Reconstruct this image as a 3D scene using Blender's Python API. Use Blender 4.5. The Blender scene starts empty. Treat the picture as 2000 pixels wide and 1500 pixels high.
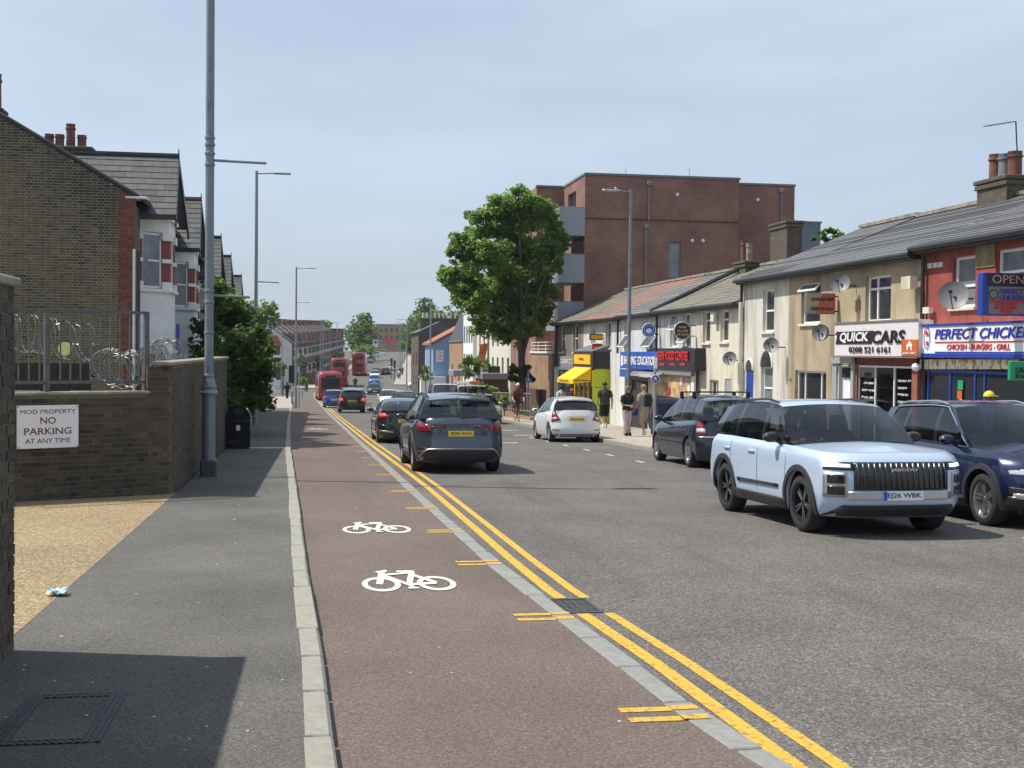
import bpy, bmesh, math, random
import numpy as np
from mathutils import Vector, Matrix
R = math.radians
random.seed(11)
rng = np.random.default_rng(5)
SC = bpy.context.scene
COL = SC.collection

# ------------------------------------------------------------------ camera
YAW, PITCH, ROLL, FPX = R(9.42), R(-1.42), R(0.6), 2500.0
EYE = Vector((0, 0, 1.8))
_f = Vector((math.sin(YAW)*math.cos(PITCH), math.cos(YAW)*math.cos(PITCH), math.sin(PITCH)))
_r0 = Vector((math.cos(YAW), -math.sin(YAW), 0)); _u0 = _r0.cross(_f)
_r = _r0*math.cos(ROLL) + _u0*math.sin(ROLL); _u = _u0*math.cos(ROLL) - _r0*math.sin(ROLL)
cd = bpy.data.cameras.new('camera'); cam = bpy.data.objects.new('camera', cd); COL.objects.link(cam)
cd.sensor_width = 36; cd.lens = FPX/2000*36; cd.clip_start = .1; cd.clip_end = 6000
cam.matrix_world = Matrix((( _r.x, _u.x, -_f.x, EYE.x), (_r.y, _u.y, -_f.y, EYE.y), (_r.z, _u.z, -_f.z, EYE.z), (0,0,0,1)))
SC.camera = cam
# ------------------------------------------------------------------ sky and sun
SUN_EL = R(57.5); SUN_DIR = Vector((-.957*math.cos(SUN_EL), .29*math.cos(SUN_EL), math.sin(SUN_EL))).normalized()
w = bpy.data.worlds.new('World'); SC.world = w; w.use_nodes = True
nt = w.node_tree; nt.nodes.clear()
out = nt.nodes.new('ShaderNodeOutputWorld'); bg = nt.nodes.new('ShaderNodeBackground')
sky = nt.nodes.new('ShaderNodeTexSky'); sky.sky_type = 'NISHITA'; sky.sun_disc = False
sky.sun_elevation = SUN_EL; sky.sun_rotation = math.atan2(SUN_DIR.x, SUN_DIR.y)
sky.air_density = 1.0; sky.dust_density = 2.2; sky.ozone_density = 1.5
tc = nt.nodes.new('ShaderNodeTexCoord'); mp = nt.nodes.new('ShaderNodeMapping'); mp.inputs['Scale'].default_value = (1.2, 1.2, 5.0)
ns = nt.nodes.new('ShaderNodeTexNoise'); ns.inputs['Scale'].default_value = 2.2; ns.inputs['Detail'].default_value = 6; ns.inputs['Roughness'].default_value = .55
cr = nt.nodes.new('ShaderNodeValToRGB'); cr.color_ramp.elements[0].position = .36; cr.color_ramp.elements[1].position = .78
cr.color_ramp.elements[0].color = (.55,.55,.55,1); cr.color_ramp.elements[1].color = (.92,.92,.92,1)
mx = nt.nodes.new('ShaderNodeMixRGB'); mx.inputs['Color2'].default_value = (6.1, 7.2, 8.7, 1)   # thin high cloud veil
L = nt.links.new
L(tc.outputs['Generated'], mp.inputs[0]); L(mp.outputs[0], ns.inputs['Vector']); L(ns.outputs['Fac'], cr.inputs[0])
L(cr.outputs[0], mx.inputs['Fac']); L(sky.outputs[0], mx.inputs['Color1']); L(mx.outputs[0], bg.inputs[0]); L(bg.outputs[0], out.inputs[0])
bg.inputs[1].default_value = .105
sd = bpy.data.lights.new('sun', 'SUN'); sd.energy = 5.0; sd.angle = R(.6); sd.color = (1, .955, .88)
so = bpy.data.objects.new('sun', sd); COL.objects.link(so); so.rotation_euler = SUN_DIR.to_track_quat('Z', 'Y').to_euler(); so.location = (0,0,60)
vs = SC.view_settings; vs.view_transform = 'Standard'; vs.look = 'None'; vs.gamma = 1; vs.exposure = 0.1
try: vs.use_curve_mapping = False
except Exception: pass
# ------------------------------------------------------------------ pixel -> place (at real distance)
def ray(px, py): return _f + _r*((px-1000)/FPX) + _u*((750-py)/FPX)
def at_x(px, py, X): v = ray(px, py); return EYE + v*(X/v.x)
def at_y(px, py, Y): v = ray(px, py); return EYE + v*(Y/v.y)
PRF = [(-60,1.56),(0,0),(16,-.42),(26,-.68),(45,-1.22),(83,-2.3),(120,-3.2),(150,-3.7),(175,-3.85),(205,-3.6),(250,-2.8),(290,-1.9),(330,-1.0),(380,-.2),(440,.5),(500,1.0),(560,1.35),(700,1.6),(3000,1.6)]
_py = [a for a,b in PRF]; _pz = [b for a,b in PRF]
def zr(Y):                                   # height of the road along its length, rounded
    return float(sum(np.interp(Y+d, _py, _pz) for d in (-3,-1.5,0,1.5,3))/5)
def xo(Y):                                   # sideways drift of the road where it bends
    t = (Y-165)/12; return .094*12*(math.log1p(math.exp(t)) if t < 40 else t)
PAV, LANE = .12, .06
def pl(tab, Y): return float(np.interp(Y, [a for a,b in tab], [b for a,b in tab]))
KL = [(4,.2),(6,.17),(8,.155),(12,.08),(21,-.03),(34,-.22),(60,-.42),(93,-.55),(150,-.6)]     # lane edge of left kerb
GK = [(4.0,2.32),(4.6,2.21),(5.2,2.12),(5.54,2.08),(6.02,2.03),(6.35,1.985),(7.3,1.96),(9,1.9),(12.4,1.8),(20,1.76),(40,1.74),(100,1.75),(128,1.7),(150,1.2),(168,.4),(180,.2)]   # lane side of the divider kerb
RK = [(0,10.75),(27,10.7),(31,10.3),(33.5,9.75),(36,9.6),(42,9.7),(48,9.95),(61,10.25),(70,10.7),(90,10.8),(160,10.9)]     # right kerb
def kl(Y): return pl(KL,Y)+xo(Y)
def gk(Y): return pl(GK,Y)+xo(Y)
def rk(Y): return pl(RK,Y)+xo(Y)

# ------------------------------------------------------------------ objects
def wm(o):
    m = o.matrix_basis.copy()
    while o.parent: o = o.parent; m = o.matrix_basis @ m
    return m
def tag(o, label=None, cat=None, group=None, kind=None):
    if label: o['label'] = label
    if cat: o['category'] = cat
    if group: o['group'] = group
    if kind: o['kind'] = kind
    return o
def empty(name, loc, rz=0, label=None, cat=None, group=None):
    o = bpy.data.objects.new(name, None); COL.objects.link(o); o.location = loc; o.rotation_euler = (0,0,rz); o.empty_display_size = .2
    return tag(o, label, cat, group)
def link(name, me, parent=None, loc=None):
    o = bpy.data.objects.new(name, me); COL.objects.link(o)
    if parent: o.parent = parent
    if loc is not None: o.location = loc
    return o
def copy_tree(o, parent=None):
    c = o.copy(); COL.objects.link(c); c.parent = parent
    for ch in [x for x in bpy.data.objects if x.parent == o]: copy_tree(ch, c)
    return c
class MB:
    def __init__(s): s.v = []; s.f = []; s.m = []
    def add(s, vs, fs, mi=0):
        o = len(s.v); s.v += [tuple(p) for p in vs]; s.f += [tuple(i+o for i in q) for q in fs]; s.m += [mi]*len(fs); return s
    def box(s, x0, x1, y0, y1, z0, z1, mi=0, M=None):
        vs = [Vector((x,y,z)) for z in (z0,z1) for y in (y0,y1) for x in (x0,x1)]
        if M is not None: vs = [M@p for p in vs]
        return s.add(vs, [(0,2,3,1),(4,5,7,6),(0,1,5,4),(2,6,7,3),(0,4,6,2),(1,3,7,5)], mi)
    def cbox(s, x0, x1, y0, y1, z0, z1, c=.01, mi=0, M=None):      # chamfered box
        vs = []; idx = {}
        X = (x0,x1); Y = (y0,y1); Z = (z0,z1)
        for i in (0,1):
            for j in (0,1):
                for k in (0,1):
                    sx, sy, sz = (c,-c)[i], (c,-c)[j], (c,-c)[k]
                    for a, p in enumerate(((X[i],Y[j]+sy,Z[k]+sz),(X[i]+sx,Y[j],Z[k]+sz),(X[i]+sx,Y[j]+sy,Z[k]))):
                        idx[i,j,k,a] = len(vs); vs.append(Vector(p))
        fs = []
        for i in (0,1):
            q = [idx[i,0,0,0],idx[i,1,0,0],idx[i,1,1,0],idx[i,0,1,0]]; fs.append(q if i else q[::-1])
            q = [idx[0,i,0,1],idx[0,i,1,1],idx[1,i,1,1],idx[1,i,0,1]]; fs.append(q if i else q[::-1])
            q = [idx[0,0,i,2],idx[1,0,i,2],idx[1,1,i,2],idx[0,1,i,2]]; fs.append(q if i else q[::-1])
        for a in (0,1):
            for b in (0,1):
                fs.append([idx[a,b,0,0],idx[a,b,1,0],idx[a,b,1,1],idx[a,b,0,1]])
                fs.append([idx[a,0,b,0],idx[a,1,b,0],idx[a,1,b,2],idx[a,0,b,2]])
                fs.append([idx[0,a,b,1],idx[1,a,b,1],idx[1,a,b,2],idx[0,a,b,2]])
                for k in (0,1): fs.append([idx[a,b,k,0],idx[a,b,k,1],idx[a,b,k,2]])
        if M is not None: vs = [M@p for p in vs]
        return s.add(vs, fs, mi)
    def tube(s, pts, r, n=8, mi=0, caps=True, closed=False):
        pts = [Vector(p) for p in pts]; rs = r if isinstance(r,(list,tuple)) else [r]*len(pts)
        o = len(s.v); up = None; N = len(pts)
        for i, p in enumerate(pts):
            t = (pts[(i+1)%N]-pts[i-1]) if closed else (pts[min(i+1,N-1)]-pts[max(i-1,0)])
            t = t.normalized() if t.length > 1e-9 else Vector((0,0,1))
            if up is None: up = Vector((0,0,1)) if abs(t.z) < .9 else Vector((1,0,0))
            a = t.cross(up); a = a.normalized() if a.length > 1e-6 else t.orthogonal().normalized()
            b = a.cross(t).normalized(); up = b
            for k in range(n):
                an = 2*math.pi*k/n; s.v.append(tuple(p + (a*math.cos(an)+b*math.sin(an))*rs[i]))
        for i in range(N if closed else N-1):
            j = (i+1)%N
            for k in range(n):
                s.f.append((o+i*n+k, o+i*n+(k+1)%n, o+j*n+(k+1)%n, o+j*n+k)); s.m.append(mi)
        if caps and not closed:
            s.f.append(tuple(o+k for k in range(n))[::-1]); s.m.append(mi)
            s.f.append(tuple(o+(N-1)*n+k for k in range(n))); s.m.append(mi)
        return s
    def lathe(s, prof, n=16, mi=0, M=None, caps=True):                        # prof: (radius, height) pairs round local z
        vs = []
        for r, z in prof:
            for k in range(n): a = 2*math.pi*k/n; vs.append(Vector((r*math.cos(a), r*math.sin(a), z)))
        if M is not None: vs = [M@p for p in vs]
        fs = [(i*n+k, i*n+(k+1)%n, (i+1)*n+(k+1)%n, (i+1)*n+k) for i in range(len(prof)-1) for k in range(n)]
        if caps: fs.append(tuple(range(n))[::-1]); fs.append(tuple((len(prof)-1)*n+k for k in range(n)))
        return s.add(vs, fs, mi)
    def prism(s, poly, M, d, mi=0):                                # poly in local xy, thickness d along local z
        n = len(poly); vs = [M@Vector((x,y,0)) for x,y in poly] + [M@Vector((x,y,d)) for x,y in poly]
        return s.add(vs, [tuple(range(n))[::-1], tuple(range(n,2*n))] + [(i,(i+1)%n,n+(i+1)%n,n+i) for i in range(n)], mi)
    def grid(s, P, mi=0, flip=False):                              # P: rows of points
        nu, nv = len(P), len(P[0]); vs = [p for row in P for p in row]
        fs = [(i*nv+j, i*nv+j+1, (i+1)*nv+j+1, (i+1)*nv+j) for i in range(nu-1) for j in range(nv-1)]
        if flip: fs = [q[::-1] for q in fs]
        return s.add(vs, fs, mi)
    def mesh(s, name, mats, smooth=False, ang=35, M=None):
        me = bpy.data.meshes.new(name); v = s.v if M is None else [tuple(M@Vector(p)) for p in s.v]
        me.from_pydata(v, [], s.f)
        for m in (mats if isinstance(mats,(list,tuple)) else [mats]): me.materials.append(MAT[m] if isinstance(m,str) else m)
        if len(me.materials) > 1: me.polygons.foreach_set('material_index', s.m)
        if smooth:
            me.polygons.foreach_set('use_smooth', [True]*len(me.polygons)); me.set_sharp_from_angle(angle=R(ang))
        me.validate(); me.update(); return me
    def build(s, name, mats, parent=None, smooth=False, ang=35, world=False, kind=None, label=None):
        M = wm(parent).inverted() if (world and parent is not None) else None
        o = link(name, s.mesh(name, mats, smooth, ang, M), parent)
        if kind: o['kind'] = kind
        if label: o['label'] = label
        return o
def frame(o, ex, ey):                                              # matrix with given x and y axes
    ex = Vector(ex).normalized(); ey = Vector(ey).normalized(); ez = ex.cross(ey)
    return Matrix(((ex.x,ey.x,ez.x,o[0]),(ex.y,ey.y,ez.y,o[1]),(ex.z,ey.z,ez.z,o[2]),(0,0,0,1)))
_txt = {}
def text_mb(body, M, height, width=None, bold=.0, shear=0, depth=.004, spacing=1.0):
    """lettering as real geometry, baseline-left at the frame's origin, fitted to height (cap) and width"""
    if body[:1] == '#':                      # lettering too small to read in the photograph: plain strokes, no words
        g = random.Random(len(body)*7+int(width*100)); b = MB(); n = int(body[1:]); st = width/n
        for i in range(n):
            a0, a1 = i*st+st*.12, (i+1)*st-st*.12
            for z0, z1 in ((0,.3),(.36,.64),(.7,1.0)):
                if g.random() < .8: b.box(a0+st*g.uniform(0,.15), a1-st*g.uniform(0,.3), z0*height, z1*height, 0, depth, M=M)
        return b
    if 'M' in body: bold = min(bold, .0)
    key = (body, bold, shear, spacing)
    if key not in _txt:
        c = bpy.data.curves.new('lettering', 'FONT'); c.body = body; c.size = 1; c.offset = bold; c.shear = shear; c.space_character = spacing; c.resolution_u = 3; c.extrude = .5
        o = bpy.data.objects.new('lettering', c); COL.objects.link(o)
        dg = bpy.context.evaluated_depsgraph_get(); me = bpy.data.meshes.new_from_object(o.evaluated_get(dg))
        vs = [v.co.copy() for v in me.vertices]; fs = [tuple(p.vertices) for p in me.polygons]
        bpy.data.objects.remove(o); bpy.data.curves.remove(c); bpy.data.meshes.remove(me); _txt[key] = (vs, fs)
    vs, fs = _txt[key]; b = MB()
    if not vs: return b
    x0 = min(v.x for v in vs); x1 = max(v.x for v in vs); y0 = min(v.y for v in vs); y1 = max(v.y for v in vs)
    sy = height/(y1-y0); sx = width/(x1-x0) if width else sy
    b.add([M@Vector(((v.x-x0)*sx, (v.y-y0)*sy, (v.z+.5)*depth)) for v in vs], fs); return b
# ------------------------------------------------------------------ materials
MAT = {}
def mat(name, col, rough=.6, metal=0, var=.1, scale=6, bump=0, bscale=80, spec=.5, coat=0, var2=0, scale2=.6, col2=None, f2=(.45,.7), dist=.01, streak=0):
    m = bpy.data.materials.new(name); m.use_nodes = True; n = m.node_tree; p = n.nodes['Principled BSDF']; K = n.links.new
    p.inputs['Roughness'].default_value = rough; p.inputs['Metallic'].default_value = metal; p.inputs['Specular IOR Level'].default_value = spec
    if coat: p.inputs['Coat Weight'].default_value = coat; p.inputs['Coat Roughness'].default_value = .04
    t = n.nodes.new('ShaderNodeTexCoord')
    def noise(s, d=4):
        q = n.nodes.new('ShaderNodeTexNoise'); q.inputs['Scale'].default_value = s; q.inputs['Detail'].default_value = d; K(t.outputs['Object'], q.inputs['Vector']); return q
    if var or col2:
        q = noise(scale); a = n.nodes.new('ShaderNodeMapRange'); a.inputs[1].default_value = .25; a.inputs[2].default_value = .75
        a.inputs[3].default_value = 1-var; a.inputs[4].default_value = 1+var; K(q.outputs['Fac'], a.inputs[0])
        h = n.nodes.new('ShaderNodeMixRGB'); h.blend_type = 'MULTIPLY'; h.inputs['Fac'].default_value = 1; h.inputs['Color1'].default_value = (*col,1); K(a.outputs[0], h.inputs['Color2'])
        last = h.outputs[0]
        if col2:
            q2 = noise(scale2, 6)
            if streak:
                mg = n.nodes.new('ShaderNodeMapping'); mg.inputs['Scale'].default_value = (2.5,2.5,streak); K(t.outputs['Object'], mg.inputs[0]); K(mg.outputs[0], q2.inputs['Vector'])
            c2 = n.nodes.new('ShaderNodeMapRange'); c2.inputs[1].default_value = f2[0]; c2.inputs[2].default_value = f2[1]; K(q2.outputs['Fac'], c2.inputs[0])
            h2 = n.nodes.new('ShaderNodeMixRGB'); h2.inputs['Color2'].default_value = (*col2,1); K(c2.outputs[0], h2.inputs['Fac']); K(last, h2.inputs['Color1']); last = h2.outputs[0]
        K(last, p.inputs['Base Color'])
    else: p.inputs['Base Color'].default_value = (*col,1)
    if bump:
        q = noise(bscale, 3); b = n.nodes.new('ShaderNodeBump'); b.inputs['Strength'].default_value = bump; b.inputs['Distance'].default_value = dist; K(q.outputs['Fac'], b.inputs['Height']); K(b.outputs[0], p.inputs['Normal'])
    MAT[name] = m; return m
def ground_mat(name, col, speck, amt, scale, patch=.12, rough=.9, bump=.35, stain=None):
    """worn bound surface: aggregate specks, broad patches"""
    m = bpy.data.materials.new(name); m.use_nodes = True; n = m.node_tree; p = n.nodes['Principled BSDF']; K = n.links.new
    p.inputs['Roughness'].default_value = rough; p.inputs['Specular IOR Level'].default_value = .25
    t = n.nodes.new('ShaderNodeTexCoord')
    v = n.nodes.new('ShaderNodeTexVoronoi'); v.inputs['Scale'].default_value = scale; K(t.outputs['Object'], v.inputs['Vector'])
    sr = n.nodes.new('ShaderNodeSeparateColor'); K(v.outputs['Color'], sr.inputs[0])
    rp = n.nodes.new('ShaderNodeMapRange'); rp.inputs[1].default_value = .5; rp.inputs[2].default_value = 1; rp.inputs[3].default_value = 0; rp.inputs[4].default_value = amt; K(sr.outputs[0], rp.inputs[0])
    a = n.nodes.new('ShaderNodeMixRGB'); a.inputs['Color1'].default_value = (*col,1); a.inputs['Color2'].default_value = (*speck,1); K(rp.outputs[0], a.inputs['Fac'])
    q = n.nodes.new('ShaderNodeTexNoise'); q.inputs['Scale'].default_value = .55; q.inputs['Detail'].default_value = 7; q.inputs['Roughness'].default_value = .6; K(t.outputs['Object'], q.inputs['Vector'])
    r = n.nodes.new('ShaderNodeMapRange'); r.inputs[1].default_value = .3; r.inputs[2].default_value = .7; r.inputs[3].default_value = 1-patch; r.inputs[4].default_value = 1+patch; K(q.outputs['Fac'], r.inputs[0])
    h = n.nodes.new('ShaderNodeMixRGB'); h.blend_type = 'MULTIPLY'; h.inputs['Fac'].default_value = 1; K(a.outputs[0], h.inputs['Color1']); K(r.outputs[0], h.inputs['Color2'])
    last = h.outputs[0]
    q3 = n.nodes.new('ShaderNodeTexNoise'); q3.inputs['Scale'].default_value = scale*.45; q3.inputs['Detail'].default_value = 2; K(t.outputs['Object'], q3.inputs['Vector'])
    r3 = n.nodes.new('ShaderNodeMapRange'); r3.inputs[1].default_value = .3; r3.inputs[2].default_value = .7; r3.inputs[3].default_value = .72; r3.inputs[4].default_value = 1.28; K(q3.outputs['Fac'], r3.inputs[0])
    h3 = n.nodes.new('ShaderNodeMixRGB'); h3.blend_type = 'MULTIPLY'; h3.inputs['Fac'].default_value = 1; K(last, h3.inputs['Color1']); K(r3.outputs[0], h3.inputs['Color2']); last = h3.outputs[0]
    if stain:
        mpg = n.nodes.new('ShaderNodeMapping'); mpg.inputs['Scale'].default_value = (1.3,.12,1); K(t.outputs['Object'], mpg.inputs[0])
        q2 = n.nodes.new('ShaderNodeTexNoise'); q2.inputs['Scale'].default_value = 1; q2.inputs['Detail'].default_value = 5; K(mpg.outputs[0], q2.inputs['Vector'])
        r2 = n.nodes.new('ShaderNodeMapRange'); r2.inputs[1].default_value = .55; r2.inputs[2].default_value = .75; r2.inputs[3].default_value = 0; r2.inputs[4].default_value = .45; K(q2.outputs['Fac'], r2.inputs[0])
        h2 = n.nodes.new('ShaderNodeMixRGB'); h2.inputs['Color2'].default_value = (*stain,1); K(r2.outputs[0], h2.inputs['Fac']); K(last, h2.inputs['Color1']); last = h2.outputs[0]
    K(last, p.inputs['Base Color'])
    b = n.nodes.new('ShaderNodeBump'); b.inputs['Strength'].default_value = bump; b.inputs['Distance'].default_value = .004; K(v.outputs['Distance'], b.inputs['Height']); K(b.outputs[0], p.inputs['Normal'])
    MAT[name] = m
def brick_mat(name, c1, c2, mortar, axis='x', bw=.225, bh=.075, stain=None):
    """distant brickwork, too small to pick apart; axis = the wall's long axis"""
    m = bpy.data.materials.new(name); m.use_nodes = True; n = m.node_tree; p = n.nodes['Principled BSDF']; K = n.links.new; p.inputs['Roughness'].default_value = .9
    t = n.nodes.new('ShaderNodeTexCoord'); s = n.nodes.new('ShaderNodeSeparateXYZ'); c = n.nodes.new('ShaderNodeCombineXYZ'); K(t.outputs['Object'], s.inputs[0])
    ad = n.nodes.new('ShaderNodeMath'); K(s.outputs[0], ad.inputs[0]); K(s.outputs[1], ad.inputs[1]); K(ad.outputs[0], c.inputs[0]); K(s.outputs[2], c.inputs[1])
    b = n.nodes.new('ShaderNodeTexBrick'); b.inputs['Scale'].default_value = 1; b.inputs['Brick Width'].default_value = bw; b.inputs['Row Height'].default_value = bh; b.inputs['Mortar Size'].default_value = .006
    b.inputs['Color1'].default_value = (*c1,1); b.inputs['Color2'].default_value = (*c2,1); b.inputs['Mortar'].default_value = (*mortar,1); K(c.outputs[0], b.inputs['Vector'])
    q = n.nodes.new('ShaderNodeTexNoise'); q.inputs['Scale'].default_value = .7; q.inputs['Detail'].default_value = 8; K(t.outputs['Object'], q.inputs['Vector'])
    r = n.nodes.new('ShaderNodeMapRange'); r.inputs[1].default_value = .3; r.inputs[2].default_value = .7; r.inputs[3].default_value = .78; r.inputs[4].default_value = 1.2; K(q.outputs['Fac'], r.inputs[0])
    h = n.nodes.new('ShaderNodeMixRGB'); h.blend_type = 'MULTIPLY'; h.inputs['Fac'].default_value = 1; K(b.outputs['Color'], h.inputs['Color1']); K(r.outputs[0], h.inputs['Color2']); K(h.outputs[0], p.inputs['Base Color'])
    MAT[name] = m
def glass_mat(name, tint=.18, tcol=(.75,.85,.85)):
    m = bpy.data.materials.new(name); m.use_nodes = True; n = m.node_tree; n.nodes.clear(); K = n.links.new
    o = n.nodes.new('ShaderNodeOutputMaterial'); tr = n.nodes.new('ShaderNodeBsdfTransparent'); tr.inputs[0].default_value = (tint*tcol[0], tint*tcol[1], tint*tcol[2], 1)
    gl = n.nodes.new('ShaderNodeBsdfGlossy'); gl.inputs['Roughness'].default_value = .02; gl.inputs[0].default_value = (.95,.97,1,1)
    lw = n.nodes.new('ShaderNodeLayerWeight'); lw.inputs[0].default_value = .5; pw = n.nodes.new('ShaderNodeMath'); pw.operation = 'POWER'; pw.inputs[1].default_value = 4.5; K(lw.outputs['Facing'], pw.inputs[0])
    ma = n.nodes.new('ShaderNodeMath'); ma.operation = 'MULTIPLY_ADD'; ma.inputs[1].default_value = .7; ma.inputs[2].default_value = .07; K(pw.outputs[0], ma.inputs[0])
    mx = n.nodes.new('ShaderNodeMixShader'); K(ma.outputs[0], mx.inputs[0]); K(tr.outputs[0], mx.inputs[1]); K(gl.outputs[0], mx.inputs[2]); K(mx.outputs[0], o.inputs[0]); MAT[name] = m
def emit_mat(name, col, s):
    m = bpy.data.materials.new(name); m.use_nodes = True; p = m.node_tree.nodes['Principled BSDF']; p.inputs['Base Color'].default_value = (*col,1)
    p.inputs['Emission Color'].default_value = (*col,1); p.inputs['Emission Strength'].default_value = s; p.inputs['Roughness'].default_value = .2; MAT[name] = m
ground_mat('asphalt', (.092,.084,.076), (.30,.28,.258), .62, 92, .17, stain=(.050,.046,.042))
ground_mat('lane_red', (.122,.092,.078), (.265,.21,.175), .5, 120, .14, stain=(.08,.064,.056))
ground_mat('pave_asphalt', (.092,.086,.077), (.235,.222,.20), .5, 135, .22)
ground_mat('resin_gravel', (.215,.155,.085), (.52,.41,.255), .72, 62, .14)
ground_mat('paving', (.34,.30,.25), (.42,.38,.33), .3, 20, .12, bump=.1)
ground_mat('earth', (.12,.11,.08), (.2,.18,.14), .3, 3, .2)
mat('granite', (.24,.24,.22), .85, var=.2, scale=14, bump=.2, bscale=120, col2=(.2,.2,.19), scale2=1.5)
mat('granite_worn', (.28,.268,.225), .85, var=.2, scale=14, bump=.2, bscale=120, col2=(.26,.245,.2), scale2=1.5)
mat('yellow_paint', (.60,.35,.03), .75, var=.2, scale=40, col2=(.22,.16,.07), scale2=26, f2=(.51,.68), bump=.2, bscale=150)
mat('white_paint', (.62,.60,.53), .75, var=.15, scale=40, col2=(.28,.26,.23), scale2=26, f2=(.58,.75), bump=.2, bscale=150)
mat('iron', (.035,.035,.038), .55, .3, var=.25, scale=20, bump=.2)
mat('iron_worn', (.09,.09,.09), .5, .5, var=.3, scale=20, bump=.2)
mat('black_metal', (.02,.02,.022), .4, .2, var=.15, scale=8)
mat('grey_pole', (.20,.225,.255), .5, .3, var=.12, scale=5, col2=(.13,.135,.14), scale2=4, f2=(.6,.75))
mat('grey_pole_far', (.24,.26,.28), .55, .2, var=.05)
mat('galv', (.40,.42,.43), .4, .7, var=.2, scale=15)
mat('wire', (.22,.22,.21), .45, .6, var=.2, scale=20)
mat('white_sign', (.78,.77,.74), .5, var=.04, col2=(.6,.59,.55), scale2=6, f2=(.6,.85))
mat('sign_ink', (.06,.035,.05), .6, var=.2, scale=30)
mat('sign_maroon', (.18,.04,.06), .6, var=.3, scale=30)
mat('sign_yellow', (.75,.72,.25), .6)
mat('black_plastic', (.018,.018,.02), .5, var=.15)
mat('gloss_black', (.012,.012,.014), .12, var=0, coat=.5)
mat('white_plastic', (.78,.78,.76), .4, var=.05)
mat('grey_plastic', (.22,.22,.23), .5)
mat('upvc', (.80,.80,.78), .35, var=.05, scale=3)
mat('off_white', (.66,.63,.55), .7, var=.1, scale=3)
mat('dark_glass', (.025,.03,.035), .06, spec=.8, var=0)
mat('curtain_glass', (.16,.18,.19), .1, spec=.8, var=.35, scale=2.5)
mat('lead', (.17,.175,.18), .6, var=.2)
mat('blue_sign', (.015,.06,.33), .5)
mat('blue_plastic', (.02,.08,.45), .45)
mat('wood_dark', (.035,.028,.022), .8, var=.3, scale=10)
glass_mat('car_glass', .42); glass_mat('shop_glass', .3)
mat('tyre', (.022,.022,.023), .85, var=.15, scale=20); mat('alloy', (.55,.56,.58), .3, .9, var=.05); mat('alloy_dark', (.06,.06,.065), .35, .7, var=.05)
mat('chrome', (.75,.76,.78), .12, 1, var=0); mat('satin_chrome', (.5,.51,.53), .3, .9, var=0); mat('cladding', (.028,.028,.03), .65, var=.1)
mat('plate_yellow', (.80,.58,.04), .5, var=.04); mat('plate_white', (.80,.80,.78), .5, var=.03); mat('ink', (.01,.01,.012), .5, var=0)
mat('lamp_red', (.26,.008,.012), .15, spec=.7, var=.2, scale=25, coat=.6); mat('lamp_clear', (.62,.66,.70), .1, .4, var=.3, scale=30, coat=.7); mat('lamp_dark', (.05,.01,.012), .15, coat=.6, var=0)
mat('seat_cloth', (.06,.06,.065), .9); mat('beige_trim', (.30,.28,.24), .9)
emit_mat('drl', (.85,.95,1.0), 1.6); emit_mat('brake_lit', (.9,.06,.05), .9)
# ------------------------------------------------------------------ ground, road, pavements
YS = list(np.arange(-14, 60, 1.0)) + list(np.arange(60, 210, 3.0)) + list(np.arange(210, 720, 10.0))
def strip(name, xa, xb, dz, mt, y0, y1, n=4, kind='structure', parent=None, skirt=.25):
    ys = [y0] + [y for y in YS if y0+.01 < y < y1-.01] + [y1]; P = []
    for y in ys:
        a, b = xa(y), xb(y); P.append([(a, y, zr(y)+dz-skirt)] + [(a+(b-a)*k/n, y, zr(y)+dz) for k in range(n+1)] + [(b, y, zr(y)+dz-skirt)])
    m = MB().grid(P, flip=True); o = m.build(name, mt, parent)
    if kind: o['kind'] = kind
    return o
def const(c): return lambda y: c
P = []
for y in list(np.arange(-40, 720, 8.0)) + [900, 1300, 2600]:
    P.append([(x, y, zr(y)-.3) for x in (-1500,-400,-120,-60,-30,-12,0,12,30,60,120,400,1500)])
tag(MB().grid(P, flip=True).build('ground', 'earth'), kind='structure')
road = strip('road', lambda y: gk(y)+.1, lambda y: rk(y)+.1, 0, 'asphalt', -14, 710, 8)
lane = strip('cycle_lane', lambda y: kl(y)-.06, lambda y: gk(y)+.05, LANE, 'lane_red', -14, 150, 3)
pavL = strip('pavement', const(-1.86), lambda y: kl(y)-.1, PAV, 'pave_asphalt', -14, 36, 3)
strip('pavement', const(-2.6), lambda y: kl(y)-.1, PAV, 'pave_asphalt', 36, 96, 3)
strip('pavement', lambda y: -3.2+xo(y), lambda y: kl(y)-.1, PAV, 'paving', 96, 150, 3)
strip('pavement', lambda y: -3.5+xo(y), lambda y: gk(y)+.1, PAV, 'paving', 186, 420, 3)
strip('side_road', const(-70), lambda y: gk(y)+.3, .02, 'asphalt', 150, 186, 6)
strip('side_road', lambda y: rk(y)-.1, const(70), .012, 'asphalt', 180, 203, 6)
strip('pavement', lambda y: rk(y)+.1, const(14.3), PAV, 'paving', -6, 180, 4)
strip('pavement', lambda y: rk(y)+.1, lambda y: rk(y)+9, PAV, 'paving', 203, 470, 4)
strip('forecourt', const(-9.5), const(-1.86), PAV+.003, 'resin_gravel', 8.2, 20.2, 4)
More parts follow.
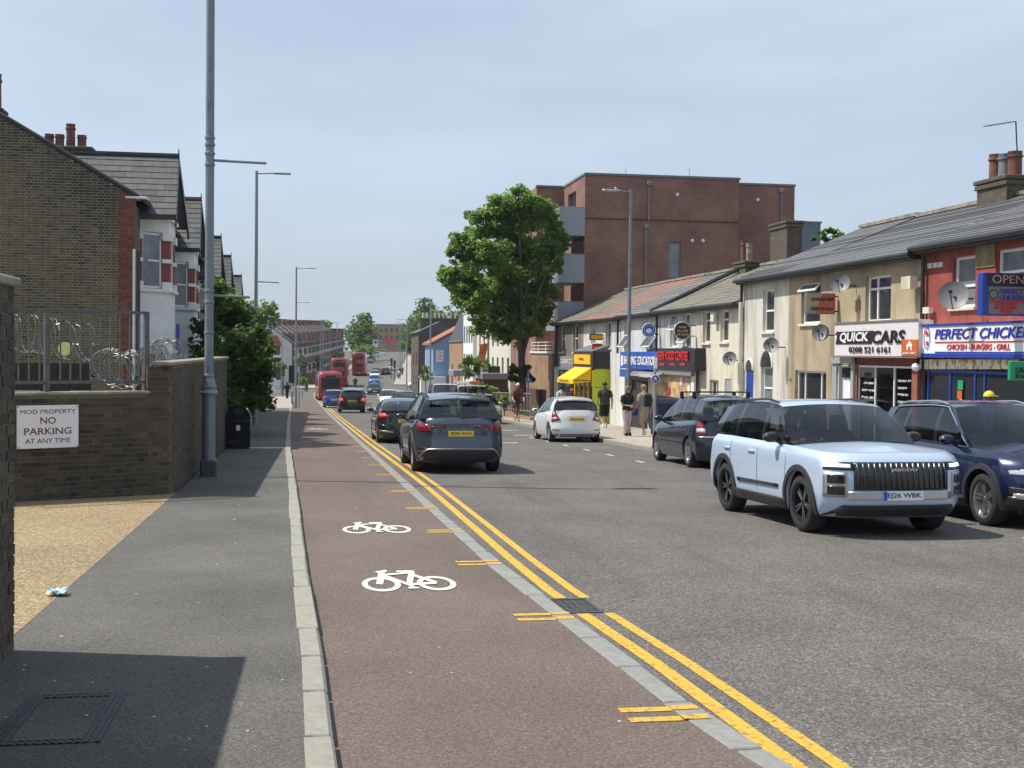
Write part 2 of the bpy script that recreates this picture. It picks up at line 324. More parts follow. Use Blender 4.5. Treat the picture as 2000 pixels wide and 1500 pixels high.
# kerb stones, each its own piece
def kerb(name, xf, y0, y1, wdt, top, mt, yend, ln=.915, side=1, base=-.2):
    k = empty(name, (0,0,0)); k['kind'] = 'structure'
    me = {}
    for q in range(3):
        m = MB(); m.cbox(0, wdt, 0, ln-.012, base-top, 0, .008+.006*q); me[q] = m.mesh('kerb_stone', mt)
    y = y0
    while y < y1:
        x = xf(y); dx = xf(y+ln)-x; dz = zr(y+ln)-zr(y); o = link('kerb_stone', me[random.randrange(3)], k, (x, y, zr(y)+top+random.uniform(-.0008,.0008)))
        o.rotation_euler = (math.atan2(dz, ln), 0, -math.atan2(dx, ln)) ; y += ln
    if yend > y: strip('kerb_run', xf, lambda t: xf(t)+wdt, top, mt, y, yend, 1, None, k)
    return k
kerb('pavement_kerb', lambda y: kl(y)-.15, 4.3, 62, .15, PAV+.004, 'granite_worn', 150)
kerb('lane_divider_kerb', gk, 4.0, 50, .165, LANE+.006, 'granite', 150)
kerb('opposite_kerb', rk, 20, 74, .16, PAV+.004, 'granite_worn', 180)
# painted markings
Y1 = [(3,2.36),(6,2.325),(8,2.29),(9.5,2.225),(11,2.17),(13,2.165),(17,2.19),(22,2.22),(40,2.13),(100,2.14),(150,1.7),(168,.85),(180,.6)]
def ribbon(name, xf, y0, y1, wd, dz, mt, parent, lab=None):
    ys = [y0] + [y for y in YS if y0 < y < y1] + [y1]
    P = [[(xf(y)-wd/2, y, zr(y)+dz), (xf(y)+wd/2, y, zr(y)+dz)] for y in ys]
    return MB().grid(P, flip=True).build(name, mt, parent, label=lab)
for a, b in ((3.5, 9.82), (10.55, 178)):
    ribbon('yellow_line', lambda y: pl(Y1,y)+xo(y), a, b, .105, .004, 'yellow_paint', road)
    ribbon('yellow_line', lambda y: pl(Y1,y)+.212+xo(y), a, b, .09, .004, 'yellow_paint', road)
for i, y in enumerate([6.52, 9.41, 12.35, 15.1, 17.95, 20.85, 24.7, 27.7, 30.7, 33.6, 36.5, 39.4, 42.3, 45.2]):
    for d in (-.1, .1):
        x = gk(y); m = MB(); ya_, yb_ = y+d-.045, y+d+.045
        for x0_, x1_, h_ in ((x-.28, x+.004, LANE+.0035), (x+.006, x+.15, LANE+.0095)):
            m.add([(x0_,ya_,zr(ya_)+h_),(x1_,ya_,zr(ya_)+h_),(x1_,yb_,zr(yb_)+h_),(x0_,yb_,zr(yb_)+h_)], [(0,1,2,3)])
        m.build('loading_mark', 'yellow_paint', lane, kind='stuff')
def bike_symbol(cx, y0):
    m = MB(); S = 2.4; z = .006
    def ring(u, v, r, t):
        n = 36; P = []
        for k in range(n+1): a = 2*math.pi*k/n; P.append([(u+(r-t)*math.cos(a), v+(r-t)*math.sin(a)), (u+r*math.cos(a), v+r*math.sin(a))])
        return P
    def q(pts): m.add([(cx-.405+u, y0+v*S, zr(y0+v*S)+LANE+z) for u,v in pts], [tuple(range(len(pts)))])
    for c in (.166, .648):
        for A, B in zip(ring(c,.165,.168,.05)[:-1], ring(c,.165,.168,.05)[1:]): q([A[0],A[1],B[1],B[0]])
    def bar(a, b, t):
        d = Vector((b[0]-a[0], b[1]-a[1])).normalized(); p = Vector((-d.y, d.x))*t/2; a = Vector(a); b = Vector(b); q([a+p, a-p, b-p, b+p])
    for a, b, t in [(a_, b_, t_*1.22) for a_, b_, t_ in (((.15,.16),(.215,.46),.05), ((.19,.46),(.265,.5),.04), ((.165,.45),(.2,.475),.04), ((.205,.385),(.47,.43),.035), ((.22,.37),(.4,.14),.035), ((.4,.13),(.49,.45),.045),
                    ((.40,.14),(.645,.165),.04), ((.475,.38),(.65,.17),.04), ((.35,.465),(.51,.465),.035), ((.38,.06),(.47,.06),.03), ((.4,.14),(.43,.06),.03))]: bar(a, b, t)
    m.f = [f for f in m.f]; o = m.build('bicycle_symbol', 'white_paint', lane)
    bm = bmesh.new(); bm.from_mesh(o.data); bmesh.ops.recalc_face_normals(bm, faces=bm.faces)
    for fc in bm.faces:
        if fc.normal.z < 0: fc.normal_flip()
    for i, fc in enumerate(bm.faces):          # overlapping strokes sit a hair apart
        for v in fc.verts: v.co.z += .00025*(i % 14) if len(bm.faces)-i < 12 else 0
    bm.to_mesh(o.data); bm.free()
bike_symbol(.95, 10.72); bike_symbol(.92, 14.95)
bike_symbol(.72, 51.0)
for y in (38.27, 35.36, 32.6, 41.2, 44.1, 29.6):
    x = 8.03; ribbon('bay_dash', const(x), y-.35, y+.35, .09, .004, 'white_paint', road)
for a, b, y in ((6.1,6.85,40.1), (7.8,8.5,46.4), (9.2,9.6,27.0), (8.6,9.5,14.1), (8.2,8.9,52)):
    m = MB(); m.box(a, b, y-.06, y+.06, zr(y)-.02, zr(y)+.005); m.build('bay_mark', 'white_paint', road)
for y in (66, 74, 82, 100, 118, 136): ribbon('centre_dash', lambda t: 5.9+xo(t), y, y+3.5, .1, .004, 'white_paint', road)
# drain grating let into the road
z = zr(10.15); d = empty('drain_grating', (2.2, 10.17, z), 0, 'black iron drain grating between the yellow lines', 'drain')
m = MB()
for a in ((-.19,-.165,-.33,.33),(.165,.19,-.33,.33),(-.165,.165,-.33,-.3),(-.165,.165,.3,.33)): m.box(a[0],a[1],a[2],a[3],-.05,.008)
m.build('grate_frame', 'iron_worn', d)
MB().box(-.165,.165,-.3,.3,-.05,-.04).build('grate_pit', 'black_plastic', d)
mb_ = MB().cbox(-.165,.165,-.011,.011,-.03,.006,.003).mesh('grate_bar', 'iron_worn')
for k in range(9): link('grate_bar', mb_, d, (0, -.264+k*.066, 0))
mb2 = MB().box(-.012,.012,-.3,.3,-.028,.003).mesh('grate_rib', 'iron_worn')
for k in range(5): link('grate_rib', mb2, d, (-.12+k*.06, 0, 0))
d.rotation_euler = (math.atan(-.026), 0, 0)
# inspection cover in the pavement
z = zr(6.65)+PAV; d = empty('inspection_cover', (-1.16, 6.65, z), 0, 'square metal inspection cover with studded rim let into the pavement', 'manhole')
m = MB()
for a in ((-.25,-.17,-.49,.49),(.17,.25,-.49,.49),(-.17,.17,-.49,-.41),(-.17,.17,.41,.49)): m.box(a[0],a[1],a[2],a[3],-.03,.004)
m.build('cover_frame', 'iron', d)
MB().box(-.17,.17,-.41,.41,-.03,.002).build('cover_infill', 'pave_asphalt', d)
st = MB()
for k in range(26):
    yy = -.475+k*.038
    for x in (-.24,-.185,.185,.24): st.cbox(x-.012,x+.012,yy-.012,yy+.012,.002,.012,.004)
for k in range(9):
    xx = -.15+k*.0375
    for y in (-.475,-.425,.425,.475): st.cbox(xx-.012,xx+.012,y-.012,y+.012,.002,.012,.004)
st.build('studs', 'iron_worn', d, kind='stuff'); d.rotation_euler = (math.atan(-.026), 0, 0)
# crumpled wrapper on the forecourt
mat('wrapper', (.10,.45,.55), .35, var=.3, scale=30, col2=(.75,.75,.78), scale2=14, f2=(.45,.55))
P = [[(-1.95+.022*i+random.uniform(-.006,.006), 10.42+.028*j+random.uniform(-.008,.008), zr(10.5)+PAV+.012+random.uniform(0,.045)) for j in range(7)] for i in range(8)]
o = MB().grid(P).build('wrapper', 'wrapper'); tag(o, 'crumpled blue and white wrapper lying on the tan gravel forecourt', 'litter')

# trodden gum and grit on the pavement and lane
m = MB(); g_ = random.Random(3)
for k in range(110):
    y = 5.2+22*g_.random()**1.6; x = g_.uniform(-1.8,.0) if g_.random() < .85 else g_.uniform(.2,1.7); zz_ = zr(y)+(PAV if x < kl(y)-.16 else LANE)+.0015; r = g_.uniform(.004,.012)
    if kl(y)-.17 < x < kl(y)+.02: continue
    m.lathe([(r,0),(r*.7,.003)], 7, M=Matrix.Translation((x,y,zz_))@Matrix.Scale(g_.uniform(.6,1.5),4,(1,0,0)))
mat('gum', (.42,.41,.38), .8, var=.3); tag(m.build('gum_spots', 'gum'), 'pale trodden gum and grit specks scattered on the pavement', 'gum', kind='stuff')
# cracks round the drain and an old joint along the lane
def crack(name, pts, wd, dz, par):
    g = random.Random(len(pts)); P = []
    for (x, y) in pts: w_ = wd*g.uniform(.4,1.3); P.append([(x-w_, y, zr(y)+dz), (x+w_, y+.004, zr(y)+dz)])
    MB().grid(P, flip=True).build(name, 'crack', par)
mat('crack', (.02,.019,.018), .95)
g_ = random.Random(9)
for k, (x, y, dx, n_) in enumerate(((2.42,9.9,.05,9),(2.45,10.2,.07,8),(2.3,9.75,.03,7))):
    pts = [(x, y)]
    for i in range(n_): pts.append((pts[-1][0]+dx*g_.uniform(.2,1.6)+g_.uniform(-.03,.03), pts[-1][1]+g_.uniform(.02,.09)))
    crack('crack', pts, .004, .0022, road)
# ------------------------------------------------------------------ brickwork helpers
def brick_set(names): return names
for i, c in enumerate([(.036,.030,.024),(.054,.043,.031),(.072,.056,.037),(.092,.070,.044),(.115,.086,.052)]): mat('stock_brick_%d' % i, c, .92, var=.3, scale=18, bump=.3, bscale=60)
for i, c in enumerate([(.046,.038,.029),(.076,.060,.040),(.105,.084,.052),(.135,.108,.064),(.165,.132,.076)]): mat('gable_brick_%d' % i, c, .92, var=.3, scale=18, bump=.3, bscale=60)
for i, c in enumerate([(.22,.065,.042),(.17,.05,.035),(.26,.085,.055)]): mat('red_brick_%d' % i, c, .92, var=.25, scale=18, bump=.3, bscale=60)
mat('mortar', (.145,.125,.095), .95, var=.25, scale=6); mat('mortar_pale', (.42,.375,.28), .95, var=.2, scale=5)
mat('coping', (.30,.27,.21), .9, var=.2, scale=7, bump=.2, col2=(.16,.15,.11), scale2=3)
mat('slate', (.075,.075,.075), .7, var=.18, scale=3, col2=(.11,.105,.10), scale2=1.2); mat('slate_b', (.06,.06,.062), .7, var=.18, scale=3); mat('slate_c', (.095,.092,.09), .75, var=.2, scale=3)
mat('red_tile', (.30,.11,.07), .85, var=.2, scale=5); mat('white_render', (.74,.74,.72), .8, var=.1, scale=3, col2=(.6,.6,.58), scale2=1.1, f2=(.5,.75), bump=.1)
def brick_wall(T, o, ex, L_, H_, en, mats, n_own, mort='mortar', th=.2, coping=None, skip=None, top=None, flem=True, pitch=.075, bl=.225, ext=None, z_follow=None, name='mortar', tone=None):
    """o: lower corner (world); ex: unit along the wall; en: outward normal. Bricks proud of the bed; the nearest ones are objects of their own, the rest joined."""
    o = Vector(o); ex = Vector(ex).normalized(); en = Vector(en).normalized(); ez = Vector((0,0,1)); Mi = wm(T).inverted()
    rows = int(H_/pitch); items = []
    for r in range(rows):
        u = (-.75*bl if flem else -bl/2) if r % 2 else 0; k = 0
        while u < L_-.02:
            ln = bl if not (flem and (k % 2)) else bl/2
            a, b_ = max(0,u), min(L_, u+ln); k += 1; u += ln
            if b_-a < .04: continue
            zc = (r+.5)*pitch
            if top and zc > top((a+b_)/2)+.035: continue
            if skip and skip((a+b_)/2, zc): continue
            items.append((a, b_, r*pitch))
    B = MB(); poly = ext if ext else [(0,0),(L_,0),(L_,H_ if not top else top(L_)),(0,H_ if not top else top(0))]
    B.prism(poly, frame(o-en*th, ex, ez), 1, 0) if False else None
    M = Matrix(((ex.x,ez.x,en.x,o.x),(ex.y,ez.y,en.y,o.y),(ex.z,ez.z,en.z,o.z),(0,0,0,1)))
    n = len(poly); vs = [M@Vector((x,y,-th)) for x,y in poly]+[M@Vector((x,y,0)) for x,y in poly]
    B.add(vs, [tuple(range(n))[::-1], tuple(range(n,2*n))]+[(i,(i+1)%n,n+(i+1)%n,n+i) for i in range(n)])
    B.build(name, mort, T, world=True)
    items.sort(key=lambda t: ((o+ex*((t[0]+t[1])/2)+ez*t[2])-EYE).length)
    cache = {}; rest = MB(); rz = math.atan2(ex.y, ex.x)
    for i, (a, b_, z_) in enumerate(items):
        tn = (tone(a, z_) if tone else .5+.12*math.sin(a*1.7)+.12*math.sin(z_*2.3+a)); jm = min(len(mats)-1, max(0, int(round(random.gauss(tn*(len(mats)-1), .8))))); pr = .006+random.uniform(-.002,.005); g_ = .0065
        if i < n_own:
            key = (round(b_-a,2), jm)
            if key not in cache:
                m = MB(); w_ = b_-a; m.box(g_, w_-g_, -.004 if en.cross(ex).z < 0 else -.03, .03 if en.cross(ex).z < 0 else .004, g_, pitch-g_) if False else None
                vs = [Vector((x,y,z)) for y in (-.03,.006) for z in (g_,pitch-g_) for x in (g_,w_-g_)]
                # local frame: x along, y outward, z up
                m.add(vs, [(0,1,3,2),(4,6,7,5),(0,4,5,1),(2,3,7,6),(0,2,6,4),(1,5,7,3)]); cache[key] = m.mesh('brick', mats[jm])
            ob = link('brick', cache[key], T)
            p = o+ex*a+ez*z_+en*(pr-.006); Mw = Matrix(((ex.x,en.x,0,p.x),(ex.y,en.y,0,p.y),(0,0,1,p.z),(0,0,0,1))); Ml = Mi@Mw
            if Ml.determinant() < 0: Ml = Ml
            ob.matrix_basis = Ml
        else:
            p = o+ex*a+ez*z_; w_ = b_-a; vs = [p+ex*x+en*y+ez*z for y in (-.02,pr) for z in (g_,pitch-g_) for x in (g_,w_-g_)]
            rest.add(vs, [(4,6,7,5),(0,4,5,1),(2,3,7,6),(0,2,6,4),(1,5,7,3)], jm)
    if rest.v: rest.build('brickwork', mats, T, world=True, kind='stuff')
SB = ['stock_brick_%d' % i for i in range(5)]; GB = ['gable_brick_%d' % i for i in range(5)]; RB = ['red_brick_%d' % i for i in range(3)]
# ---- gate pier wall at the near end of the forecourt
gz = zr(8.3)+PAV
T = empty('brick_pier_wall', (-2.1, 6.8, gz), 0, 'tall dark brick wall end standing nearest on the pavement edge', 'wall')
brick_wall(T, (-1.76, 8.38, gz-.15), (0,-1,0), 6.2, 2.42, (1,0,0), SB, 300, th=.4)
brick_wall(T, (-2.16, 8.38, gz-.15), (1,0,0), .4, 2.42, (0,1,0), SB, 60, th=.1)
MB().cbox(-2.2,-1.72,2.16,8.42,gz+2.27,gz+2.33,.012).build('coping', 'coping', T, world=True)
# ---- low wall with railings, set at an angle, and the long side wall
dirw = Vector((math.sin(R(60)), math.cos(R(60)), 0)).normalized()      # runs away to the right
cor = Vector((-1.98, 19.9, 0)); zb = zr(19)+PAV-.12
nrm = Vector((dirw.y, -dirw.x, 0))
A = cor-dirw*4.4; 
T = empty('low_brick_wall', (A.x, A.y, zb), 0, 'low brick wall across the tan forecourt carrying the parking notice', 'wall')
brick_wall(T, (A.x, A.y, zb), dirw, 4.4-.28, 1.12-zb, nrm, SB, 300, th=.24)
m = MB(); Mw = Matrix(((dirw.x,-nrm.x,0,A.x),(dirw.y,-nrm.y,0,A.y),(0,0,1,0),(0,0,0,1))); m.cbox(0, 4.13, -.03, .28, 1.12, 1.165, .01, M=Mw); m.build('coping', 'coping', T, world=True)
T = empty('side_brick_wall', (-2.1, 27, zr(27)), 0, 'long brick boundary wall with pale coping beside the shaded pavement', 'wall')
ztop = 1.545
brick_wall(T, (-1.9, 19.95, zr(34.5)-.05), (0,1,0), 14.5, ztop-zr(34.5)+.05, (1,0,0), SB, 300, th=.26, skip=lambda u, z_: z_+zr(34.5)-.05 < zr(20+u)+.05)
P0 = cor-dirw*.3
brick_wall(T, (P0.x, P0.y, zb), dirw, .36, ztop-zb, nrm, SB, 60, th=.2)
brick_wall(T, (-2.16, 34.45, zr(34.5)-.05), (1,0,0), .26, ztop-zr(34.5)+.05, (0,1,0), SB, 0, th=.1)
y = 19.8
while y < 34.4: MB().cbox(-2.2, -1.86, y, y+.595, ztop, ztop+.06, .012).build('coping_stone', 'coping', T, world=True); y += .6
# ---- railings on the low wall
T = empty('railing', (A.x, A.y, 1.165), 0, 'grey steel railing with square bars on top of the low brick wall', 'railing')
def along(t, off=.1): return A+dirw*t-nrm*off
zt_, zl = 2.33, 1.30
def sqbar(a, b_, hw_, nm, mt='galv_dark'):
    a, b_ = Vector(a), Vector(b_); t = (b_-a).normalized(); s1 = t.cross(Vector((0,0,1))) if abs(t.z) < .9 else dirw; s1 = s1.normalized(); s2 = t.cross(s1).normalized(); m = MB()
    vs = [p+s1*i*hw_+s2*j*hw_ for p in (a,b_) for i,j in ((-1,-1),(1,-1),(1,1),(-1,1))]
    m.add(vs, [(0,1,2,3),(7,6,5,4),(0,4,5,1),(1,5,6,2),(2,6,7,3),(3,7,4,0)]); return m.build(nm, mt, T, world=True)
mat('galv_dark', (.115,.118,.118), .5, .4, var=.25, scale=12)
for z_ in (zt_, zl): p, q = along(1.0), along(4.16); sqbar((p.x,p.y,z_), (q.x,q.y,z_), .022, 'rail')
for t in (2.63, 4.12): p = along(t); sqbar((p.x,p.y,1.16), (p.x,p.y,zt_+.02), .034, 'post')
t = 1.05
while t < 4.1:
    p = along(t)
    if abs(t-2.63) > .05: sqbar((p.x,p.y,zl), (p.x,p.y,zt_), .0095, 'bar')
    t += .148
# notice board
c0, c1 = along(2.17,-.035), along(3.03,-.035); M = Matrix(((dirw.x,0,nrm.x,c0.x),(dirw.y,0,nrm.y,c0.y),(0,1,0,0.37),(0,0,0,1)))
T = empty('parking_notice', (c0.x, c0.y, .37), 0, 'white NO PARKING notice fixed to the low brick wall', 'sign')
m = MB(); m.cbox(0,.87,0,.61,-.03,.008,.006,M=M); m.build('board', 'white_sign', T, world=True)
for txt, x, y_, h, wd, mt in (('MOD PROPERTY',.045,.49,.062,.78,'sign_ink'), ('NO',.32,.345,.098,.22,'sign_maroon'), ('PARKING',.095,.195,.098,.67,'sign_maroon'), ('AT ANY TIME',.11,.075,.066,.64,'sign_ink')):
    text_mb(txt, M@Matrix.Translation((x,y_,.008)), h, wd, .012, 0, .003).build('lettering', mt, T, world=True, kind='stuff')
for x in (.02,.85):
    for y_ in (.02,.59): MB().cbox(x-.012,x+.012,y_-.012,y_+.012,.0,.014,.003,M=M).build('screw', 'galv', T, world=True)
# razor wire
def coil(name, label, p0, p1, r, turns, squash=1.0, rt=.006, group='coils of razor wire'):
    p0, p1 = Vector(p0), Vector(p1); ax = (p1-p0).normalized(); s1 = ax.cross(Vector((0,0,1))).normalized(); s2 = Vector((0,0,1)); pts = []; n = int(turns*16)
    for i in range(n+1):
        a = 2*math.pi*i/16; rr_ = r*(1+.18*math.sin(i*.37)+.1*math.sin(i*1.13)); pts.append(p0.lerp(p1,i/n)+s1*rr_*math.cos(a)+s2*rr_*squash*math.sin(a)+ax*.05*math.sin(i*.21))
    m = MB(); m.tube(pts, rt, 4)
    for i in range(3, n, 4):
        p = pts[i]; d = Vector((random.uniform(-1,1),random.uniform(-1,1),random.uniform(-1,1))).normalized()*.035; e = d.orthogonal().normalized()*.008; m.add([p-d-e,p-d+e,p+d+e,p+d-e],[(0,1,2,3)])
    o = m.build(name, 'wire'); return tag(o, label, 'razor wire', group)
fenceA, fenceB = along(-.5, 1.5), along(4.0, 2.0)
coil('razor_wire', 'stretched razor wire loops strung above the dark fence behind the railing', (fenceA.x, fenceA.y+1, 1.98), (fenceB.x-.1, fenceB.y+1, 1.96), .30, 26, 1, .007)
p = along(3.8, .45); coil('razor_wire', 'dense razor wire coil bunched behind the end of the railing', (p.x-.15,p.y,1.50), (p.x+.15,p.y+.6,1.5), .26, 13, 1, .008)
coil('razor_wire', 'low razor wire coil lying on the pale wall coping', (-2.35,20.6,1.66), (-2.3,22.0,1.72), .15, 12, 1, .008)
coil('razor_wire', 'razor wire coil on the wall coping behind the lamp post', (-2.4,23.0,1.72), (-2.35,25.0,1.78), .22, 11, 1, .008)
# dark board fence behind
T = empty('board_fence', (-7, 24, zr(24)), 0, 'dark timber board fence behind the razor wire', 'fence')
bd = MB().cbox(-.07,.07,-.012,.012,0,2.45,.004).mesh('board', 'wood_dark')
for k in range(46): link('board', bd, T, (-3.3+k*.145, random.uniform(-.01,.01), -.3))
MB().box(-3.4,3.4,.015,.06,1.9,2.0).build('fence_rail', 'wood_dark', T)
for k, xx in enumerate((1.2, 2.2, 3.15)): MB().box(xx-.22,xx+.22,-.03,-.014,1.62,1.66).build('pale_strip', 'galv', T)
o = MB().lathe([(.001,0),(.105,0),(.105,.01),(.001,.01)], 24, M=frame((-4.95+.0, 20.9, 1.70), (1,0,0), (0,0,1))).build('round_sign', 'sign_yellow'); tag(o, 'round pale yellow disc on the wire behind the railing', 'sign')
q = at_y(127, 681, 20.9); o.location = (q.x+4.95, 0, q.z-1.70)
# ------------------------------------------------------------------ windows
def window(T, o, ex, en, w_, h_, nm='window', bars=((.5,),(.5,)), fr=.06, mt='upvc', glass='dark_glass', sill='off_white', depth=.05, open_top=0, sill_h=.07, sill_out=.09):
    """o: lower-left corner on the wall face; frame + pane + sill"""
    o = Vector(o); ex = Vector(ex).normalized(); en = Vector(en).normalized(); M = Matrix(((ex.x,0,en.x,o.x),(ex.y,0,en.y,o.y),(0,1,0,o.z),(0,0,0,1)))
    f = MB(); f.box(0,fr,0,h_,-depth,.0,M=M); f.box(w_-fr,w_,0,h_,-depth,.0,M=M); f.box(fr,w_-fr,0,fr,-depth,-.001,M=M); f.box(fr,w_-fr,h_-fr,h_,-depth,-.001,M=M)
    for b_ in bars[0]:
        if b_: f.box(b_*w_-fr*.45,b_*w_+fr*.45,fr,h_-fr,-depth,-.004,M=M)
    for b_ in bars[1]:
        if b_: f.box(fr,w_-fr,b_*h_-fr*.45,b_*h_+fr*.45,-depth,-.006,M=M)
    W = f.build(nm, mt, T, world=True)
    MB().box(fr*.6,w_-fr*.6,fr*.6,h_-fr*.6,-depth+.004,-depth+.014,M=M).build('pane', glass, W, world=True)
    if sill: MB().cbox(-.07,w_+.07,-sill_h,-.002,-.06,sill_out,.008,M=M).build('sill', sill, W, world=True)
    return W
def wall_panel(T, o, ex, en, w_, h_, holes, mt, nm='wall', th=.25, poly_top=None):
    """wall with real openings (u0,v0,u1,v1) and reveals"""
    o = Vector(o); ex = Vector(ex).normalized(); en = Vector(en).normalized(); M = Matrix(((ex.x,0,en.x,o.x),(ex.y,0,en.y,o.y),(0,1,0,o.z),(0,0,0,1)))
    us = sorted({0,w_}|{h[0] for h in holes}|{h[2] for h in holes}); vs = sorted({0,h_}|{h[1] for h in holes}|{h[3] for h in holes}); m = MB()
    for a, b_ in zip(us[:-1], us[1:]):
        for c, d in zip(vs[:-1], vs[1:]):
            uc, vc = (a+b_)/2, (c+d)/2
            if any(h[0] < uc < h[2] and h[1] < vc < h[3] for h in holes): continue
            m.add([M@Vector(p) for p in ((a,c,0),(b_,c,0),(b_,d,0),(a,d,0))], [(0,1,2,3)])
    for u0,v0,u1,v1 in holes:
        q = [(u0,v0),(u1,v0),(u1,v1),(u0,v1)]
        for i in range(4):
            a, b_ = q[i], q[(i+1)%4]; m.add([M@Vector((a[0],a[1],0)),M@Vector((b_[0],b_[1],0)),M@Vector((b_[0],b_[1],-th)),M@Vector((a[0],a[1],-th))], [(0,1,2,3)])
    for a, b_ in (((0,0),(w_,0)),((w_,0),(w_,h_)),((w_,h_),(0,h_)),((0,h_),(0,0))):
        m.add([M@Vector((a[0],a[1],0)),M@Vector((b_[0],b_[1],0)),M@Vector((b_[0],b_[1],-th)),M@Vector((a[0],a[1],-th))], [(0,3,2,1)])
    m.add([M@Vector(p) for p in ((0,0,-th),(w_,0,-th),(w_,h_,-th),(0,h_,-th))], [(3,2,1,0)])
    return m.build(nm, mt, T, world=True)
def slope(T, a, b_, c, d, mats, nm='roof', rows=None, pitch=.2, wdt=.28, own=0, th=.02, piece='slate', base=True):
    """tiled roof plane: a-b is the eave, d-c the ridge (a below d, b below c)"""
    a, b_, c, d = map(Vector, (a,b_,c,d)); nrm_ = (b_-a).cross(d-a).normalized()
    if nrm_.z < 0: nrm_ = -nrm_
    rf = MB(); rf.add([a,b_,c,d,a-nrm_*.08,b_-nrm_*.08,c-nrm_*.08,d-nrm_*.08], [(0,1,2,3),(7,6,5,4),(0,4,5,1),(1,5,6,2),(2,6,7,3),(3,7,4,0)]); RO = rf.build(nm, mats[0], T, world=True)
    n = rows or max(3, int((d-a).length/pitch)); rest = MB(); cnt = 0; Mi = wm(T).inverted()
    for r in range(n):
        v0, v1 = r/n, min(1, (r+1.12)/n); l0, l1 = a.lerp(d,v0), b_.lerp(c,v0); u0, u1 = a.lerp(d,v1), b_.lerp(c,v1); ln = (l1-l0).length; k = max(1, round(ln/wdt)) if wdt else 1; off = .5/k if r % 2 and wdt else 0
        segs = [(max(0,i/k-off), min(1,(i+1)/k-off)) for i in range(k+(1 if off else 0))]
        for s0, s1 in segs:
            if s1-s0 < .15/max(1,k): continue
            g_ = .004/max(ln,.1) if wdt else 0; lift = th*(1+random.uniform(-.15,.25)); q0, q1 = l0.lerp(l1,s0+g_)+nrm_*lift, l0.lerp(l1,s1-g_)+nrm_*lift; q2, q3 = u0.lerp(u1,s1-g_)+nrm_*.004, u0.lerp(u1,s0+g_)+nrm_*.004
            vs = [q0,q1,q2,q3,q0-nrm_*lift*.9,q1-nrm_*lift*.9]; fs = [(0,1,2,3),(4,5,1,0),(0,3,4),(1,5,2)]
            jm = random.choices(range(len(mats)), [4]+[2]*(len(mats)-1))[0]
            if cnt < own: m = MB(); m.add(vs, fs); ob = m.build(piece, mats[jm], RO, world=True); cnt += 1
            else: rest.add(vs, fs, jm)
    if rest.v: rest.build('roof_covering', mats, RO, world=True, kind='stuff')
    return RO
# ------------------------------------------------------------------ gabled terrace on the left
SL = ['slate','slate_b','slate_c']
mat('black_paint', (.015,.015,.017), .4); mat('gutter', (.025,.025,.027), .45); mat('pot', (.17,.07,.048), .85, var=.25, scale=8); mat('soot_brick', (.09,.075,.055), .92, var=.4, scale=9, bump=.3)
GY = 36.2; GX = -4.45; gz = zr(GY)
T = empty('gable_house', (-8, GY, gz), 0, 'yellow brick gable house end with red brick corner beside the forecourt', 'house')
ez0 = 5.9                                            # eaves height of the gable corner
def gtop(u): return (ez0-gz)+(u-.0)*math.tan(R(30.5))
Lg = 9.2
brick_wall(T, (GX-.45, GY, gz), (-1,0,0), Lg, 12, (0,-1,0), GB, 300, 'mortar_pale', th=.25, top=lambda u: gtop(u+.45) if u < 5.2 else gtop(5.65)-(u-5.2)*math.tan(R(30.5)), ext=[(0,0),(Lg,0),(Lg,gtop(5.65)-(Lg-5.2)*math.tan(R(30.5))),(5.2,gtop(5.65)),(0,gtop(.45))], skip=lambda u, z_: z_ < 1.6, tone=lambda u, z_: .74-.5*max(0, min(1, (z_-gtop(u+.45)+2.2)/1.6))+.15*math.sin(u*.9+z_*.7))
brick_wall(T, (GX, GY-.01, gz), (-1,0,0), .45, 7.2, (0,-1,0), RB, 60, 'mortar', th=.25, top=lambda u: gtop(u), ext=[(0,0),(.45,0),(.45,gtop(.45)),(0,gtop(0))])
ap = Vector((GX-5.65, GY, gz+gtop(5.65))); ev = Vector((GX+.12, GY, ez0-.03))
for s_ in (0,):
    m = MB(); dv = (ap-ev); M = Matrix(((dv.normalized().x,0,0,ev.x),(0,1,0,GY),(dv.normalized().z,0,1,ev.z),(0,0,0,1)))
    m.box(0, dv.length, -.09, .3, .0, .07, M=M); m.build('verge_board', 'black_paint', T, world=True)
    m = MB(); m.box(0, dv.length, -.07, .25, .075, .12, M=M); m.build('verge_tiles', 'lead', T, world=True)
MB().cbox(GX-.25, GX+.30, GY-.10, GY+.5, ez0-.03, ez0+.03, .01).build('kneeler', 'white_render', T, world=True)
slope(T, (GX+.3, GY+.1, ez0-.05), (GX+.3, GY+52, ez0-.4), (ap.x, GY+52, ap.z-.4), (ap.x, GY+.1, ap.z), SL, pitch=.3, wdt=0)
MB().box(GX-9.6, GX, GY+.3, GY+50, gz-1.6, ez0-.2).build('house_core', 'mortar', T, world=True)
for x_, mt in ((GX-.02,'white_plastic'),(GX+.10,'gutter')):
    MB().tube([(x_, GY-.06, gz+.3),(x_, GY-.06, 4.5 if mt != 'gutter' else 4.45)], .045 if mt == 'gutter' else .04, 8).build('downpipe', mt, T, world=True)
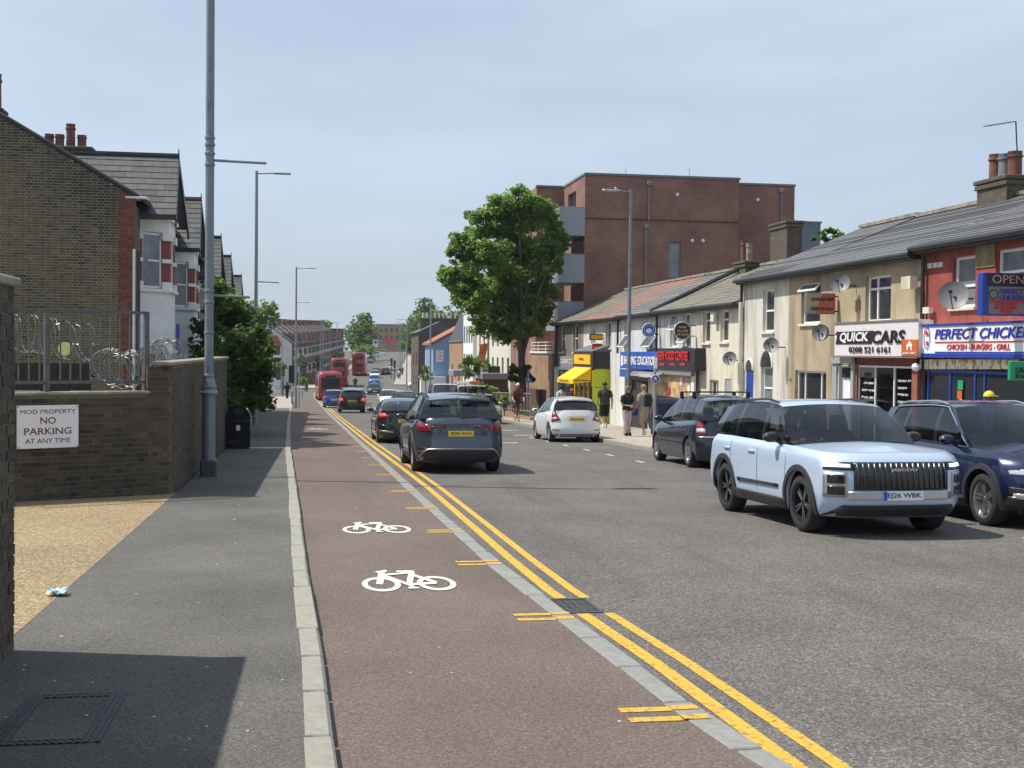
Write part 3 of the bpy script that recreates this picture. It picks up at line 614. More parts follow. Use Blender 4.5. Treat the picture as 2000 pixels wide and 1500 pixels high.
# chimney stacks
def stack(T, c, sx, sy, h, pots, mt='soot_brick', potm='pot', sq=False, pr=.12):
    C0 = empty('chimney', c); C0.parent = T; C0.matrix_basis = wm(T).inverted()@Matrix.Translation(c)
    m = MB(); m.cbox(-sx/2,sx/2,-sy/2,sy/2,-1.2,h,.01); m.cbox(-sx/2-.05,sx/2+.05,-sy/2-.05,sy/2+.05,h-.22,h-.1,.01); m.cbox(-sx/2-.08,sx/2+.08,-sy/2-.08,sy/2+.08,h-.08,h+.03,.02); m.build('stack', mt, C0)
    for px_, py_, ph, pm in pots:
        m = MB(); m.lathe([(pr*1.05,h),(pr,h+ph*.75),(pr*1.2,h+ph*.78),(pr*1.2,h+ph*.84),(pr,h+ph*.86),(pr*1.1,h+ph),(pr*.75,h+ph),(pr*.75,h+ph*.6)], 14, M=Matrix.Translation((px_,py_,0)), caps=False); m.build('chimney_pot', pm, C0, True)
    return C0
def apex(px, py, Y): return at_y(px, py, Y)
p = at_y(130, 300, 41); stack(T, (p.x, 41, p.z-.2), 1.5, .7, .35, [(-.5,0,.42,'pot'),(-.2,0,.42,'pot'),(.12,0,.75,'pot'),(.45,0,.42,'pot')], pr=.13)
p = at_y(-6, 235, 37); stack(T, (p.x-.35, 37.2, p.z-.1), .9, .6, .4, [(.3,0,1.0,'pot')])
def bay_house(Yc, i, lab):
    z0 = zr(Yc); T = empty('bay_house', (-4.5, Yc, z0), 0, lab, 'house', None)
    xb, xf = -4.6, -3.72; ev_z = 6.6+z0; rg = 8.5+z0; ridge_x = -3.55
    plan_ = [(xb,Yc-1.75),(xf,Yc-.85),(xf,Yc+.85),(xb,Yc+1.75)]
    levels = [(z0-.2, z0+1.1,'white_render'), (z0+1.1, z0+2.75,'red_brick_0'), (z0+2.75, z0+4.55,'white_render'), (z0+4.55, z0+6.15,'red_brick_0'), (z0+6.15, ev_z,'white_render')]
    core = MB(); core.prism([(xb-.2,Yc-1.72),(xb,Yc-1.72),(xf-.06,Yc-.83),(xf-.06,Yc+.83),(xb,Yc+1.72),(xb-.2,Yc+1.72)], Matrix.Translation((0,0,z0-.2)), ev_z-z0+.2); core.build('bay_core', 'curtain_glass', T, world=True)
    for (a, b_, mt) in levels:
        for (p, q) in zip(plan_[:-1], plan_[1:]):
            p, q = Vector((*p,0)), Vector((*q,0)); ex = (q-p).normalized(); en = Vector((ex.y,-ex.x,0)); ln = (q-p).length
            if mt == 'white_render': wall_panel(T, (p.x,p.y,a), ex, en, ln, b_-a, [], mt, 'render_band', .12)
            else:
                ww = ln*.56; u0 = (ln-ww)/2; wall_panel(T, (p.x,p.y,a), ex, en, ln, b_-a, [(u0,0,u0+ww,b_-a)], mt, 'brick_pier', .12)
                o_ = p+ex*u0-en*.03; window(T, (o_.x,o_.y,a+.02), ex, en, ww, b_-a-.04, bars=((),(.5,)), fr=.055, glass='curtain_glass', sill=None)
                for u_ in (0, ln-u0): 
                    o_ = p+ex*u_; Mx = Matrix(((ex.x,0,en.x,o_.x),(ex.y,0,en.y,o_.y),(0,1,0,0),(0,0,0,1)))
                    MB().cbox(-.02,u0+.02,(a+b_)/2-.06,(a+b_)/2+.06,-.04,.05,.012,M=Mx).build('stone_band', 'white_render', T, world=True)
                    MB().cbox(-.03,u0+.03,b_-.22,b_+.02,-.04,.06,.012,M=Mx).build('capital', 'white_render', T, world=True)
                    MB().cbox(-.03,u0+.03,a-.02,a+.2,-.04,.06,.02,M=Mx).build('pier_base', 'white_render', T, world=True)
    for zc in (z0+4.46, z0+2.72, ev_z-.1):
        m = MB(); m.prism([(xb,Yc-1.85),(xf+.10,Yc-.9),(xf+.10,Yc+.9),(xb,Yc+1.85)], Matrix.Translation((0,0,zc)), .09); m.build('cornice', 'white_render', T, world=True)
    # steep gabled roof over the bay, ridge square to the street
    hwid = 1.95; back = -9.0
    slope(T, (back,Yc-hwid,ev_z-.02), (ridge_x+.12,Yc-hwid,ev_z-.02), (ridge_x,Yc,rg), (back,Yc,rg), SL, pitch=.26, wdt=.36, own=(150 if i == 0 else 90 if i == 1 else 0))
    slope(T, (ridge_x+.12,Yc+hwid,ev_z-.02), (back,Yc+hwid,ev_z-.02), (back,Yc,rg), (ridge_x,Yc,rg), SL, pitch=.4, wdt=0)
    MB().box(back, ridge_x-.02, Yc-.09, Yc+.09, rg-.02, rg+.07).build('ridge_tiles', 'slate_b' if i != 1 else 'red_tile', T, world=True)
    m = MB(); m.add([(ridge_x-.25,Yc-hwid,ev_z),(ridge_x-.25,Yc+hwid,ev_z),(ridge_x-.25,Yc,rg-.05)], [(0,1,2)]); m.build('gable_infill', 'white_render', T, world=True)
    for sd in (-1,1):
        a_ = Vector((ridge_x+.14, Yc+sd*(hwid+.1), ev_z-.12)); b2 = Vector((ridge_x+.02, Yc, rg+.02)); m = MB(); dn = Vector((0,0,-.24))
        m.add([a_,b2,b2+dn,a_+dn,a_+Vector((-.05,0,0)),b2+Vector((-.05,0,0)),b2+dn+Vector((-.05,0,0)),a_+dn+Vector((-.05,0,0))], [(0,1,2,3),(7,6,5,4),(0,4,5,1),(1,5,6,2),(2,6,7,3),(3,7,4,0)]); m.build('bargeboard', 'black_paint', T, world=True)
    MB().box(-4.4, ridge_x+.1, Yc-hwid-.1, Yc-hwid+.02, ev_z-.16, ev_z-.03).build('gutter', 'gutter', T, world=True)
    MB().tube([(ridge_x,Yc,rg),(ridge_x,Yc,rg+.22)], [.03,.012], 6).build('finial', 'black_paint', T, world=True)
    MB().box(-4.75, -4.6, Yc+1.6, Yc+4.6, z0-.3, ev_z).build('front_wall', 'red_brick_0', T, world=True)
labs = ['white and brick bay house with steep slate gable next to the yellow brick gable', 'bay house with orange ridge tiles second along the gabled terrace', 'slate gabled bay house third along the terrace behind the lamp post', 'slate gabled bay house fourth along the terrace above the dark tree', 'farthest slate gabled bay house of the terrace above the dark tree']
for i, (yc, lb) in enumerate(zip((38.9, 47.6, 59.5, 68, 80), labs)): bay_house(yc, i, lb)
o = MB().cbox(-3.69,-3.66,39.75,40.6,1.55,2.55,.01).build('notice_board', 'blue_sign'); tag(o, 'small blue notice board on the white bay house', 'sign')
# ------------------------------------------------------------------ shops and houses on the right (street wall x = 14)
FX = 14.0
NE, NN = Vector((0,-1,0)), Vector((-1,0,0))
def fr(px, py, X=FX): p = at_x(px, py, X); return p.y, p.z
def frect(x0, y0, x1, y1, X=FX):           # picture rectangle on the street wall -> (far y, near y, z low, z high)
    c = (x0+x1)/2; return at_x(x0,(y0+y1)/2,X).y, at_x(x1,(y0+y1)/2,X).y, at_x(c,y1,X).z, at_x(c,y0,X).z
mat('render_white', (.62,.61,.57), .85, var=.08, scale=2, col2=(.40,.38,.34), scale2=.9, f2=(.48,.74), streak=.45, bump=.08)
mat('render_cream', (.64,.60,.47), .85, var=.07, scale=2, col2=(.42,.38,.28), scale2=.9, f2=(.48,.74), streak=.45, bump=.08)
mat('render_offwhite', (.60,.57,.50), .85, var=.08, scale=2, col2=(.34,.31,.26), scale2=.8, f2=(.48,.74), streak=.45, bump=.15, bscale=40)
mat('render_tan', (.38,.31,.20), .9, var=.12, scale=2, col2=(.19,.16,.115), scale2=.7, f2=(.48,.74), streak=.45, bump=.1)
mat('render_red', (.29,.06,.045), .85, var=.18, scale=2, col2=(.15,.05,.04), scale2=1.2, f2=(.48,.72), streak=.5)
mat('render_grey', (.16,.14,.115), .9, var=.15, scale=2, col2=(.27,.24,.2), scale2=.8, f2=(.48,.74), streak=.45)
mat('tile_grey', (.125,.128,.132), .75, var=.12, scale=2.5); mat('tile_brown', (.16,.13,.105), .85, var=.2, scale=2.5, col2=(.21,.19,.14), scale2=1); mat('tile_red', (.24,.13,.10), .85, var=.15, scale=3); mat('tile_moss', (.15,.14,.11), .9, var=.2, scale=2.5, col2=(.2,.19,.14), scale2=1)
mat('sign_black', (.014,.014,.016), .35); mat('sign_red', (.55,.02,.025), .4); mat('sign_white', (.80,.79,.78), .4, var=.03); mat('sign_pinkish', (.70,.64,.64), .45, var=.06, scale=4, col2=(.74,.66,.5), scale2=1.5, f2=(.6,.8)); mat('sign_orange', (.52,.12,.03), .45); mat('sign_blue', (.01,.09,.45), .4); mat('text_blue', (.015,.03,.36), .5); mat('text_red', (.5,.015,.03), .5); mat('sign_green', (.02,.30,.13), .45)
mat('awning_yellow', (.85,.47,.01), .7, var=.05); mat('lime', (.46,.55,.02), .6, var=.05); mat('shop_yellow', (.75,.55,.01), .5); mat('blue_frame', (.015,.05,.30), .4); mat('door_grey', (.32,.33,.34), .5); mat('dish', (.17,.17,.17), .5, var=.1); mat('interior', (.03,.03,.032), .9); mat('shutter', (.13,.15,.14), .6)
def house(name, px_l, px_r, eave, ridge, wallm, roofm, lab, holes, wdt=0, pitch=.28, own=0, z_extra=0, depth=8, cat='house', eX=13.72, rX=18.0, shop=None):
    """eave/ridge: ((px,py),(px,py)) measured left and right; holes: picture rectangles"""
    yf_, yn = fr(px_l, 640)[0], fr(px_r, 640)[0]; z0 = zr((yf_+yn)/2)+PAV-.5
    ze = [at_x(a, b_, eX).z for a, b_ in eave]; zrg = [at_x(a, b_, rX).z for a, b_ in ridge]
    zeave = sum(ze)/2; zrid = sum(zrg)/2
    T = empty(name, (FX, (yf_+yn)/2, z0+.5), 0, lab, cat)
    hl = []
    for r in holes:
        a, b_, c, d = frect(*r); hl.append((yf_-a, c-z0, yf_-b_, d-z0))
    wall_panel(T, (FX, yf_, z0), NE, NN, yf_-yn, zeave-z0-.02, hl+([shop] if shop else []), wallm, th=.2)
    MB().box(FX+.21, FX+depth, yn+.01, yf_-.01, z0, zeave-.05).build('house_core', 'interior' , T, world=True)
    MB().box(FX+.0, FX+.3, yn+.005, yf_-.005, zeave-.03, zeave+.1).build('wall_head', wallm, T, world=True)
    slope(T, (eX, yf_, zeave), (eX, yn, zeave), (rX, yn, zrid), (rX, yf_, zrid), roofm, pitch=pitch, wdt=wdt, own=own, th=.02, piece='tile')
    slope(T, (rX+4.2, yn, zeave), (rX+4.2, yf_, zeave), (rX, yf_, zrid), (rX, yn, zrid), roofm, pitch=.6, wdt=0)
    for yy in (yf_-.02, yn+.02):
        MB().add([(FX+.1,yy,zeave-.05),(rX+4,yy,zeave-.05),(rX,yy,zrid-.05)], [(0,1,2)]).build('party_gable', wallm, T, world=True)
    MB().box(rX-.12, rX+.12, yn, yf_, zrid+.0, zrid+.1).build('ridge_tiles', 'coping', T, world=True)
    MB().tube([(eX-.02, yf_, zeave-.05), (eX-.02, yn, zeave-.05)], .06, 8).build('gutter', 'gutter', T, world=True)
    MB().box(eX+.03, FX-.002, yn+.01, yf_-.01, zeave-.16, zeave-.02).build('fascia_board', 'gutter', T, world=True)
    return T, yf_, yn, z0, zeave
def win(T, r, bars=((),(.5,)), glass='dark_glass', sill='off_white', fr_=.06, mt='upvc', inset=.09, **k):
    a, b_, c, d = frect(*r); return window(T, (FX+inset, a, c), NE, NN, a-b_, d-c, bars=bars, glass=glass, sill=sill, fr=fr_, mt=mt, sill_out=inset+.07, **k)
def casement(W, T, r, ang, hinge='top', mt='upvc'):      # an open hung sash standing out from its frame
    a, b_, c, d = frect(*r); h_ = d-c; w_ = a-b_; m = MB()
    M = Matrix.Translation((FX+.06, a, d)) @ Matrix(((0,0,-1,0),(-1,0,0,0),(0,1,0,0),(0,0,0,1))) @ Matrix.Rotation(-ang, 4, 'X')
    f_ = .05
    for q in ((0,f_,-h_,0),(w_-f_,w_,-h_,0),(f_,w_-f_,-h_,-h_+f_),(f_,w_-f_,-f_,0)): m.box(q[0],q[1],q[2],q[3],0,.04,M=M)
    o = m.build('open_sash', mt, T, world=True); MB().box(f_*.7,w_-f_*.7,-h_+f_*.7,-f_*.7,.015,.022,M=M).build('pane', 'curtain_glass', o, world=True)
def dish(lab, px, py, r, X=13.55, mt='dish'):
    p = at_x(px, py, X); T = empty('satellite_dish', p, 0, lab, 'satellite dish', 'satellite dishes on the house fronts'); m = MB(); d = Vector((-.55,-.75,.3)).normalized(); M = d.to_track_quat('Z','Y').to_matrix().to_4x4()
    m.lathe([(.001,-.06),(r*.5,-.045),(r*.85,-.012),(r,.012),(r,.0),(r*.85,-.03),(r*.5,-.065),(.001,-.08)], 20, M=M, caps=False); m.build('reflector', mt, T, True)
    e = M@Vector((0,-r*.25,.42*r/.3)); MB().tube([M@Vector((0,-r*.9,.0)), e], .012, 5).build('arm', 'black_plastic', T); MB().cbox(e.x-.035,e.x+.035,e.y-.035,e.y+.035,e.z-.03,e.z+.03,.008).build('receiver', 'black_plastic', T)
    MB().tube([(0,0,-.03),(.22,.03,-.06),(.47,.05,-.06)], .02, 6).build('bracket', 'black_plastic', T)
def pipe(T, px, py0, py1, X=13.9, r=.05, mt='gutter'):
    a, b_ = at_x(px, py0, X), at_x(px, py1, X); MB().tube([(X,a.y,a.z),(X,a.y,b_.z)], r, 8).build('downpipe', mt, T, world=True)
def board(name, lab, r, X, depth, mt, cat='sign', group=None):
    """flat fascia on the street wall"""
    a, b_, c, d = frect(*r, X); T = empty(name, (X, a, c), 0, lab, cat, group); MB().cbox(X, X+depth, b_, a, c, d, .012).build('panel', mt, T, world=True)
    return T, a, b_, c, d
def words(T, txt, r, X, mt, bold=.01, shear=0, depth=.01, nm='lettering'):
    a, b_, c, d = frect(*r, X); text_mb(txt, frame((X-.001, a, c), (0,-1,0), (0,0,1)), d-c, a-b_, bold, shear, depth).build(nm, mt, T, world=True)
def blade(name, lab, r, Y, mt, dep=.12, edge_m=None, cat='sign'):
    """projecting sign that faces down the street"""
    p0, p1 = at_y(r[0], r[3], Y), at_y(r[2], r[1], Y); T = empty(name, (p0.x, Y, p0.z), 0, lab, cat); MB().cbox(p0.x, p1.x, Y, Y+dep, p0.z, p1.z, .01).build('panel', mt, T, world=True)
    MB().tube([(p1.x, Y+dep/2, p1.z-.08), (max(FX+.05,p1.x+.1), Y+dep/2, p1.z-.08)], .02, 6).build('bracket', 'black_metal', T, world=True)
    MB().tube([(p1.x, Y+dep/2, p0.z+.08), (max(FX+.05,p1.x+.1), Y+dep/2, p0.z+.08)], .02, 6).build('bracket', 'black_metal', T, world=True)
    return T
def bwords(T, txt, r, Y, mt, bold=.01, shear=0, nm='lettering'):
    p0, p1 = at_y(r[0], r[3], Y), at_y(r[2], r[1], Y); text_mb(txt, frame((p0.x, Y-.001, p0.z), (1,0,0), (0,0,1)), p1.z-p0.z, p1.x-p0.x, bold, shear, .008).build(nm, mt, T, world=True)
def spatch(T, r, X, mt, nm, dep=.006):
    a, b_, c, d = frect(*r, X); return MB().box(X-dep, X+.004, b_, a, c, d).build(nm, mt, T, world=True)
def shopfront(T, r, X, fm, cols, rows=(), glass='shop_glass', fw=.05):
    """glazed front with mullions in front of a dim shop room"""
    a, b_, c, d = frect(*r, X)
    for t in cols: y_ = a+(b_-a)*t; MB().box(X-.02, X+.05, y_-fw/2, y_+fw/2, c, d).build('mullion', fm, T, world=True)
    for t in rows: z_ = c+(d-c)*t; MB().box(X-.018, X+.045, b_, a, z_-fw/2, z_+fw/2).build('transom', fm, T, world=True)
    MB().box(X+.01, X+.018, b_, a, c, d).build('shop_window', glass, T, world=True)
def sub(T, nm, loc, lab=None):
    o = empty(nm, loc); o.parent = T; o.matrix_basis = wm(T).inverted()@Matrix.Translation(loc)
    if lab: o['label'] = lab
    return o
# --- red house with the chicken shop
T, ya, yb, z0, ze = house('red_shop_house', 1797, 2085, ((1800,487),(2070,424)), ((1800,425),(1990,380)), 'render_red', ['tile_grey','slate'], 'red painted house above the chicken shop', [(1860,500,1905,600),(1945,484,2010,560)], shop=None, pitch=.24)
win(T, (1860,500,1905,600), ((),(.42,)), 'curtain_glass'); win(T, (1945,484,2010,560), ((),(.4,)), 'curtain_glass')
pipe(T, 1803, 500, 640); pipe(T, 1806, 640, 800, r=.06)
for i, px in enumerate((1817,1828,1838)): spatch(T, (px-4,514-i,px+4,524-i), 13.99, 'off_white', 'vent_tile', .02)
mat('bare_brick', (.20,.15,.09), .95, var=.4, scale=9, col2=(.30,.25,.12), scale2=3); spatch(T, (1906,478,1944,522), 13.985, 'bare_brick', 'bare_brick_patch', .012)
spatch(T, (1810,600,1822,612), 13.93, 'off_white', 'meter_box', .1)
TS, a, b_, c, d = board('chicken_shop_sign', 'long white PERFECT CHICKEN shop sign with blue border', (1797,628,2085,697), 13.72, .3, 'sign_white')
for r in ((1797,628,2085,633),(1797,691,2085,700)): spatch(TS, r, 13.715, 'blue_frame', 'sign_border', .02)
words(TS, 'PERFECT CHICKEN', (1826,640,2018,661), 13.712, 'text_blue', .015, .25); words(TS, 'CHICKEN - BURGERS - GRILL', (1850,672,1973,683), 13.712, 'text_red', .008, .1)
spatch(TS, (1826,666,2060,668), 13.712, 'text_red', 'sign_line', .008); spatch(TS, (1826,687,2060,689.5), 13.712, 'text_blue', 'sign_line', .008)
p = at_x(1810, 660, 13.70); M = frame(p, (0,-1,0), (0,0,1)); m = MB(); m.tube([M@Vector((.13*math.cos(t),.235*math.sin(t),0)) for t in np.linspace(0,2*math.pi,30)[:-1]], .008, 5, closed=True); m.build('logo_ring', 'text_blue', TS, world=True)
m = MB(); m.prism([(-.06,.07),(-.07,.16),(-.02,.13),(.0,.17),(.03,.12),(.07,.11),(.05,.06)], M, .008); m.build('logo_comb', 'text_red', TS, world=True); m = MB(); m.prism([(.0,-.17),(-.02,-.1),(.02,-.06),(.06,-.09),(.05,-.16)], M, .008); m.build('logo_wattle', 'text_red', TS, world=True)
mat('food_print', (.72,.68,.55), .5, var=.2, scale=8, col2=(.42,.26,.08), scale2=7, f2=(.5,.6))
for k in range(11): spatch(TS, (1798+k*17.6,702,1814.4+k*17.6,721), 13.9, 'food_print', 'menu_picture', .02)
TT = sub(T, 'chicken_shop_front', (13.95, (ya+yb)/2, z0+.5), 'dark glazed shop front with blue frames under the white sign'); shopfront(TT, (1806,724,2085,880), 13.93, 'blue_frame', (0,.03,.21,.4,.47,.75,1), (.97,), 'dark_glass', .06)
for r, mt, nm in (((1871,743,1881,761),'sign_green','round_sticker'), ((1870,763,1879,780),'sign_orange','sticker'), ((1874,780,1880,790),'lime','sticker')): spatch(TT, r, 13.9, mt, nm, .006)
TB = blade('open_box_sign', 'dark projecting box sign reading OPEN above the chicken shop sign', (1918,534,2006,616), 22.9, 'blue_frame', .2)
def bpatch(T, r, Y, mt, nm): p0, p1 = at_y(r[0], r[3], Y), at_y(r[2], r[1], Y); return MB().box(p0.x, p1.x, Y-.012, Y+.002, p0.z, p1.z).build(nm, mt, T, world=True)
bpatch(TB, (1928,535,2003,557), 22.895, 'sign_black', 'open_panel'); bpatch(TB, (1930,561,2003,613), 22.895, 'dish', 'menu_panel'); bwords(TB, 'OPEN', (1938,538,2000,553), 22.88, 'galv', .0)
bwords(TB, 'PERFECT', (1952,565,2000,574), 22.88, 'text_blue', .02, .2); bwords(TB, 'CHICKEN', (1952,577,2000,586), 22.88, 'text_blue', .02, .2); bpatch(TB, (1931,588,2003,590), 22.885, 'text_red', 'sign_line')
for k, t in enumerate(('CHICKEN','BURGERS','RIBS')): bwords(TB, t, (1944-(2 if k == 1 else -8 if k == 2 else 0),591.5+k*7,1986+(2 if k == 1 else -8 if k == 2 else 0),596.5+k*7), 22.88, 'text_red', .02, .2)
p = at_y(1941, 575, 22.88); M = frame(p, (1,0,0), (0,0,1)); MB().tube([M@Vector((.09*math.cos(t),.09*math.sin(t),0)) for t in np.linspace(0,2*math.pi,20)[:-1]], .01, 5, closed=True).build('logo_ring', 'sign_black', TB, world=True)
TG = blade('green_delivery_sign', 'green projecting sign reading Uber Eats below the white sign', (1972,706,2030,743), 22.0, 'sign_green', .08); bwords(TG, 'Uber', (1984,718,2016,728), 21.985, 'sign_black', .02); bwords(TG, 'Eats', (1984,730,2016,738), 21.985, 'sign_black', .02)
dish('big grey satellite dish on the red house', 1862, 577, .31, 13.35)
p = at_x(1962, 398, 18.0); CH = stack(T, (18.0, p.y, p.z-.1),   .75, 1.45, .72, [(0,.45,.72,'pot'),(0,.0,.66,'lead'),(0,-.45,.66,'pot')], pr=.17)
q = at_x(1987, 302, 18.0); m = MB(); a = at_x(1984, 237, 18.0); m.tube([q,a], .018, 5); b2 = at_x(1921, 247, 17.2); m.tube([a,b2], .012, 5)
for k in range(9): c = Vector(a).lerp(Vector(b2), .15+k*.09); m.tube([c+Vector((0,0,-.0))+Vector((-.09,-.12,0)), c+Vector((.09,.12,0))], .006, 4)
m.build('tv_aerial', 'black_metal', T, world=True)
# --- tan house with the cab office
T, ya, yb, z0, ze = house('tan_house', 1540, 1797, ((1545,529),(1797,489)), ((1600,464),(1900,405)), 'render_tan', ['tile_grey','slate_b'], 'tan rendered house above the cab office', [(1565,553,1602,632),(1690,538,1740,628),(1552,724,1613,850),(1636,712,1664,850)], pitch=.24)
W = win(T, (1565,553,1602,632), ((),(.72,))); casement(W, T, (1566,554,1601,574), R(38)); win(T, (1690,538,1740,628), ((.36,),(.72,))); win(T, (1552,724,1613,850), ((.24,.76),()), 'dark_glass', sill=None)
spatch(T, (1670,586,1680,607), 13.985, 'bare_brick', 'air_brick', .012); spatch(T, (1774,540,1792,565), 13.85, 'render_cream', 'alarm_box', .18)
a, b_, c, d = frect(1636,712,1664,850); DR = MB().box(13.98, 14.1, b_+.02, a-.02, c, d-.02).build('door', 'upvc', T, world=True); spatch(T, (1646,718,1664,738), 13.96, 'dark_glass', 'door_light', .02)
for r in ((1628,707,1636,850),(1664,707,1669,850)): spatch(T, r, 13.86, 'door_grey', 'door_pilaster', .05)
spatch(T, (1628,698,1669,710), 13.84, 'door_grey', 'door_head', .08)
TS, a, b_, c, d = board('cab_office_sign', 'pale QUICK CARS shop sign with telephone number', (1630,628,1793,697), 13.62, .38, 'sign_pinkish')
for r in ((1630,626,1793,629.5),(1630,695,1793,698.5)): spatch(TS, r, 13.615, 'dish', 'sign_border', .02)
p0, p1 = at_x(1632,672,13.605), at_x(1704,646,13.605); M = frame((13.61,p0.y,p0.z), (0,-1,0), (0,0,1)); wq, hq = p0.y-p1.y, p1.z-p0.z
MB().prism([(0,0),(wq-.05,0),(wq+.09,hq),(.12,hq)], M, .008).build('black_block', 'sign_black', TS, world=True)
for k, (x_, y_) in enumerate(((-.02,hq*.72),(.05,hq*.86),(.0,hq*.46))): MB().box(0,.06,0,.06,0,.007,M=M@Matrix.Translation((x_,y_,0))).build('chequer', 'sign_white' if k == 2 else 'sign_black', TS, world=True)
words(TS, 'QUICK', (1641,649,1696,670), 13.60, 'sign_white', .025, .15); words(TS, 'CARS', (1703,645,1768,671), 13.605, 'sign_black', .03, .12); words(TS, '0208 521 6161', (1658,677,1738,689), 13.605, 'sign_black', .012)
bo, a, b_, c, d = board('delivery_app_sign', 'orange square JUST EAT plate on the corner of the cab sign', (1760,663,1792,696), 13.58, .03, 'sign_orange'); words(bo, 'JUST EAT', (1763,688,1789,693), 13.575, 'sign_white', .02, .2)
p = at_x(1776, 684, 13.577); M = frame(p, (0,-1,0), (0,0,1)); MB().prism([(-.12,0),(-.06,0),(-.06,.08),(.06,.08),(.06,0),(.12,0),(.12,.1),(.15,.1),(0,.21),(-.15,.1),(-.12,.1)], M, .006).build('house_mark', 'sign_white', bo, world=True)
TT = sub(T, 'cab_office_front', (13.95, 29, z0+.5), 'cab office shop front with pale lettering and brick pier')
spatch(TT, (1669,712,1677,850), 13.93, 'red_brick_2', 'brick_pier', .06); spatch(TT, (1669,698,1793,713), 13.93, 'red_brick_1', 'brick_head', .04); spatch(TT, (1677,714,1786,880), 13.985, 'shutter', 'shop_screen', .01)
shopfront(TT, (1677,714,1786,880), 13.94, 'upvc', (0,.32,.66,1), (.985,), 'shop_glass', .045); spatch(TT, (1679,716,1711,737), 13.93, 'curtain_glass', 'window_panel', .006); words(TT, '24/7', (1688,727,1704,736), 13.92, 'sign_black', .02)
for k, (x_, y_, wq) in enumerate(((1687,746,20),(1684,760,24),(1683,774,27),(1754,742,18),(1754,756,18),(1754,769,20),(1754,783,14))): words(TT, '#%d' % (8+k % 3), (x_,y_,x_+wq,y_+4), 13.92, 'sign_white', .02)
words(TT, '#3', (1774,742,1784,746), 13.92, 'sign_white', .02); spatch(TT, (1786,712,1797,880), 13.9, 'red_brick_2', 'corner_pier', .08)
o = MB().lathe([(.001,-.1),(.07,-.07),(.1,0),(.07,.07),(.001,.1)], 14, M=Matrix.Translation(at_x(1789,717,13.7)), caps=False).build('globe_lamp', 'upvc', None, True); tag(o, 'white globe lamp at the corner of the cab office', 'lamp')
TB = blade('cab_blade_sign', 'red and olive projecting QUICK CARS sign in front of an upper window', (1575,573,1632,613), 31.9, 'dish', .14); bpatch(TB, (1577,575,1630,611), 31.895, 'render_tan', 'sign_face')
for k in range(9): 
    p0, p1 = at_y(1594+k*4.6, 611, 31.88), at_y(1596+k*4.6, 575, 31.88); xm = at_y(1630,600,31.88).x; m = MB(); q = [(p0.x,p0.z),(min(p0.x+.035,xm),p0.z),(min(p0.x+.035+.18,xm),p1.z),(min(p0.x+.18,xm),p1.z)]; m.add([(x_,31.879,z_) for x_,z_ in q]+[(x_,31.884,z_) for x_,z_ in q], [(0,1,2,3),(7,6,5,4),(0,4,5,1),(1,5,6,2),(2,6,7,3),(3,7,4,0)]); m.build('stripe', 'sign_red', TB, world=True)
bwords(TB, 'QUICKCARS', (1584,582,1628,588), 31.87, 'sign_black', .03, .2); bwords(TB, '0208 521 6161', (1584,600,1626,606), 31.87, 'sign_black', .01)
dish('satellite dish beside the tall window of the tan house', 1641, 553, .25); dish('satellite dish left of the QUICK CARS shop sign', 1603, 650, .23)
# --- tall white house
T, ya, yb, z0, ze = house('white_house', 1450, 1540, ((1452,545),(1540,530)), ((1515,482),(1600,464)), 'render_offwhite', ['tile_grey','slate_b'], 'pebbly white house with arched doorway beside the tan house', [(1490,565,1512,648),(1486,716,1509,800),(1457,722,1471,810)], pitch=.24)
win(T, (1490,565,1512,648)); win(T, (1486,716,1509,800), ((),(.5,)), sill=None, glass='curtain_glass')
def arch_head(px0, px1, py, X=13.99, mt='dark_glass'):
    a, b_, c, d = frect(px0, py, px1, py+1, X); r = (a-b_)/2; M = frame((X, (a+b_)/2, d), (0,-1,0), (0,0,1)); MB().prism([(r*math.cos(t), r*1.05*math.sin(t)) for t in np.linspace(0,math.pi,12)], M, .02).build('fanlight', mt, T, world=True)
    m = MB(); m.tube([M@Vector((r*math.cos(t), r*1.05*math.sin(t), .01)) for t in np.linspace(0,math.pi,14)], .035, 6); m.build('arch_moulding', 'off_white', T, world=True)
arch_head(1486,1509,717); arch_head(1457,1471,723)
a, b_, c, d = frect(1457,722,1471,810); MB().box(14.0,14.1,b_+.02,a-.02,c,d).build('door', 'blue_frame', T, world=True)
pipe(T, 1449, 548, 800, 13.92); dish('satellite dish beside the arched window of the white house', 1506, 674, .23)
p = at_x(1535, 470, 18.2); stack(T, (18.2, p.y, p.z-.35), .6, 1.7, 1.0, [(0,-.5,.12,'coping'),(0,.5,.12,'coping')])
# --- cream house
T, ya, yb, z0, ze = house('cream_house', 1358, 1450, ((1360,599),(1447,588)), ((1412,534),(1450,527)), 'render_cream', ['tile_brown','tile_moss'], 'low cream house with two upper windows beside the food shop', [(1373,607,1387,670),(1407,605,1423,668),(1386,742,1403,800),(1415,740,1428,810)], pitch=.3)
win(T, (1373,607,1387,670), ((),(.7,)), fr_=.07); win(T, (1407,605,1423,668), ((),(.7,)), fr_=.07); win(T, (1386,742,1403,800), ((.5,),())); a, b_, c, d = frect(1415,740,1428,810); MB().box(14.02,14.1,b_+.02,a-.02,c,d).build('door', 'door_grey', T, world=True)
spatch(T, (1393,610,1399,628), 13.9, 'off_white', 'wall_lamp', .1); dish('satellite dish low on the cream house', 1425, 700, .23); pipe(T, 1447, 590, 800, 13.9, .07, 'off_white')
p = at_x(1458, 520, 17.6); stack(T, (17.6, p.y, p.z-.3), .55, 1.3, .45, [(0,.35,.9,'pot'),(0,-.3,.75,'coping')])
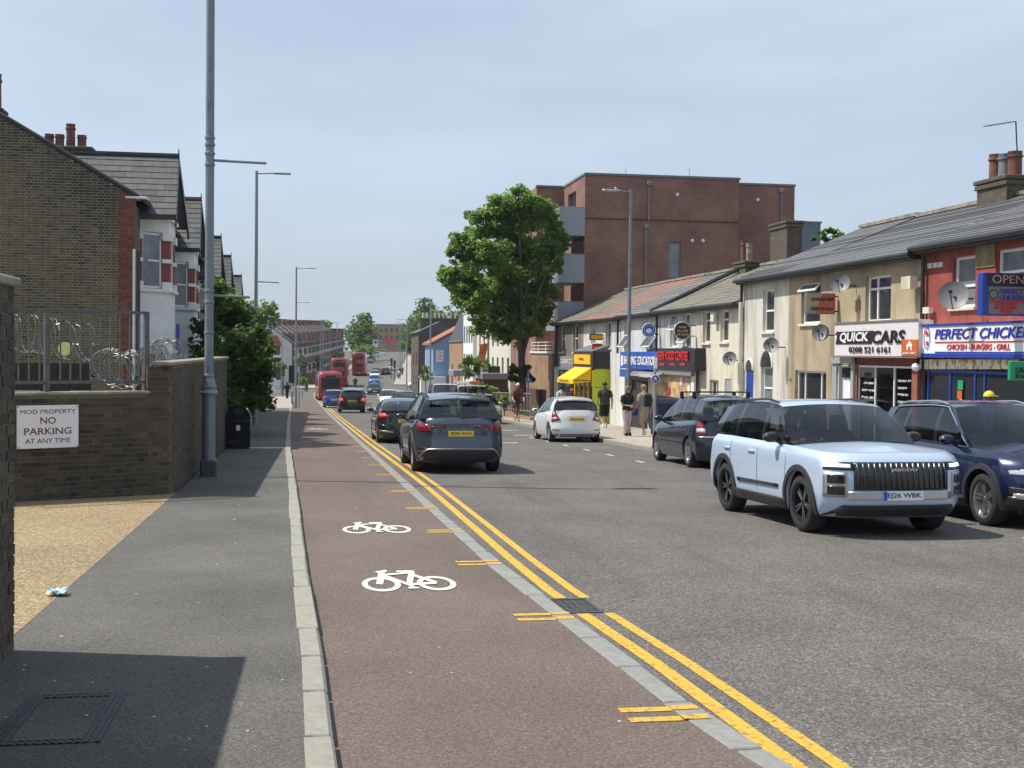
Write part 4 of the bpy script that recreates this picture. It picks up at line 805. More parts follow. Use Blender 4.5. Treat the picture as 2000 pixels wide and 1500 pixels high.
# --- food shop
T, ya, yb, z0, ze = house('food_shop_house', 1284, 1358, ((1288,607),(1350,600)), ((1370,541),(1412,534)), 'render_white', ['tile_moss','tile_brown'], 'white house with open sashes above the black food shop sign', [(1309,615,1323,678),(1334,612,1350,676)], pitch=.3)
W = win(T, (1309,615,1323,678), ((),(.5,)), 'curtain_glass'); W = win(T, (1334,612,1350,676), ((),(.5,)), 'curtain_glass'); casement(W, T, (1310,616,1322,646), R(14)); casement(W, T, (1335,645,1349,676), R(35))
MB().tube([(13.7, ya, ze+.02), (18.0, ya, ze+2.1)], .09, 6).build('verge', 'gutter', T, world=True)
TS, a, b_, c, d = board('food_shop_sign', 'black EREN FOOD CENTRE shop sign with red letters', (1284,680,1357,722), 13.6, .4, 'sign_black'); words(TS, 'EREN FOOD CENTRE', (1285,686,1345,704), 13.59, 'sign_red', .025, 0, .04)
for k in range(3): spatch(TS, (1288+k*20,709,1298+k*20,714), 13.59, 'text_red', 'sign_plaque', .008)
TT = sub(T, 'food_shop_front', (13.9, 46, z0+.5), 'food shop window covered by a large picture of groceries'); mat('food_poster', (.42,.25,.10), .5, var=.4, scale=4, col2=(.55,.48,.36), scale2=3, f2=(.45,.6)); spatch(TT, (1284,722,1357,732), 13.8, 'grey_plastic', 'shutter_box', .15); spatch(TT, (1284,732,1352,776), 13.85, 'food_poster', 'poster', .03); spatch(TT, (1284,776,1352,788), 13.85, 'sign_black', 'poster_foot', .03); words(TT, 'EREN FOOD', (1290,778,1345,786), 13.81, 'sign_red', .02); spatch(TT, (1284,788,1352,850), 13.85, 'interior', 'stall_riser', .03); spatch(TT, (1352,724,1358,850), 13.85, 'upvc', 'corner_post', .06)
for px, py, r, c_, mt in ((1300,756,.2,0,'sign_orange'),(1318,752,.16,0,'awning_yellow'),(1308,764,.18,0,'text_red'),(1330,744,.16,0,'sign_white'),(1345,760,.15,0,'sign_white')):
    p = at_x(px, py, 13.815); MB().lathe([(.001,0),(r,0),(r,.004),(.001,.004)], 14, M=frame(p, (0,-1,0), (0,0,1)), caps=False).build('poster_print', mt, TT, world=True)
def round_sign(px, py, r, Y, lab, mt, tx):
    p = at_y(px, py, Y); T = empty('round_shop_sign', p, 0, lab, 'sign'); M = frame((0,0,0), (1,0,0), (0,0,1)); MB().lathe([(.001,-.1),(r,-.1),(r,0),(.001,0)], 28, M=M, caps=False).build('disc', mt, T); MB().tube([(r*math.cos(t),-.006,r*math.sin(t)) for t in np.linspace(0,2*math.pi,28)[:-1]], .018, 5, closed=True).build('rim', tx, T)
    MB().tube([(r*.7,.05,r*.6),(FX-p.x+.1,.05,r*.6)], .015, 5).build('bracket', 'black_metal', T); MB().tube([(r*.7,.05,-r*.6),(FX-p.x+.1,.05,-r*.6)], .015, 5).build('bracket', 'black_metal', T); return T, M, r
T_, M, r = round_sign(1333, 646, .31, 44.2, 'brown round projecting sign above the food shop', 'sign_brown' if 'sign_brown' in MAT else mat('sign_brown', (.06,.025,.02), .4).name, 'off_white')
for k, t in enumerate(('OPEN','TILL LATE','OFF LICENCE')): text_mb(t, M@Matrix.Translation((-.2+(.07 if k == 0 else 0),.09-k*.13,.001)), .07, .4-(.14 if k == 0 else 0), .01, 0, .006).build('lettering', 'render_cream', T_)
T_, M, r = round_sign(1267.5, 645, .27, 48.8, 'blue round projecting sign above the shipping shop', 'sign_blue', 'sign_white')
m = MB(); m.prism([(.12*math.cos(t), .10*math.sin(t)-.02) for t in np.linspace(0,2*math.pi,16)[:-1]], M, .006); m.build('emblem', 'sign_white', T_); MB().tube([(.19*math.cos(t),-.004,.19*math.sin(t)) for t in np.linspace(0,2*math.pi,24)[:-1]], .008, 4, closed=True).build('ring', 'sign_white', T_)
# --- shipping shop
T, ya, yb, z0, ze = house('shipping_shop_house', 1213, 1284, ((1215,617),(1282,608)), ((1300,552),(1370,541)), 'render_white', ['tile_grey','tile_brown'], 'white house with tilted windows above the blue shipping shop sign', [(1219,634,1231,684),(1262,630,1281,682)], pitch=.3)
W = win(T, (1219,634,1231,684), ((),()), 'curtain_glass', sill=None); W2 = win(T, (1262,630,1281,682), ((),()), 'curtain_glass', sill=None); casement(W, T, (1219,655,1231,684), R(35)); casement(W2, T, (1262,655,1281,684), R(35)); pipe(T, 1283, 612, 690, 13.88)
TS, a, b_, c, d = board('shipping_shop_sign', 'blue SHIPPING EDUCATION shop sign with white letters', (1211,687,1283,721), 13.6, .4, 'sign_blue'); words(TS, 'SHIPPING EDUCATION', (1219,696,1281,713), 13.59, 'sign_white', .02, 0, .02); spatch(TS, (1213,694,1217,714), 13.59, 'sign_white', 'parcel_mark', .008); spatch(TS, (1211,721,1227,736), 13.62, 'sign_blue', 'sign_drop', .02)
TT = sub(T, 'shipping_shop_front', (13.9, 52, z0+.5), 'dark open shop doorway below a grey canopy under the blue sign'); a, b_, c, d = frect(1228,722,1284,735,13.4); MB().prism([(0,0),(.62,.0),(.62,.2),(.5,.22)], Matrix(((1,0,0,13.25),(0,0,1,b_),(0,1,0,c),(0,0,0,1))), a-b_).build('canopy', 'grey_plastic', TT, world=True)
spatch(TT, (1236,744,1268,850), 13.96, 'interior', 'doorway', .02); spatch(TT, (1213,736,1222,850), 13.9, 'upvc', 'shop_pilaster', .06); spatch(TT, (1222,736,1234,850), 13.94, 'dark_glass', 'shop_window', .02); spatch(TT, (1268,740,1282,850), 13.94, 'render_cream', 'shop_pilaster', .05); words(TT, '#9', (1249,731,1273,737), 13.24, 'sign_white', .02); spatch(TT, (1234,734,1282,744), 13.93, 'sign_black', 'door_head', .03)
# --- white house with the yellow shop
T, ya, yb, z0, ze = house('yellow_shop_house', 1140, 1213, ((1142,626),(1210,618)), ((1228,566),(1300,552)), 'render_white', ['tile_red','tile_brown'], 'white house with red tiled roof above the yellow awning', [(1154,640,1162,672),(1183,628,1194,680)], pitch=.3)
win(T, (1154,640,1162,672)); win(T, (1183,628,1194,680), ((.5,),())); pipe(T, 1207, 622, 690, 13.88)
TT = sub(T, 'yellow_shop_front', (13.4, 58.5, z0+.5), 'projecting yellow and lime green shop front with black roof')
a, b_, c, d = frect(1150,722,1182,850,13.3); yn_ = at_y(1200,760,57.2); ySF = 57.2; zb_ = zr(58)+PAV
MB().box(13.3,13.36,ySF,ySF+4.0,zb_,zb_+2.5).build('front_panel', 'dark_glass', TT, world=True); MB().box(13.3,14.0,ySF-.06,ySF,zb_,zb_+2.55).build('lime_side', 'lime', TT, world=True)
for z_ in (.9,1.7): MB().box(13.3,14.0,ySF-.075,ySF-.06,zb_+z_,zb_+z_+.02).build('panel_joint', 'black_plastic', TT, world=True)
for k in range(5): MB().box(13.24,13.3,ySF+k*.98,ySF+k*.98+.1,zb_,zb_+2.5).build('yellow_post', 'shop_yellow', TT, world=True)
MB().box(13.2,14.0,ySF-.1,ySF+4.1,zb_+2.55,zb_+3.35).build('black_fascia', 'sign_black', TT, world=True); MB().prism([(0,0),(.85,0),(.85,.3)], Matrix(((1,0,0,13.15),(0,0,1,ySF-.12),(0,1,0,zb_+3.35),(0,0,0,1))), 4.3).build('black_roof', 'tile_grey', TT, world=True)
MB().box(13.14,13.2,ySF+.2,ySF+3.7,zb_+2.75,zb_+3.2).build('yellow_sign', 'awning_yellow', TT, world=True); text_mb('#5', frame((13.13,ySF+2.6,zb_+2.92), (0,-1,0), (0,0,1)), .12, 1.1, .01, 0, .006).build('lettering', 'sign_black', TT, world=True)
m = MB(); y0_, y1_ = ySF+.15, ySF+3.75; P = [[(13.2,y0_,zb_+2.6),(12.35,y0_,zb_+2.05),(12.33,y0_,zb_+1.85)],[(13.2,y1_,zb_+2.6),(12.35,y1_,zb_+2.05),(12.33,y1_,zb_+1.85)]]; m.grid(P); m.add([(13.2,y0_,zb_+2.6),(12.35,y0_,zb_+2.05),(12.33,y0_,zb_+1.85),(13.2,y0_,zb_+1.95)], [(0,1,2,3)]); m.add([(13.2,y1_,zb_+2.6),(12.35,y1_,zb_+2.05),(12.33,y1_,zb_+1.85),(13.2,y1_,zb_+1.95)], [(3,2,1,0)])
AW = sub(T, 'awning', (13.2,(y0_+y1_)/2,zb_+2.6), 'yellow folding awning'); m.build('canvas', 'awning_yellow', AW, world=True)
for y_ in (y0_,y1_): MB().tube([(13.2,y_,zb_+2.0),(12.36,y_,zb_+2.03)], .02, 5).build('arm', 'black_metal', AW, world=True)
text_mb('#18', frame((12.32,y1_-.6,zb_+1.9), (0,-1,0), (0,0,1)), .1, 2.2, 0, 0, .004).build('lettering', 'sign_black', AW, world=True)
TB = blade('yellow_blade_sign', 'small yellow projecting sign with black frame above the black roof', (1152,652,1177,664), 58.3, 'sign_black', .12); bpatch(TB, (1154,654,1175,662), 58.29, 'awning_yellow', 'sign_face')
TB = blade('red_blade_sign', 'small dark red projecting sign under the yellow one', (1157,671,1176,688), 58.1, 'sign_red', .12); bwords(TB, '#5', (1160,677,1172,682), 58.09, 'sign_white', .02)
# --- grey house at the end
T, ya, yb, z0, ze = house('grey_house', 1085, 1140, ((1087,630),(1138,626)), ((1175,576),(1228,566)), 'render_grey', ['tile_moss','tile_brown'], 'dark weathered house at the far end of the shop row', [(1094,636,1102,688),(1120,634,1129,688)], pitch=.3)
win(T, (1094,636,1102,688)); win(T, (1120,634,1129,688)); pipe(T, 1086, 634, 760, 13.9)
TS, a, b_, c, d = board('grey_shop_sign', 'dark grey shop sign with pale letters on the dark house', (1092,696,1121,717), 13.6, .4, 'grey_plastic'); words(TS, '#6', (1094,701,1119,710), 13.59, 'off_white', .02)
TS, a, b_, c, d = board('blue_shop_sign', 'small blue shop sign under a lead canopy beside the yellow awning', (1119,707,1149,719), 13.3, .5, 'blue_frame'); words(TS, '#7', (1122,710,1145,716), 13.29, 'off_white', .02)
TT = sub(T, 'grey_shop_front', (13.9, 66, z0+.5), 'dark grey shop front with sloping window hood'); spatch(TT, (1088,717,1119,722), 13.6, 'galv', 'shop_cornice', .1); shopfront(TT, (1090,722,1150,812), 13.8, 'black_metal', (0,.2,.45,.5,.75,1), (.97,), 'dark_glass', .08); spatch(TT, (1085,717,1091,812), 13.8, 'render_cream', 'shop_pilaster', .08)
# ------------------------------------------------------------------ brick apartment block
brick_mat('apartment_brick', (.27,.135,.096), (.205,.102,.075), (.26,.185,.15)); mat('balcony_panel', (.28,.30,.33), .4, .2, var=.05); mat('blue_cladding', (.13,.16,.20), .6, var=.05)
z0 = zr(72)-.3; zt1 = at_y(1138,340,71).z; X0, X1, X2 = 15.85, at_y(1442,500,71).x, at_y(1550,500,73).x
T = empty('apartment_block', (20, 74, z0), 0, 'tall flat roofed brick apartment block with grey balconies behind the shops', 'apartment block')
def hole_y(px0, py0, px1, py1, Y, xo_, zo): p0, p1 = at_y(px0,py1,Y), at_y(px1,py0,Y); return (p0.x-xo_, p0.z-zo, p1.x-xo_, p1.z-zo)
hh = hole_y(1306,473,1330,542,71,X0,z0); wall_panel(T, (X0,71,z0), (1,0,0), (0,-1,0), X1-X0, zt1-z0, [hh], 'apartment_brick', th=.25)
window(T, (X0+hh[0],71.1,z0+hh[1]), (1,0,0), (0,-1,0), hh[2]-hh[0], hh[3]-hh[1], bars=((),(.42,)), mt='grey_plastic', glass='curtain_glass', sill=None)
wall_panel(T, (X1+.004,73,z0), (1,0,0), (0,-1,0), X2-X1, zt1-z0-.05, [], 'apartment_brick', th=.25); wall_panel(T, (X1+.003,72.99,z0), (0,-1,0), (1,0,0), 1.73, zt1-z0-.02, [], 'apartment_brick', th=.25)
hs = (1.4, at_x(1120,438,X0).z-z0, 3.6, at_x(1120,375,X0).z-z0); wall_panel(T, (X0,77,z0), (0,-1,0), (-1,0,0), 5.74, zt1-z0, [hs], 'apartment_brick', th=.25); window(T, (X0+.1,77-hs[0],z0+hs[1]), (0,-1,0), (-1,0,0), hs[2]-hs[0], hs[3]-hs[1], bars=((.5,),()), mt='grey_plastic', sill=None)
wall_panel(T, (14.2,77,z0), (1,0,0), (0,-1,0), X0-14.2-.003, zt1-z0, [], 'apartment_brick', th=.25); wall_panel(T, (14.2,86,z0), (0,-1,0), (-1,0,0), 8.74, zt1-z0, [(1,8,3,10),(4.5,8,6.5,10),(1,5,3,7),(4.5,5,6.5,7)], 'apartment_brick', th=.25)
MB().box(14.5,X2,77.3,85.9,z0,zt1-.2).build('block_core', 'interior', T, world=True); MB().box(X0+.26,X1-.27,71.26,77.2,zt1-.4,zt1-.15).build('roof_deck', 'lead', T, world=True); MB().box(X1,X2,73.26,77.2,zt1-.4,zt1-.15).build('roof_deck', 'lead', T, world=True)
for a in ((X0-.05,X1+.05,70.93,71.35),(X0-.05,X0+.3,71.35,76.9),(14.15,X0+.25,76.92,77.3),(X1+.05,X2+.05,72.93,73.35)): MB().box(a[0],a[1],a[2],a[3],zt1-.03,zt1+.09).build('parapet_cap', 'lead', T, world=True)
zz_ = at_y(1300,430,71).z; MB().box(X0-.02,X1,70.95,71.0,zz_-.05,zz_+.03).build('brick_band', 'red_brick_1', T, world=True)
for px, y0_, y1_, Y in ((1268,358,430,71),(1262,442,575,71),(1527,372,470,73)):
    a, b_ = at_y(px,y0_,Y-.08), at_y(px,y1_,Y-.08); MB().tube([a,(a.x,a.y,b_.z)], .05, 8).build('downpipe', 'grey_plastic', T, world=True); MB().cbox(a.x-.13,a.x+.13,Y-.2,Y-.003,a.z-.12,a.z+.12,.02).build('hopper', 'grey_plastic', T, world=True)
for px, py, Y in ((1323,380,71),(1480,390,73),(1352,470,71),(1373,470,71)): p = at_y(px,py,Y); MB().lathe([(.001,0),(.1,0),(.1,.03),(.06,.05),(.001,.05)], 14, M=frame((p.x,Y-.002,p.z), (1,0,0), (0,0,1)), caps=False).build('vent', 'upvc', T, world=True)
for py0, py1 in ((405,460),(497,552),(590,645)):
    za, zb_ = at_y(1117,py1,70.9).z, at_y(1117,py0,70.9).z; B = empty('balcony', (15.2,72,za)); B.parent = T; B.matrix_basis = wm(T).inverted()@Matrix.Translation((15.2,72,za)); xa = at_y(1091,500,70.9).x
    MB().box(xa,X0-.01,70.88,70.95,za,zb_).build('front_panel', 'balcony_panel', B, world=True); MB().box(xa,xa+.07,70.96,74.4,za,zb_).build('street_panel', 'balcony_panel', B, world=True); MB().box(xa+.08,X0-.01,70.96,74.4,za,za+.15).build('slab', 'lead', B, world=True); MB().tube([(xa,70.9,zb_+.03),(X0,70.9,zb_+.03)], .025, 6).build('handrail', 'grey_plastic', B, world=True)
MB().box(X0-.004,X0-.002,71.3,74.6,at_x(1120,640,X0).z,at_x(1120,560,X0).z).build('balcony_door', 'dark_glass', T, world=True); MB().box(X0-.004,X0-.002,71.3,74.6,at_x(1120,548,X0).z-.0,at_x(1120,468,X0).z).build('balcony_door', 'dark_glass', T, world=True)
for px in (1222,1346): p = at_y(px,352,74); MB().tube([p,(p.x,p.y,p.z+.7)], .012, 5).build('aerial', 'black_metal', T, world=True)
# low podium, salmon flats, cream flats, white flats beyond it
mat('salmon_brick', (.36,.20,.125), .9, var=.15, scale=8); mat('tan_brick', (.34,.21,.12), .9, var=.2, scale=8, col2=(.22,.13,.08), scale2=1); mat('brown_brick', (.10,.05,.035), .9, var=.2, scale=8); mat('cream_wall', (.62,.58,.47), .85, var=.05); mat('white_wall', (.72,.72,.70), .8, var=.05); mat('mansard', (.05,.055,.07), .7, var=.15)
T = empty('podium', (14, 74, zr(74)), 0, 'low tan brick podium with white rail below the balconies', 'building'); z0 = zr(74)-.2; zt = at_x(1060,690,14.02).z; MB().box(14.02,15.8,70.6,77.6,z0,zt).build('wall', 'tan_brick', T, world=True); MB().box(13.95,15.8,70.55,77.65,zt,zt+.12).build('coping', 'upvc', T, world=True)
for k in range(3): MB().tube([(14.06,70.7,zt+.25+k*.2),(14.06,77.5,zt+.25+k*.2)], .02, 5).build('rail', 'upvc', T, world=True)
for y_ in (70.7,73,75.3,77.5): MB().tube([(14.06,y_,zt+.1),(14.06,y_,zt+.7)], .02, 5).build('rail_post', 'upvc', T, world=True)
MB().box(14.0,14.016,72.4,73.8,z0+.9,z0+1.9).build('window', 'dark_glass', T, world=True); MB().box(13.2,13.45,70.4,78.5,z0,z0+1.95).build('brown_screen_wall', 'brown_brick', T, world=True)
def flats(name, lab, px_l, px_r, top_px, mt, rows, cols, X=14.0, ww=.9, cap='lead', ybot=None, wm_='grey_plastic', depth=9):
    y1_, y0_ = at_x(px_l,650,X).y, at_x(px_r,650,X).y; z0 = zr((y0_+y1_)/2)-.3; zt = at_x((px_l+px_r)/2, top_px, X).z; T = empty(name, (X,(y0_+y1_)/2,z0), 0, lab, 'building'); ln = y1_-y0_; hl = []
    for r in range(rows):
        for k in range(cols): u = ln*(k+.5)/cols; v = (zt-z0)*(.12+r*.86/rows); hl.append((u-ww/2, v, u+ww/2, v+(zt-z0)*.86/rows*.62))
    wall_panel(T, (X,y1_,z0), NE, NN, ln, zt-z0, hl, mt, th=.15); wall_panel(T, (X+.152,y0_+.002,z0), (1,0,0), (0,-1,0), depth-.15, zt-z0-.002, [], mt, th=.15)
    for h in hl: window(T, (X+.08,y1_-h[0],z0+h[1]), NE, NN, h[2]-h[0], h[3]-h[1], bars=((),()), fr=.07, mt=wm_, sill=None)
    MB().box(X-.08,X+depth,y0_-.05,y1_+.05,zt,zt+.15).build('roof', cap, T, world=True); MB().box(X+.16,X+depth,y0_+.16,y1_-.01,z0,zt-.02).build('core', 'interior', T, world=True); return T, y0_, y1_, z0, zt
flats('salmon_flats', 'salmon brick flats with tall dark windows behind the street tree', 1000, 1043, 632, 'salmon_brick', 2, 4, 14.3, 1.1)
flats('cream_flats', 'cream flats with narrow windows left of the street tree', 926, 998, 618, 'cream_wall', 3, 8, 14.3, .9)
flats('white_flats', 'white flats with narrow windows beyond the cream flats', 905, 924, 612, 'white_wall', 3, 4, 14.0, 1.0, 'upvc')
# beyond: mansard house, blue gable cafe, dark stone house
T, y0_, y1_, z0, zt = flats('mansard_house', 'stone house with black mansard roof beside the white flats', 878, 904, 668, 'tan_brick', 1, 2, 14.6, 1.0)
MB().prism([(0,0),(8,0),(8,2.9),(1.2,2.9)], Matrix(((1,0,0,14.5),(0,0,1,y0_),(0,1,0,zt),(0,0,0,1))), y1_-y0_).build('mansard_roof', 'mansard', T, world=True)
mat('pale_blue_wall', (.20,.29,.45), .8, var=.06)
YB = 134.; p0, p1 = at_y(846,705,YB), at_y(884,705,YB); za, zb_ = at_y(846,672,YB).z, at_y(884,648,YB).z; T = empty('blue_gable_house', (p0.x,YB,zr(YB)), 0, 'pale blue gable end with painted cafe notice', 'house')
MB().prism([(0,0),(p1.x-p0.x+2.4,0),(p1.x-p0.x+2.4,zb_-zr(YB)+1.2),(0,za-zr(YB))], Matrix(((1,0,0,p0.x),(0,0,1,YB),(0,1,0,zr(YB)),(0,0,0,1))), 9).build('wall', 'pale_blue_wall', T, world=True)
MB().prism([(-.3,za-zr(YB)-.1),(p1.x-p0.x+2.4,zb_-zr(YB)+1.2),(p1.x-p0.x+2.4,zb_-zr(YB)+1.4),(-.3,za-zr(YB)+.12)], Matrix(((1,0,0,p0.x),(0,0,1,YB-.1),(0,1,0,zr(YB)),(0,0,0,1))), 9.2).build('roof', 'red_tile', T, world=True)
q0, q1 = at_y(852,706,YB-.03), at_y(866,684,YB-.03); MB().box(q0.x,q1.x,YB-.04,YB-.002,q0.z,q1.z).build('notice', 'sign_white', T, world=True)
for k, (t, mt) in enumerate((('#5','sign_ink'),('CAFE','text_red'),('OPEN','text_red'))): text_mb(t, frame((q0.x+.1,YB-.042,q1.z-.35-k*.36), (1,0,0), (0,0,1)), .24, q1.x-q0.x-.2, .02, 0, .006).build('lettering', mt, T, world=True, kind='stuff')
MB().box(p0.x-1.4,p0.x+1.2,YB-1.5,YB-.05,zr(YB)-.2,zr(YB)+2.6).build('shop_extension', 'white_wall', T, world=True)
YC = 168.; p0, p1 = at_y(817,700,YC), at_y(878,700,YC); zt = at_y(840,650,YC).z; T = empty('stone_house', ((p0.x+p1.x)/2,YC,zr(YC)), 0, 'dark stone house with grey slate pediment and many chimney pots', 'house'); MB().box(p0.x,p1.x,YC,YC+11,zr(YC)-.2,zt).build('wall', 'soot_brick', T, world=True); q = at_y(848,628,YC+2)
MB().prism([(p0.x-.3,zt),(p1.x+.3,zt),(q.x+.6,q.z)], Matrix(((1,0,0,0),(0,0,1,YC-.3),(0,1,0,0),(0,0,0,1))), 11.5).build('roof', 'slate', T, world=True); MB().cbox(p0.x-.2,p1.x+.2,YC-.25,YC+.0,zt-.5,zt,.03).build('cornice', 'soot_brick', T, world=True)
st = stack(T, (q.x+1.2, YC+6, q.z-.2), 5.4, .9, .7, [(-2.3+k*.55,0,.8,'render_cream') for k in range(9)])
for k in range(2):
    for r in range(2): MB().box(p0.x-.02,p0.x,YC+2+k*4,YC+3.2+k*4,zr(YC)+1.2+r*2.6,zr(YC)+2.8+r*2.6).build('window', 'dark_glass', T, world=True)
# blue-grey box behind the roofs, far right
p0, p1 = at_y(1549,470,110), at_y(1603,436,110); T = empty('grey_clad_building', (p0.x,110,zr(110)), 0, 'blue grey clad building peeping above the slate roof', 'building'); MB().box(p0.x-1,p1.x,110,120,zr(110),p1.z).build('cladding', 'blue_cladding', T, world=True); MB().box(p0.x-1.1,p1.x+.1,109.9,120.1,p1.z,p1.z+.15).build('roof_edge', 'lead', T, world=True)
# ------------------------------------------------------------------ lamp posts and street furniture
def lamp(X, Y, lab, h=10.6, arm=1.1, sgn=1, detail=0, banner=(), z=None, group='street lamp posts', mt=None):
    z = (zr(Y)+PAV) if z is None else z; T = empty('street_lamp', (X,Y,z), 0, lab, 'lamp post', group); n = 16 if detail else 8; mt = mt or ('grey_pole' if detail else 'grey_pole_far')
    if detail:
        MB().cbox(-.145,.145,-.145,.145,-.05,.30,.03).build('base_box', 'iron_worn', T)
        MB().lathe([(.125,.28),(.12,.4),(.115,1.48)], 20).build('lower_shaft', mt, T, True)
        MB().lathe([(.135,1.47),(.145,1.5),(.145,1.56),(.125,1.59),(.14,1.61),(.13,1.64),(.085,1.79),(.095,1.81),(.09,1.84),(.08,1.86)], 20).build('collar', mt, T, True)
        MB().lathe([(.08,1.84),(.077,5.5),(.07,h)], 16).build('upper_shaft', mt, T, True)
        for z_ in (1.53,):
            for k in range(16): a = k*math.pi/8; MB().cbox(-.012,.012,-.006,.006,-.012,.012,.003,M=Matrix.Translation((.148*math.cos(a),.148*math.sin(a),z_))@Matrix.Rotation(a+math.pi/2,4,'Z')).build('collar_stud', 'white_plastic', T)
        for z_ in (6.1,5.98,5.82,5.62,3.35,3.15,2.6): MB().lathe([(.076,z_-.03),(.092,z_-.02),(.092,z_+.02),(.076,z_+.03)], 16).build('clamp_ring', mt, T, True)
    else: MB().lathe([(.11,-.05),(.11,1.4),(.085,1.55),(.075,h*.5),(.06,h)], n).build('shaft', mt, T, True)
    for z_, ln in banner: MB().tube([(sgn*.07,0,z_),(sgn*ln,0,z_-.02)], .024, 8).build('banner_arm', mt, T, True)
    MB().tube([(0,0,h-.12),(sgn*arm*.55,0,h-.07)], .03, 6).build('lamp_arm', mt, T, True)
    m = MB(); m.cbox(min(sgn*arm*.5,sgn*(arm*.5+.75)), max(sgn*arm*.5,sgn*(arm*.5+.75)), -.14, .14, h-.11, h-.04, .03); m.build('lamp_head', 'galv', T)
    if detail or sgn < 0: MB().cbox(sgn*arm*.7-.05, sgn*arm*.7+.05, -.05, .05, h-.05, h+.06, .015).build('photocell', 'galv', T)
    return T
lamp(-1.62, 23.72, 'thick grey lamp post with two banner arms beside the brick wall', 10.7, 1.1, 1, 1, ((5.70,1.0),(3.27,.72)))
lamp(-1.84, 55.1, 'grey lamp post rising out of the dark tree', 10.7, 1.35, 1, 0, ((6.05,.95),))
lamp(-.30, 98, 'grey lamp post with blue sign at the end of the shaded pavement', 10.6, 1.5, 1, 0)
lamp(-.4, 132, 'slim grey lamp post behind the blue sign post', 10, 1.4, 1, 0)
lamp(-2.2, 160, 'slim grey lamp post in front of the white gable', 9.2, 1.4, 1, 0)
for x, y in ((3.6,225),(4.2,238),(6.0,262),(8.2,290)): lamp(x, y, 'far lamp post along the left pavement near the buses', 10, 1.3, 1, 0, group='far lamp posts on the left')
lamp(13.25, 50.8, 'grey lamp post standing against the blue shipping sign', 9.75, .9, -1, 0, mt='grey_pole')
lamp(11.4, 113, 'dark based lamp post beside the white van', 9.4, 1.4, -1, 0)
lamp(13.6, 165, 'lamp post in front of the dark stone house', 9.6, 1.4, -1, 0)
for x, y in ((22.0,285),(23.6,300),(25.6,318)): lamp(x, y, 'far lamp post against the trees on the right', 10, 1.3, -1, 0, group='far lamp posts on the right')
p = gnd_tree = None
lamp(12.9, 88, 'lamp post between the street tree and the cream flats', 9.6, 1.2, -1, 0)
# litter bin
z = zr(34.2)+PAV; T = empty('litter_bin', (-1.57,34.15,z), 0, 'black domed litter bin standing against the brick wall', 'litter bin')
pr = [(-.31,.06),(.31,.06),(.315,.8)]+[(.315*math.cos(t),.8+.34*math.sin(t)) for t in np.linspace(.1,math.pi-.1,13)]+[(-.315,.8)]
Mx = Matrix(((1,0,0,0),(0,0,1,-.26),(0,1,0,0),(0,0,0,1))); MB().prism(pr, Mx, .52).build('bin_body', 'gloss_black', T, True, 30)
MB().cbox(-.28,.28,-.23,.23,-.03,.07,.02).build('bin_foot', 'black_plastic', T); MB().lathe([(.001,0),(.15,0),(.15,.01),(.001,.01)], 20, M=frame((0,-.262,.98), (1,0,0), (0,0,1))@Matrix.Scale(.62,4,(0,1,0)), caps=False).build('bin_opening', 'interior', T)
for z_, hh_ in ((.72,.025),(.20,.018),(.14,.018)): MB().cbox(-.33,.33,-.275,.275,z_,z_+hh_,.008).build('bin_band', 'gloss_black' if z_ > .5 else 'iron', T)
MB().prism([(-.05,-.06),(.05,-.06),(.05,.06),(0,.09),(-.05,.06)], frame((-.0,-.262,.55), (1,0,0), (0,0,1)), .004).build('bin_emblem', 'white_plastic', T)
# posts with signs
def sign_post(X, Y, lab, h, r, items, z=None, mt='grey_pole_far', group=None):
    T = empty('sign_post', (X,Y,(zr(Y)+PAV) if z is None else z), 0, lab, 'sign post', group); MB().lathe([(r,-.05),(r,h),(r*.6,h+.03)], 10).build('post', mt, T, True)
    for it in items:
        if it[0] == 'disc':
            _, zc, rad, m_ = it; MB().lathe([(.001,.0),(rad,.0),(rad,.02),(.001,.02)], 22, M=frame((0,-r-.002,zc), (1,0,0), (0,0,1)), caps=False).build('disc', m_, T); MB().tube([(rad*.93*math.cos(t),-r-.025,zc+rad*.93*math.sin(t)) for t in np.linspace(0,2*math.pi,20)[:-1]], .008, 4, closed=True).build('disc_rim', 'sign_white', T)
            m = MB(); Mx = frame((0,-r-.022,zc), (1,0,0), (0,0,1))
            for q in ((-.45,-.25),(.3,-.25)): m.lathe([(rad*.16,0),(rad*.22,0),(rad*.22,.004),(rad*.16,.004)], 12, M=Mx@Matrix.Translation((q[0]*rad*.8,q[1]*rad,0)), caps=False)
            m.prism([(-.04*rad/.15,.0),(.04*rad/.15,.0),(.03*rad/.15,.07*rad/.15),(-.03*rad/.15,.07*rad/.15)], Mx, .004); m.build('disc_symbol', 'sign_white', T, kind='stuff')
        if it[0] == 'plate': _, x0, x1, z0_, z1_, m_ = it; MB().cbox(x0,x1,-r-.03,-r-.005,z0_,z1_,.006).build('plate', m_, T)
    return T
sign_post(11.62, 41.1, 'grey sign post with white plate and small blue cycle disc on the right pavement', 2.7, .045, [('disc',1.95,.145,'blue_sign'),('plate',-.06,.06,2.3,2.66,'sign_white')])
sign_post(12.35, 69.0, 'sign post with blue disc below the street tree', 2.6, .04, [('disc',2.05,.16,'blue_sign')])
sign_post(-.55, 108, 'post with large black board seen from behind', 2.9, .05, [('plate',-.36,.2,1.85,3.3,'black_metal')]); sign_post(-.05, 100, 'thin post with blue disc on the left pavement', 3.1, .05, [('disc',2.6,.2,'blue_sign')])
